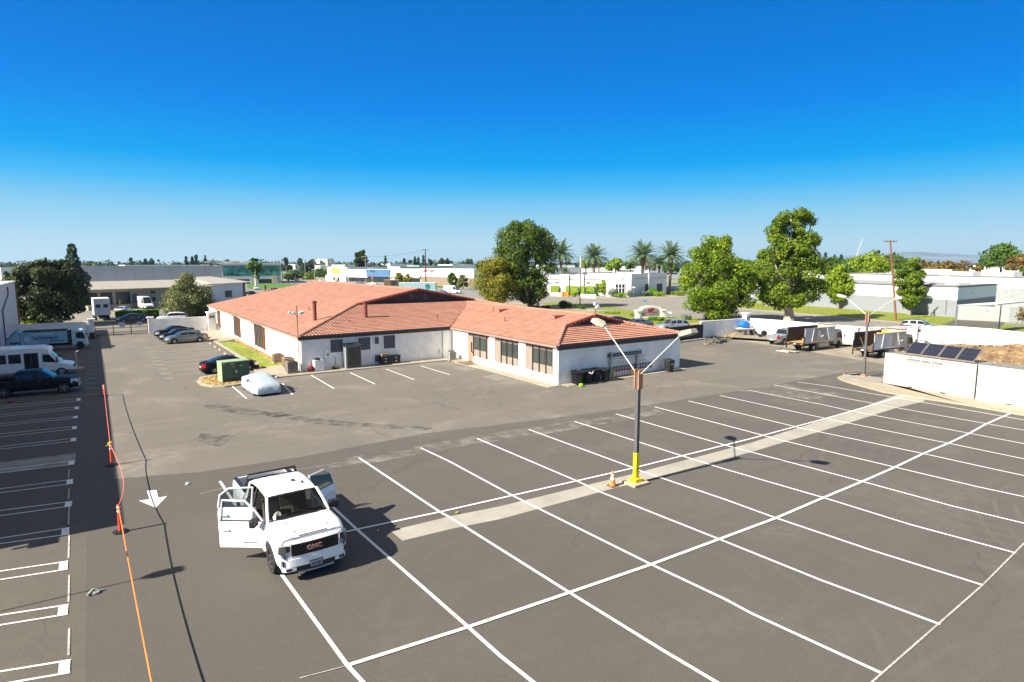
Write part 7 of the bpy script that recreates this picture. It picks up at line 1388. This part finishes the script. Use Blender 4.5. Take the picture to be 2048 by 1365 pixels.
tree('large dark pine behind the white mall',722,562,500,34,'dark',2600,2.0,[(0,.6),(.3,.8),(.65,1),(1,.45)],crown0=545,nb=26,seed=37,d=360,bark=barkd)
for i,(px,yb,yt,w,k,lb) in enumerate(((797,569,546,26,'fall','yellow-leaved tree in front of the mall, left of two'),(815,570,549,22,'fall','yellow-leaved tree in front of the mall, right of two'),(905,577,546,26,'green','green tree right of the carpet store wall, left of two'),(926,579,550,28,'syc','paler green tree right of the carpet store wall, right of two'),(722,563,543,18,'syc','thin tree before the white mall'),(687,561,549,14,'green','low tree beside the yellow-towered store'),(770,564,556,10,'green','small shrub-like tree under the blue fascia'),(1206,592,559,36,'bright','round bright green small tree left of the arched entrance'),(1275,591,552,46,'green','broad green small tree right of the arched entrance'),(1143,590,556,16,'syc','thin young tree before the clipped hedges'),(1116,590,566,10,'bright','small shrub-like tree beside the first palm'))):
    tree(lb,px,yb,yt,w,k,1500,.55 if yb>585 else .9,SPREAD,nb=16,seed=50+i,group=None,limbs=3)
mids=[(1172,400,522,26,'bright','behind the second palm'),(1198,420,519,22,'green','between the second palm and the arch'),(1232,330,517,50,'bright','above the arched entrance, widest'),(1262,350,521,34,'green','left of the third palm'),(1300,420,521,36,'barec','with bare grey twigs between the last two palms'),(1343,380,524,44,'green','behind the fourth palm'),(1668,300,514,86,'green','left of the leaning pole, darker'),(1705,290,518,80,'green','low between the two right trees'),(1738,270,507,104,'bright','bright spreading one touching the leaning pole'),(1786,330,509,84,'green','behind the column-shaped tree'),(1500,340,520,60,'green','between the two tallest right trees'),(1862,420,522,62,'oran','orange-brown, left of the right group'),(1898,400,524,80,'oran','orange-brown, centre of the right group'),(1926,430,520,40,'barec','grey and thin in the right group'),(1957,380,528,24,'oran','small red-brown beside the big dark one'),(2004,330,487,84,'green','big dark domed one at the far right'),(2044,300,509,80,'oran','orange-brown at the right picture edge'),(2055,280,535,30,'green','low at the right picture edge'),(615,520,527,44,'far','bluish, behind the utility poles left'),(640,470,537,46,'green','behind the boulevard, left of the yellow store'),(590,430,540,50,'green','behind the boulevard near the teal office'),(612,400,546,36,'bright','low, behind the paired utility poles'),(690,480,531,40,'green','behind the yellow-towered store'),(705,500,536,46,'syc','left of the large pine'),(745,560,533,30,'far','right of the large pine'),(660,520,534,30,'bright','behind the pale street lamp'),(575,620,527,30,'far','bluish, right of the teal office'),(760,600,527,36,'far','wide bluish one beyond the blue fascia'),(175,330,527,22,'syc','peeping over the grey warehouse left'),(30,240,546,60,'green','beyond the magnolia on the left'),(12,300,543,30,'dark','over the pale left building'),(975,330,520,60,'far','left of the tall dark tree'),(1350,300,500,30,'far','in front of the broad tree, distant')]
for i,(px,d,yt,w,k,lb) in enumerate(mids):
    if 'in front of the broad' in lb: continue
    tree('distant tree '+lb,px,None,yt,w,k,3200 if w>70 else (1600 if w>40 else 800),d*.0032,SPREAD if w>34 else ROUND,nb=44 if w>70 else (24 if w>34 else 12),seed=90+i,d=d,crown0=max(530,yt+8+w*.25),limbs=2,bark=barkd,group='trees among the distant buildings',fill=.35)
hc=[(262,516,8,'c'),(291,516,8,'c'),(303,518,9,'r'),(373,512,9,'c'),(385,514,7,'c'),(393,510,8,'c'),(411,511,9,'c'),(455,519,22,'r'),(500,521,26,'r'),(771,511,9,'c'),(808,516,9,'c'),(820,520,9,'r'),(830,513,11,'c'),(837,515,6,'c'),(847,512,9,'c'),(861,517,11,'r'),(884,515,12,'r'),(895,518,12,'r'),(935,516,24,'r'),(1132,514,6,'c'),(1138,517,6,'c'),(1650,505,12,'c'),(1668,509,6,'c'),(1682,506,9,'c'),(1755,500,10,'c'),(1787,505,8,'c'),(1725,514,12,'r'),(1847,521,8,'r'),(1962,517,8,'c'),(600,517,14,'r'),(625,519,14,'r'),(572,515,12,'r')]
for i,(px,yt,w,k) in enumerate(hc):
    d=600 if yt<516 else 700
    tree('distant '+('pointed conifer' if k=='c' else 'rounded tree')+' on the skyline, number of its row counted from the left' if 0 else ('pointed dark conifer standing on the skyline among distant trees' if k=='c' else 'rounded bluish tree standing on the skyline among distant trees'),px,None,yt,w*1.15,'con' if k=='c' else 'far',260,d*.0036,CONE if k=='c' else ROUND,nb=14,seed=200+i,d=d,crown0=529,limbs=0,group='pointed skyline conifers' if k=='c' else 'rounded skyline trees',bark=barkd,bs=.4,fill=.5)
# unbroken wood along the horizon
R=random.Random(77); bl=[]
for i in range(620):
    px=R.uniform(-60,2110); d=R.uniform(750,1500); yt=527-R.random()**2*5.5-(3 if R.random()<.1 else 0); x,y=at(px,d); h=max(5,at(px,d,yt)[2]); w=R.uniform(5,16); bl.append((x,y,h*.5,w,w,h*.52))
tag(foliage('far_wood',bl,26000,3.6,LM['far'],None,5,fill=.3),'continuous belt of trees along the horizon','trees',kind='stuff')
# palms
palmm=leafmat('leaf_palm',(.05,.09,.04),(.15,.23,.10),(.24,.29,.15),trans=.15); ptr=mat('palm_trunk',(.20,.15,.11),.9,var=.35,sc=3,bump=1,bsc=6); skirtm=mat('palm_skirt',(.13,.075,.05),.9,var=.4,sc=4)
def frond_mesh(parent,Lf):
    r=random.Random(4); v=[];f=[]
    for k in range(60):
        a=2*PI*k*.381966*1.0+r.uniform(-.15,.15); e=1.45-1.55*(k/60)**.8+r.uniform(-.08,.08); L_=Lf*r.uniform(.88,1.08); p=Vector((0,0,0)); d=Vector((math.cos(a)*math.cos(e),math.sin(a)*math.cos(e),math.sin(e))); side=Vector((-math.sin(a),math.cos(a),0)); n_=15; pts=[]
        for i in range(n_+1):
            pts.append((p.copy(),d.copy())); d=(d+Vector((0,0,-.062-.04*i/n_))).normalized(); p=p+d*L_/n_
        for i in range(2,n_+1):
            p,d=pts[i]; up=side.cross(d); lw=.62*math.sin(PI*min(1,(i/n_)*.93+.07))**.6*Lf/4.2
            for s in (-1,1):
                for h_ in (0,.5):
                    b0=p-d*(h_*L_/n_); tip=b0+side*s*lw*.86+d*lw*.75+up*lw*.22; b=len(v); v+=[tuple(b0-d*.07),tuple(b0+d*.09),tuple(tip+d*.04),tuple(tip-d*.04)]; f.append((b,b+1,b+2,b+3))
        for i in range(n_):
            p,_=pts[i];q,_=pts[i+1]; b=len(v); w=.05; v+=[tuple(p-side*w),tuple(p+side*w),tuple(q+side*w*.7),tuple(q-side*w*.7)]; f.append((b,b+1,b+2,b+3))
    return MB().add(v,f).build('fronds',palmm,parent)
PL=[(1121.5,584,508,28,'leftmost palm tree, half touching the tall dark tree'),(1187,586,514,31,'second palm tree from the left, beside the black street lamp'),(1284,589,511,35,'third palm tree from the left, in front of the white block'),(1339,589,512,30,'fourth palm tree, nearest the broad light green tree')]
p0=None
for i,(px,yb,yc,rp_,lb) in enumerate(PL):
    x,y=G(px,yb); h=ht(px,yb,yc); D=math.hypot(x,y); rr=rp_*D/F*1.03
    if p0 is None:
        p0=thing('palm_tree',lb,'palm tree',(x,y,0),0,'palm trees on the corner'); hh=h; MB().tube([(.0,0,-.1),(.1,0,h*.4),(0,0,h*.72)],[.42,.36,.42],10).build('trunk',ptr,p0,smooth=True); q=MB(); q.tube([(0,0,h*.70),(0,0,h*.84),(0,0,h*.95),(0,0,h*1.0)],[.45,.85,.8,.4],12); q.build('skirt',skirtm,p0,smooth=True); fo=frond_mesh(p0,6.1); fo.location=(0,0,h*.985); r0=rr
    else:
        s=h/hh; c=dup(p0,(x,y,0),rz=1.3*i,label=lb,scale=(max(.9,min(1.15,rr/r0)),)*2+(s,))
# small far palms
for i,(px,d,yt,s,lb) in enumerate(((1737,560,509,.9,'tiny palm on the skyline left of the leaning pole, shorter'),(1746,560,503,1.0,'tiny palm on the skyline left of the leaning pole, taller'),(1319,300,516,1.1,'bushy palm between the last two tall palms'),(590,400,541,1.0,'small palm behind the boulevard near the teal office'),(1130,330,536,.6,'small palm behind the white building left'))):
    x,y=at(px,d); h=at(px,d,yt)[2]; c=dup(p0,(x,y,0),rz=i,label=lb,scale=(s,s,max(.2,h/(hh+3.5)))); c['group']='small distant palms'
# shrubs, hedges
def shrub(label,px,yb,wpx,h,kind,n=600,leaf=.16,dz=.9,name='shrub',m=None,flat=1,ln=None,rz=None):
    x,y=G(px,yb); D=math.hypot(x,y); w=wpx*D/F*math.cos(math.atan((px-CX)/F)); r=random.Random(int(px)); t=thing(name,label,'shrub',(x,y,0),-YAW if rz is None else rz)
    dp=w if ln is None else ln
    bl=[(r.uniform(-.36,.36)*w,r.uniform(-.36,.36)*dp,h*r.uniform(.3,.65),min(w,2*h)*.3,min(dp,2*h)*.3,h*.36) for i in range(max(6,int(w*2)))]
    foliage('leaves',bl,n,leaf,m or LM[kind],t,int(px)); MB().cyl(0,0,0,h*.5,.05,n=5).build('stem',barkd,t); return t
shrub('round dark shadowed bush at the near edge of the boulevard',1130,617,24,1.9,'dark',2500,.2)
shrub('small light shrub at the foot of the black street lamp',1163,619,14,1.0,'green',700)
shrub('low bright green hedge under the monument sign',1316,642,46,.75,'grass',3500,.14,ln=1.2)
shrub('grey-green round bush right of the monument sign',1371,640,20,1.1,'sage',1200); shrub('dark low shrubs behind the wing roof, left clump',1068,617,22,.8,'dark',900); shrub('dark low shrubs behind the wing roof, right clump',1092,617,18,.7,'dark',900)
shrub('flat green patch of ground cover behind the dish mast',1226,628,44,.4,'grass',2500,.14,ln=1.6); shrub('yellow-green shrub left of the monument sign',1272,634,18,1.0,'bright',900)
shrub('yellow-green hedge strip between parked cars',1322,652,22,.7,'bright',1000); shrub('small rough bush left of the broad tree trunk',1425,641,26,1.1,'green',900)
for i,(px,yb,w,h,k,lb) in enumerate(((1225,594,22,2.6,'sage','blue-grey agave clump before the glass door, left'),(1262,595,18,2.4,'sage','blue-grey agave clump before the glass door, right'),(1243,596,26,1.5,'bright','yellow-green low shrub before the glass door'),(1150,594,9,1.6,'bright','rounded green shrub beside the black street lamp'),(1182,592,30,1.6,'grass','low green hedge behind the planter wall'),(1305,592,20,2.6,'grass','boxy green shrub by the white block doorway'),(1320,593,26,1.6,'bright','low yellow-green planting right of the third palm'),(1355,592,24,1.9,'bright','low yellow-green planting right of the fourth palm'),(1290,593,18,1.8,'sage','blue-green low shrub under the third palm'),(2044,646,20,3.2,'oran','brownish-green bush at the right picture edge by the driveway'),(742,568,20,2.4,'green','clipped shrub row before the blue fascia store'),(808,574,30,1.8,'green','low green hedge left of the pale trailer'),(910,579,22,2.2,'green','low green hedge right of the white van'),(698,562,22,2.6,'green','low green mass before the yellow-towered store'))): shrub(lb,px,yb,w,h,k,900,.3)
def hedge(label,p0_,p1_,h,w):
    a=Vector(p0_);b=Vector(p1_);L_=(b-a).length; t=thing('clipped_hedge',label,'hedge',(*a,0),math.atan2((b-a).y,(b-a).x)); MB().box(.1,L_-.1,-w/2+.1,w/2-.1,0,h-.1).build('core',mat('hedge_core',(.03,.06,.01),.9),t)
    r=random.Random(2); bl=[(r.uniform(0,L_),r.choice((-.5,.5))*w*.8,r.uniform(.1,h-.15),.35,.15,.3) for i in range(int(L_*5))]+[(r.uniform(0,L_),r.uniform(-.5,.5)*w,h-.08,.35,.3,.12) for i in range(int(L_*5))]
    foliage('leaves',bl,int(L_*420),.16,LM['grass'],t,3)
hedge('bright green clipped hedge beyond the gate behind the grey sedan',G(230,641),G(320,637),1.7,1.4); hedge('bright green clipped hedge right of the spreading tree',G(396,634),G(414,632),1.8,1.3)
shrub('small bright shrubs at the foot of the magnolia',62,655,30,1.3,'bright',1200,.2)
# ================================================================ SKY, SUN, AIR, CAMERA
SUN_E=math.radians(36); SH=math.radians(-3.0)   # shadows run 3 degrees clockwise of +x
sx,sy=-math.cos(SH),-math.sin(SH)
w=bpy.data.worlds.new('World'); SC.world=w; w.use_nodes=True; n=w.node_tree.nodes; l=w.node_tree.links; bg=n['Background']
sk=n.new('ShaderNodeTexSky'); sk.sky_type='NISHITA'; sk.sun_disc=False; sk.sun_elevation=SUN_E; sk.sun_rotation=math.atan2(sx,sy); sk.air_density=1.0; sk.dust_density=.3; sk.ozone_density=3.0; sk.altitude=20
tc=n.new('ShaderNodeTexCoord'); sp=n.new('ShaderNodeSeparateXYZ'); l.new(tc.outputs['Generated'],sp.inputs[0])
cr=n.new('ShaderNodeValToRGB'); e=cr.color_ramp.elements
stops=SKY=[(0.0,(1.0,1.0,1.0)),(.05,(1,1,1)),(.5,(1,1,1))]
for i,(p,c) in enumerate(SKYS):
    if i<2: e[i].position=p; e[i].color=(*c,1)
    else: q=e.new(p); q.color=(*c,1)
l.new(sp.outputs['Z'],cr.inputs[0])
vm=n.new('ShaderNodeVectorMath'); vm.operation='SCALE'; l.new(cr.outputs[0],vm.inputs[0]); vm.inputs['Scale'].default_value=1/(SKYK*2**EXPO)
mx=n.new('ShaderNodeMix'); mx.data_type='RGBA'; mx.inputs[0].default_value=.998; l.new(sk.outputs[0],mx.inputs[6]); l.new(vm.outputs[0],mx.inputs[7]); l.new(mx.outputs[2],bg.inputs[0]); bg.inputs[1].default_value=SKYK
s=bpy.data.lights.new('sun','SUN'); s.energy=SUNK; s.angle=math.radians(.5); s.color=(1.0,.92,.79); so=bpy.data.objects.new('sun',s); put(so)
dv=Vector((-sx*math.cos(SUN_E),-sy*math.cos(SUN_E),-math.sin(SUN_E))); so.rotation_euler=dv.to_track_quat('-Z','Y').to_euler(); so.location=(-30,0,60)
if HAZE:
    hz=MB().box(-6500,6900,-3200,6800,-1,110).build('haze',None or mat('tmp')); hz.data.materials.clear(); hm2=bpy.data.materials.new('haze_air'); hm2.use_nodes=True; a=hm2.node_tree.nodes; a.remove(a['Principled BSDF']); pv=a.new('ShaderNodeVolumePrincipled'); pv.inputs['Color'].default_value=(.50,.76,1.0,1); pv.inputs['Density'].default_value=HAZE; pv.inputs['Anisotropy'].default_value=.2; hm2.node_tree.links.new(pv.outputs[0],a['Material Output'].inputs['Volume']); hz.data.materials.append(hm2); tag(hz,kind='stuff',label='thin pale air haze over the whole district',cat='haze')
cam=bpy.data.cameras.new('camera'); cam.sensor_width=36; cam.lens=F/2048*36; cam.clip_end=20000; cam.clip_start=.1; co=bpy.data.objects.new('camera',cam); put(co); co.location=(0,0,H); co.rotation_euler=(PI/2-PIT,0,-YAW); SC.camera=co
SC.view_settings.view_transform='Standard'; SC.view_settings.look='None'; SC.view_settings.exposure=EXPO; SC.view_settings.gamma=1
SC.cycles.max_bounces=6; SC.cycles.transparent_max_bounces=8; SC.cycles.use_denoising=True; SC.cycles.volume_bounces=0
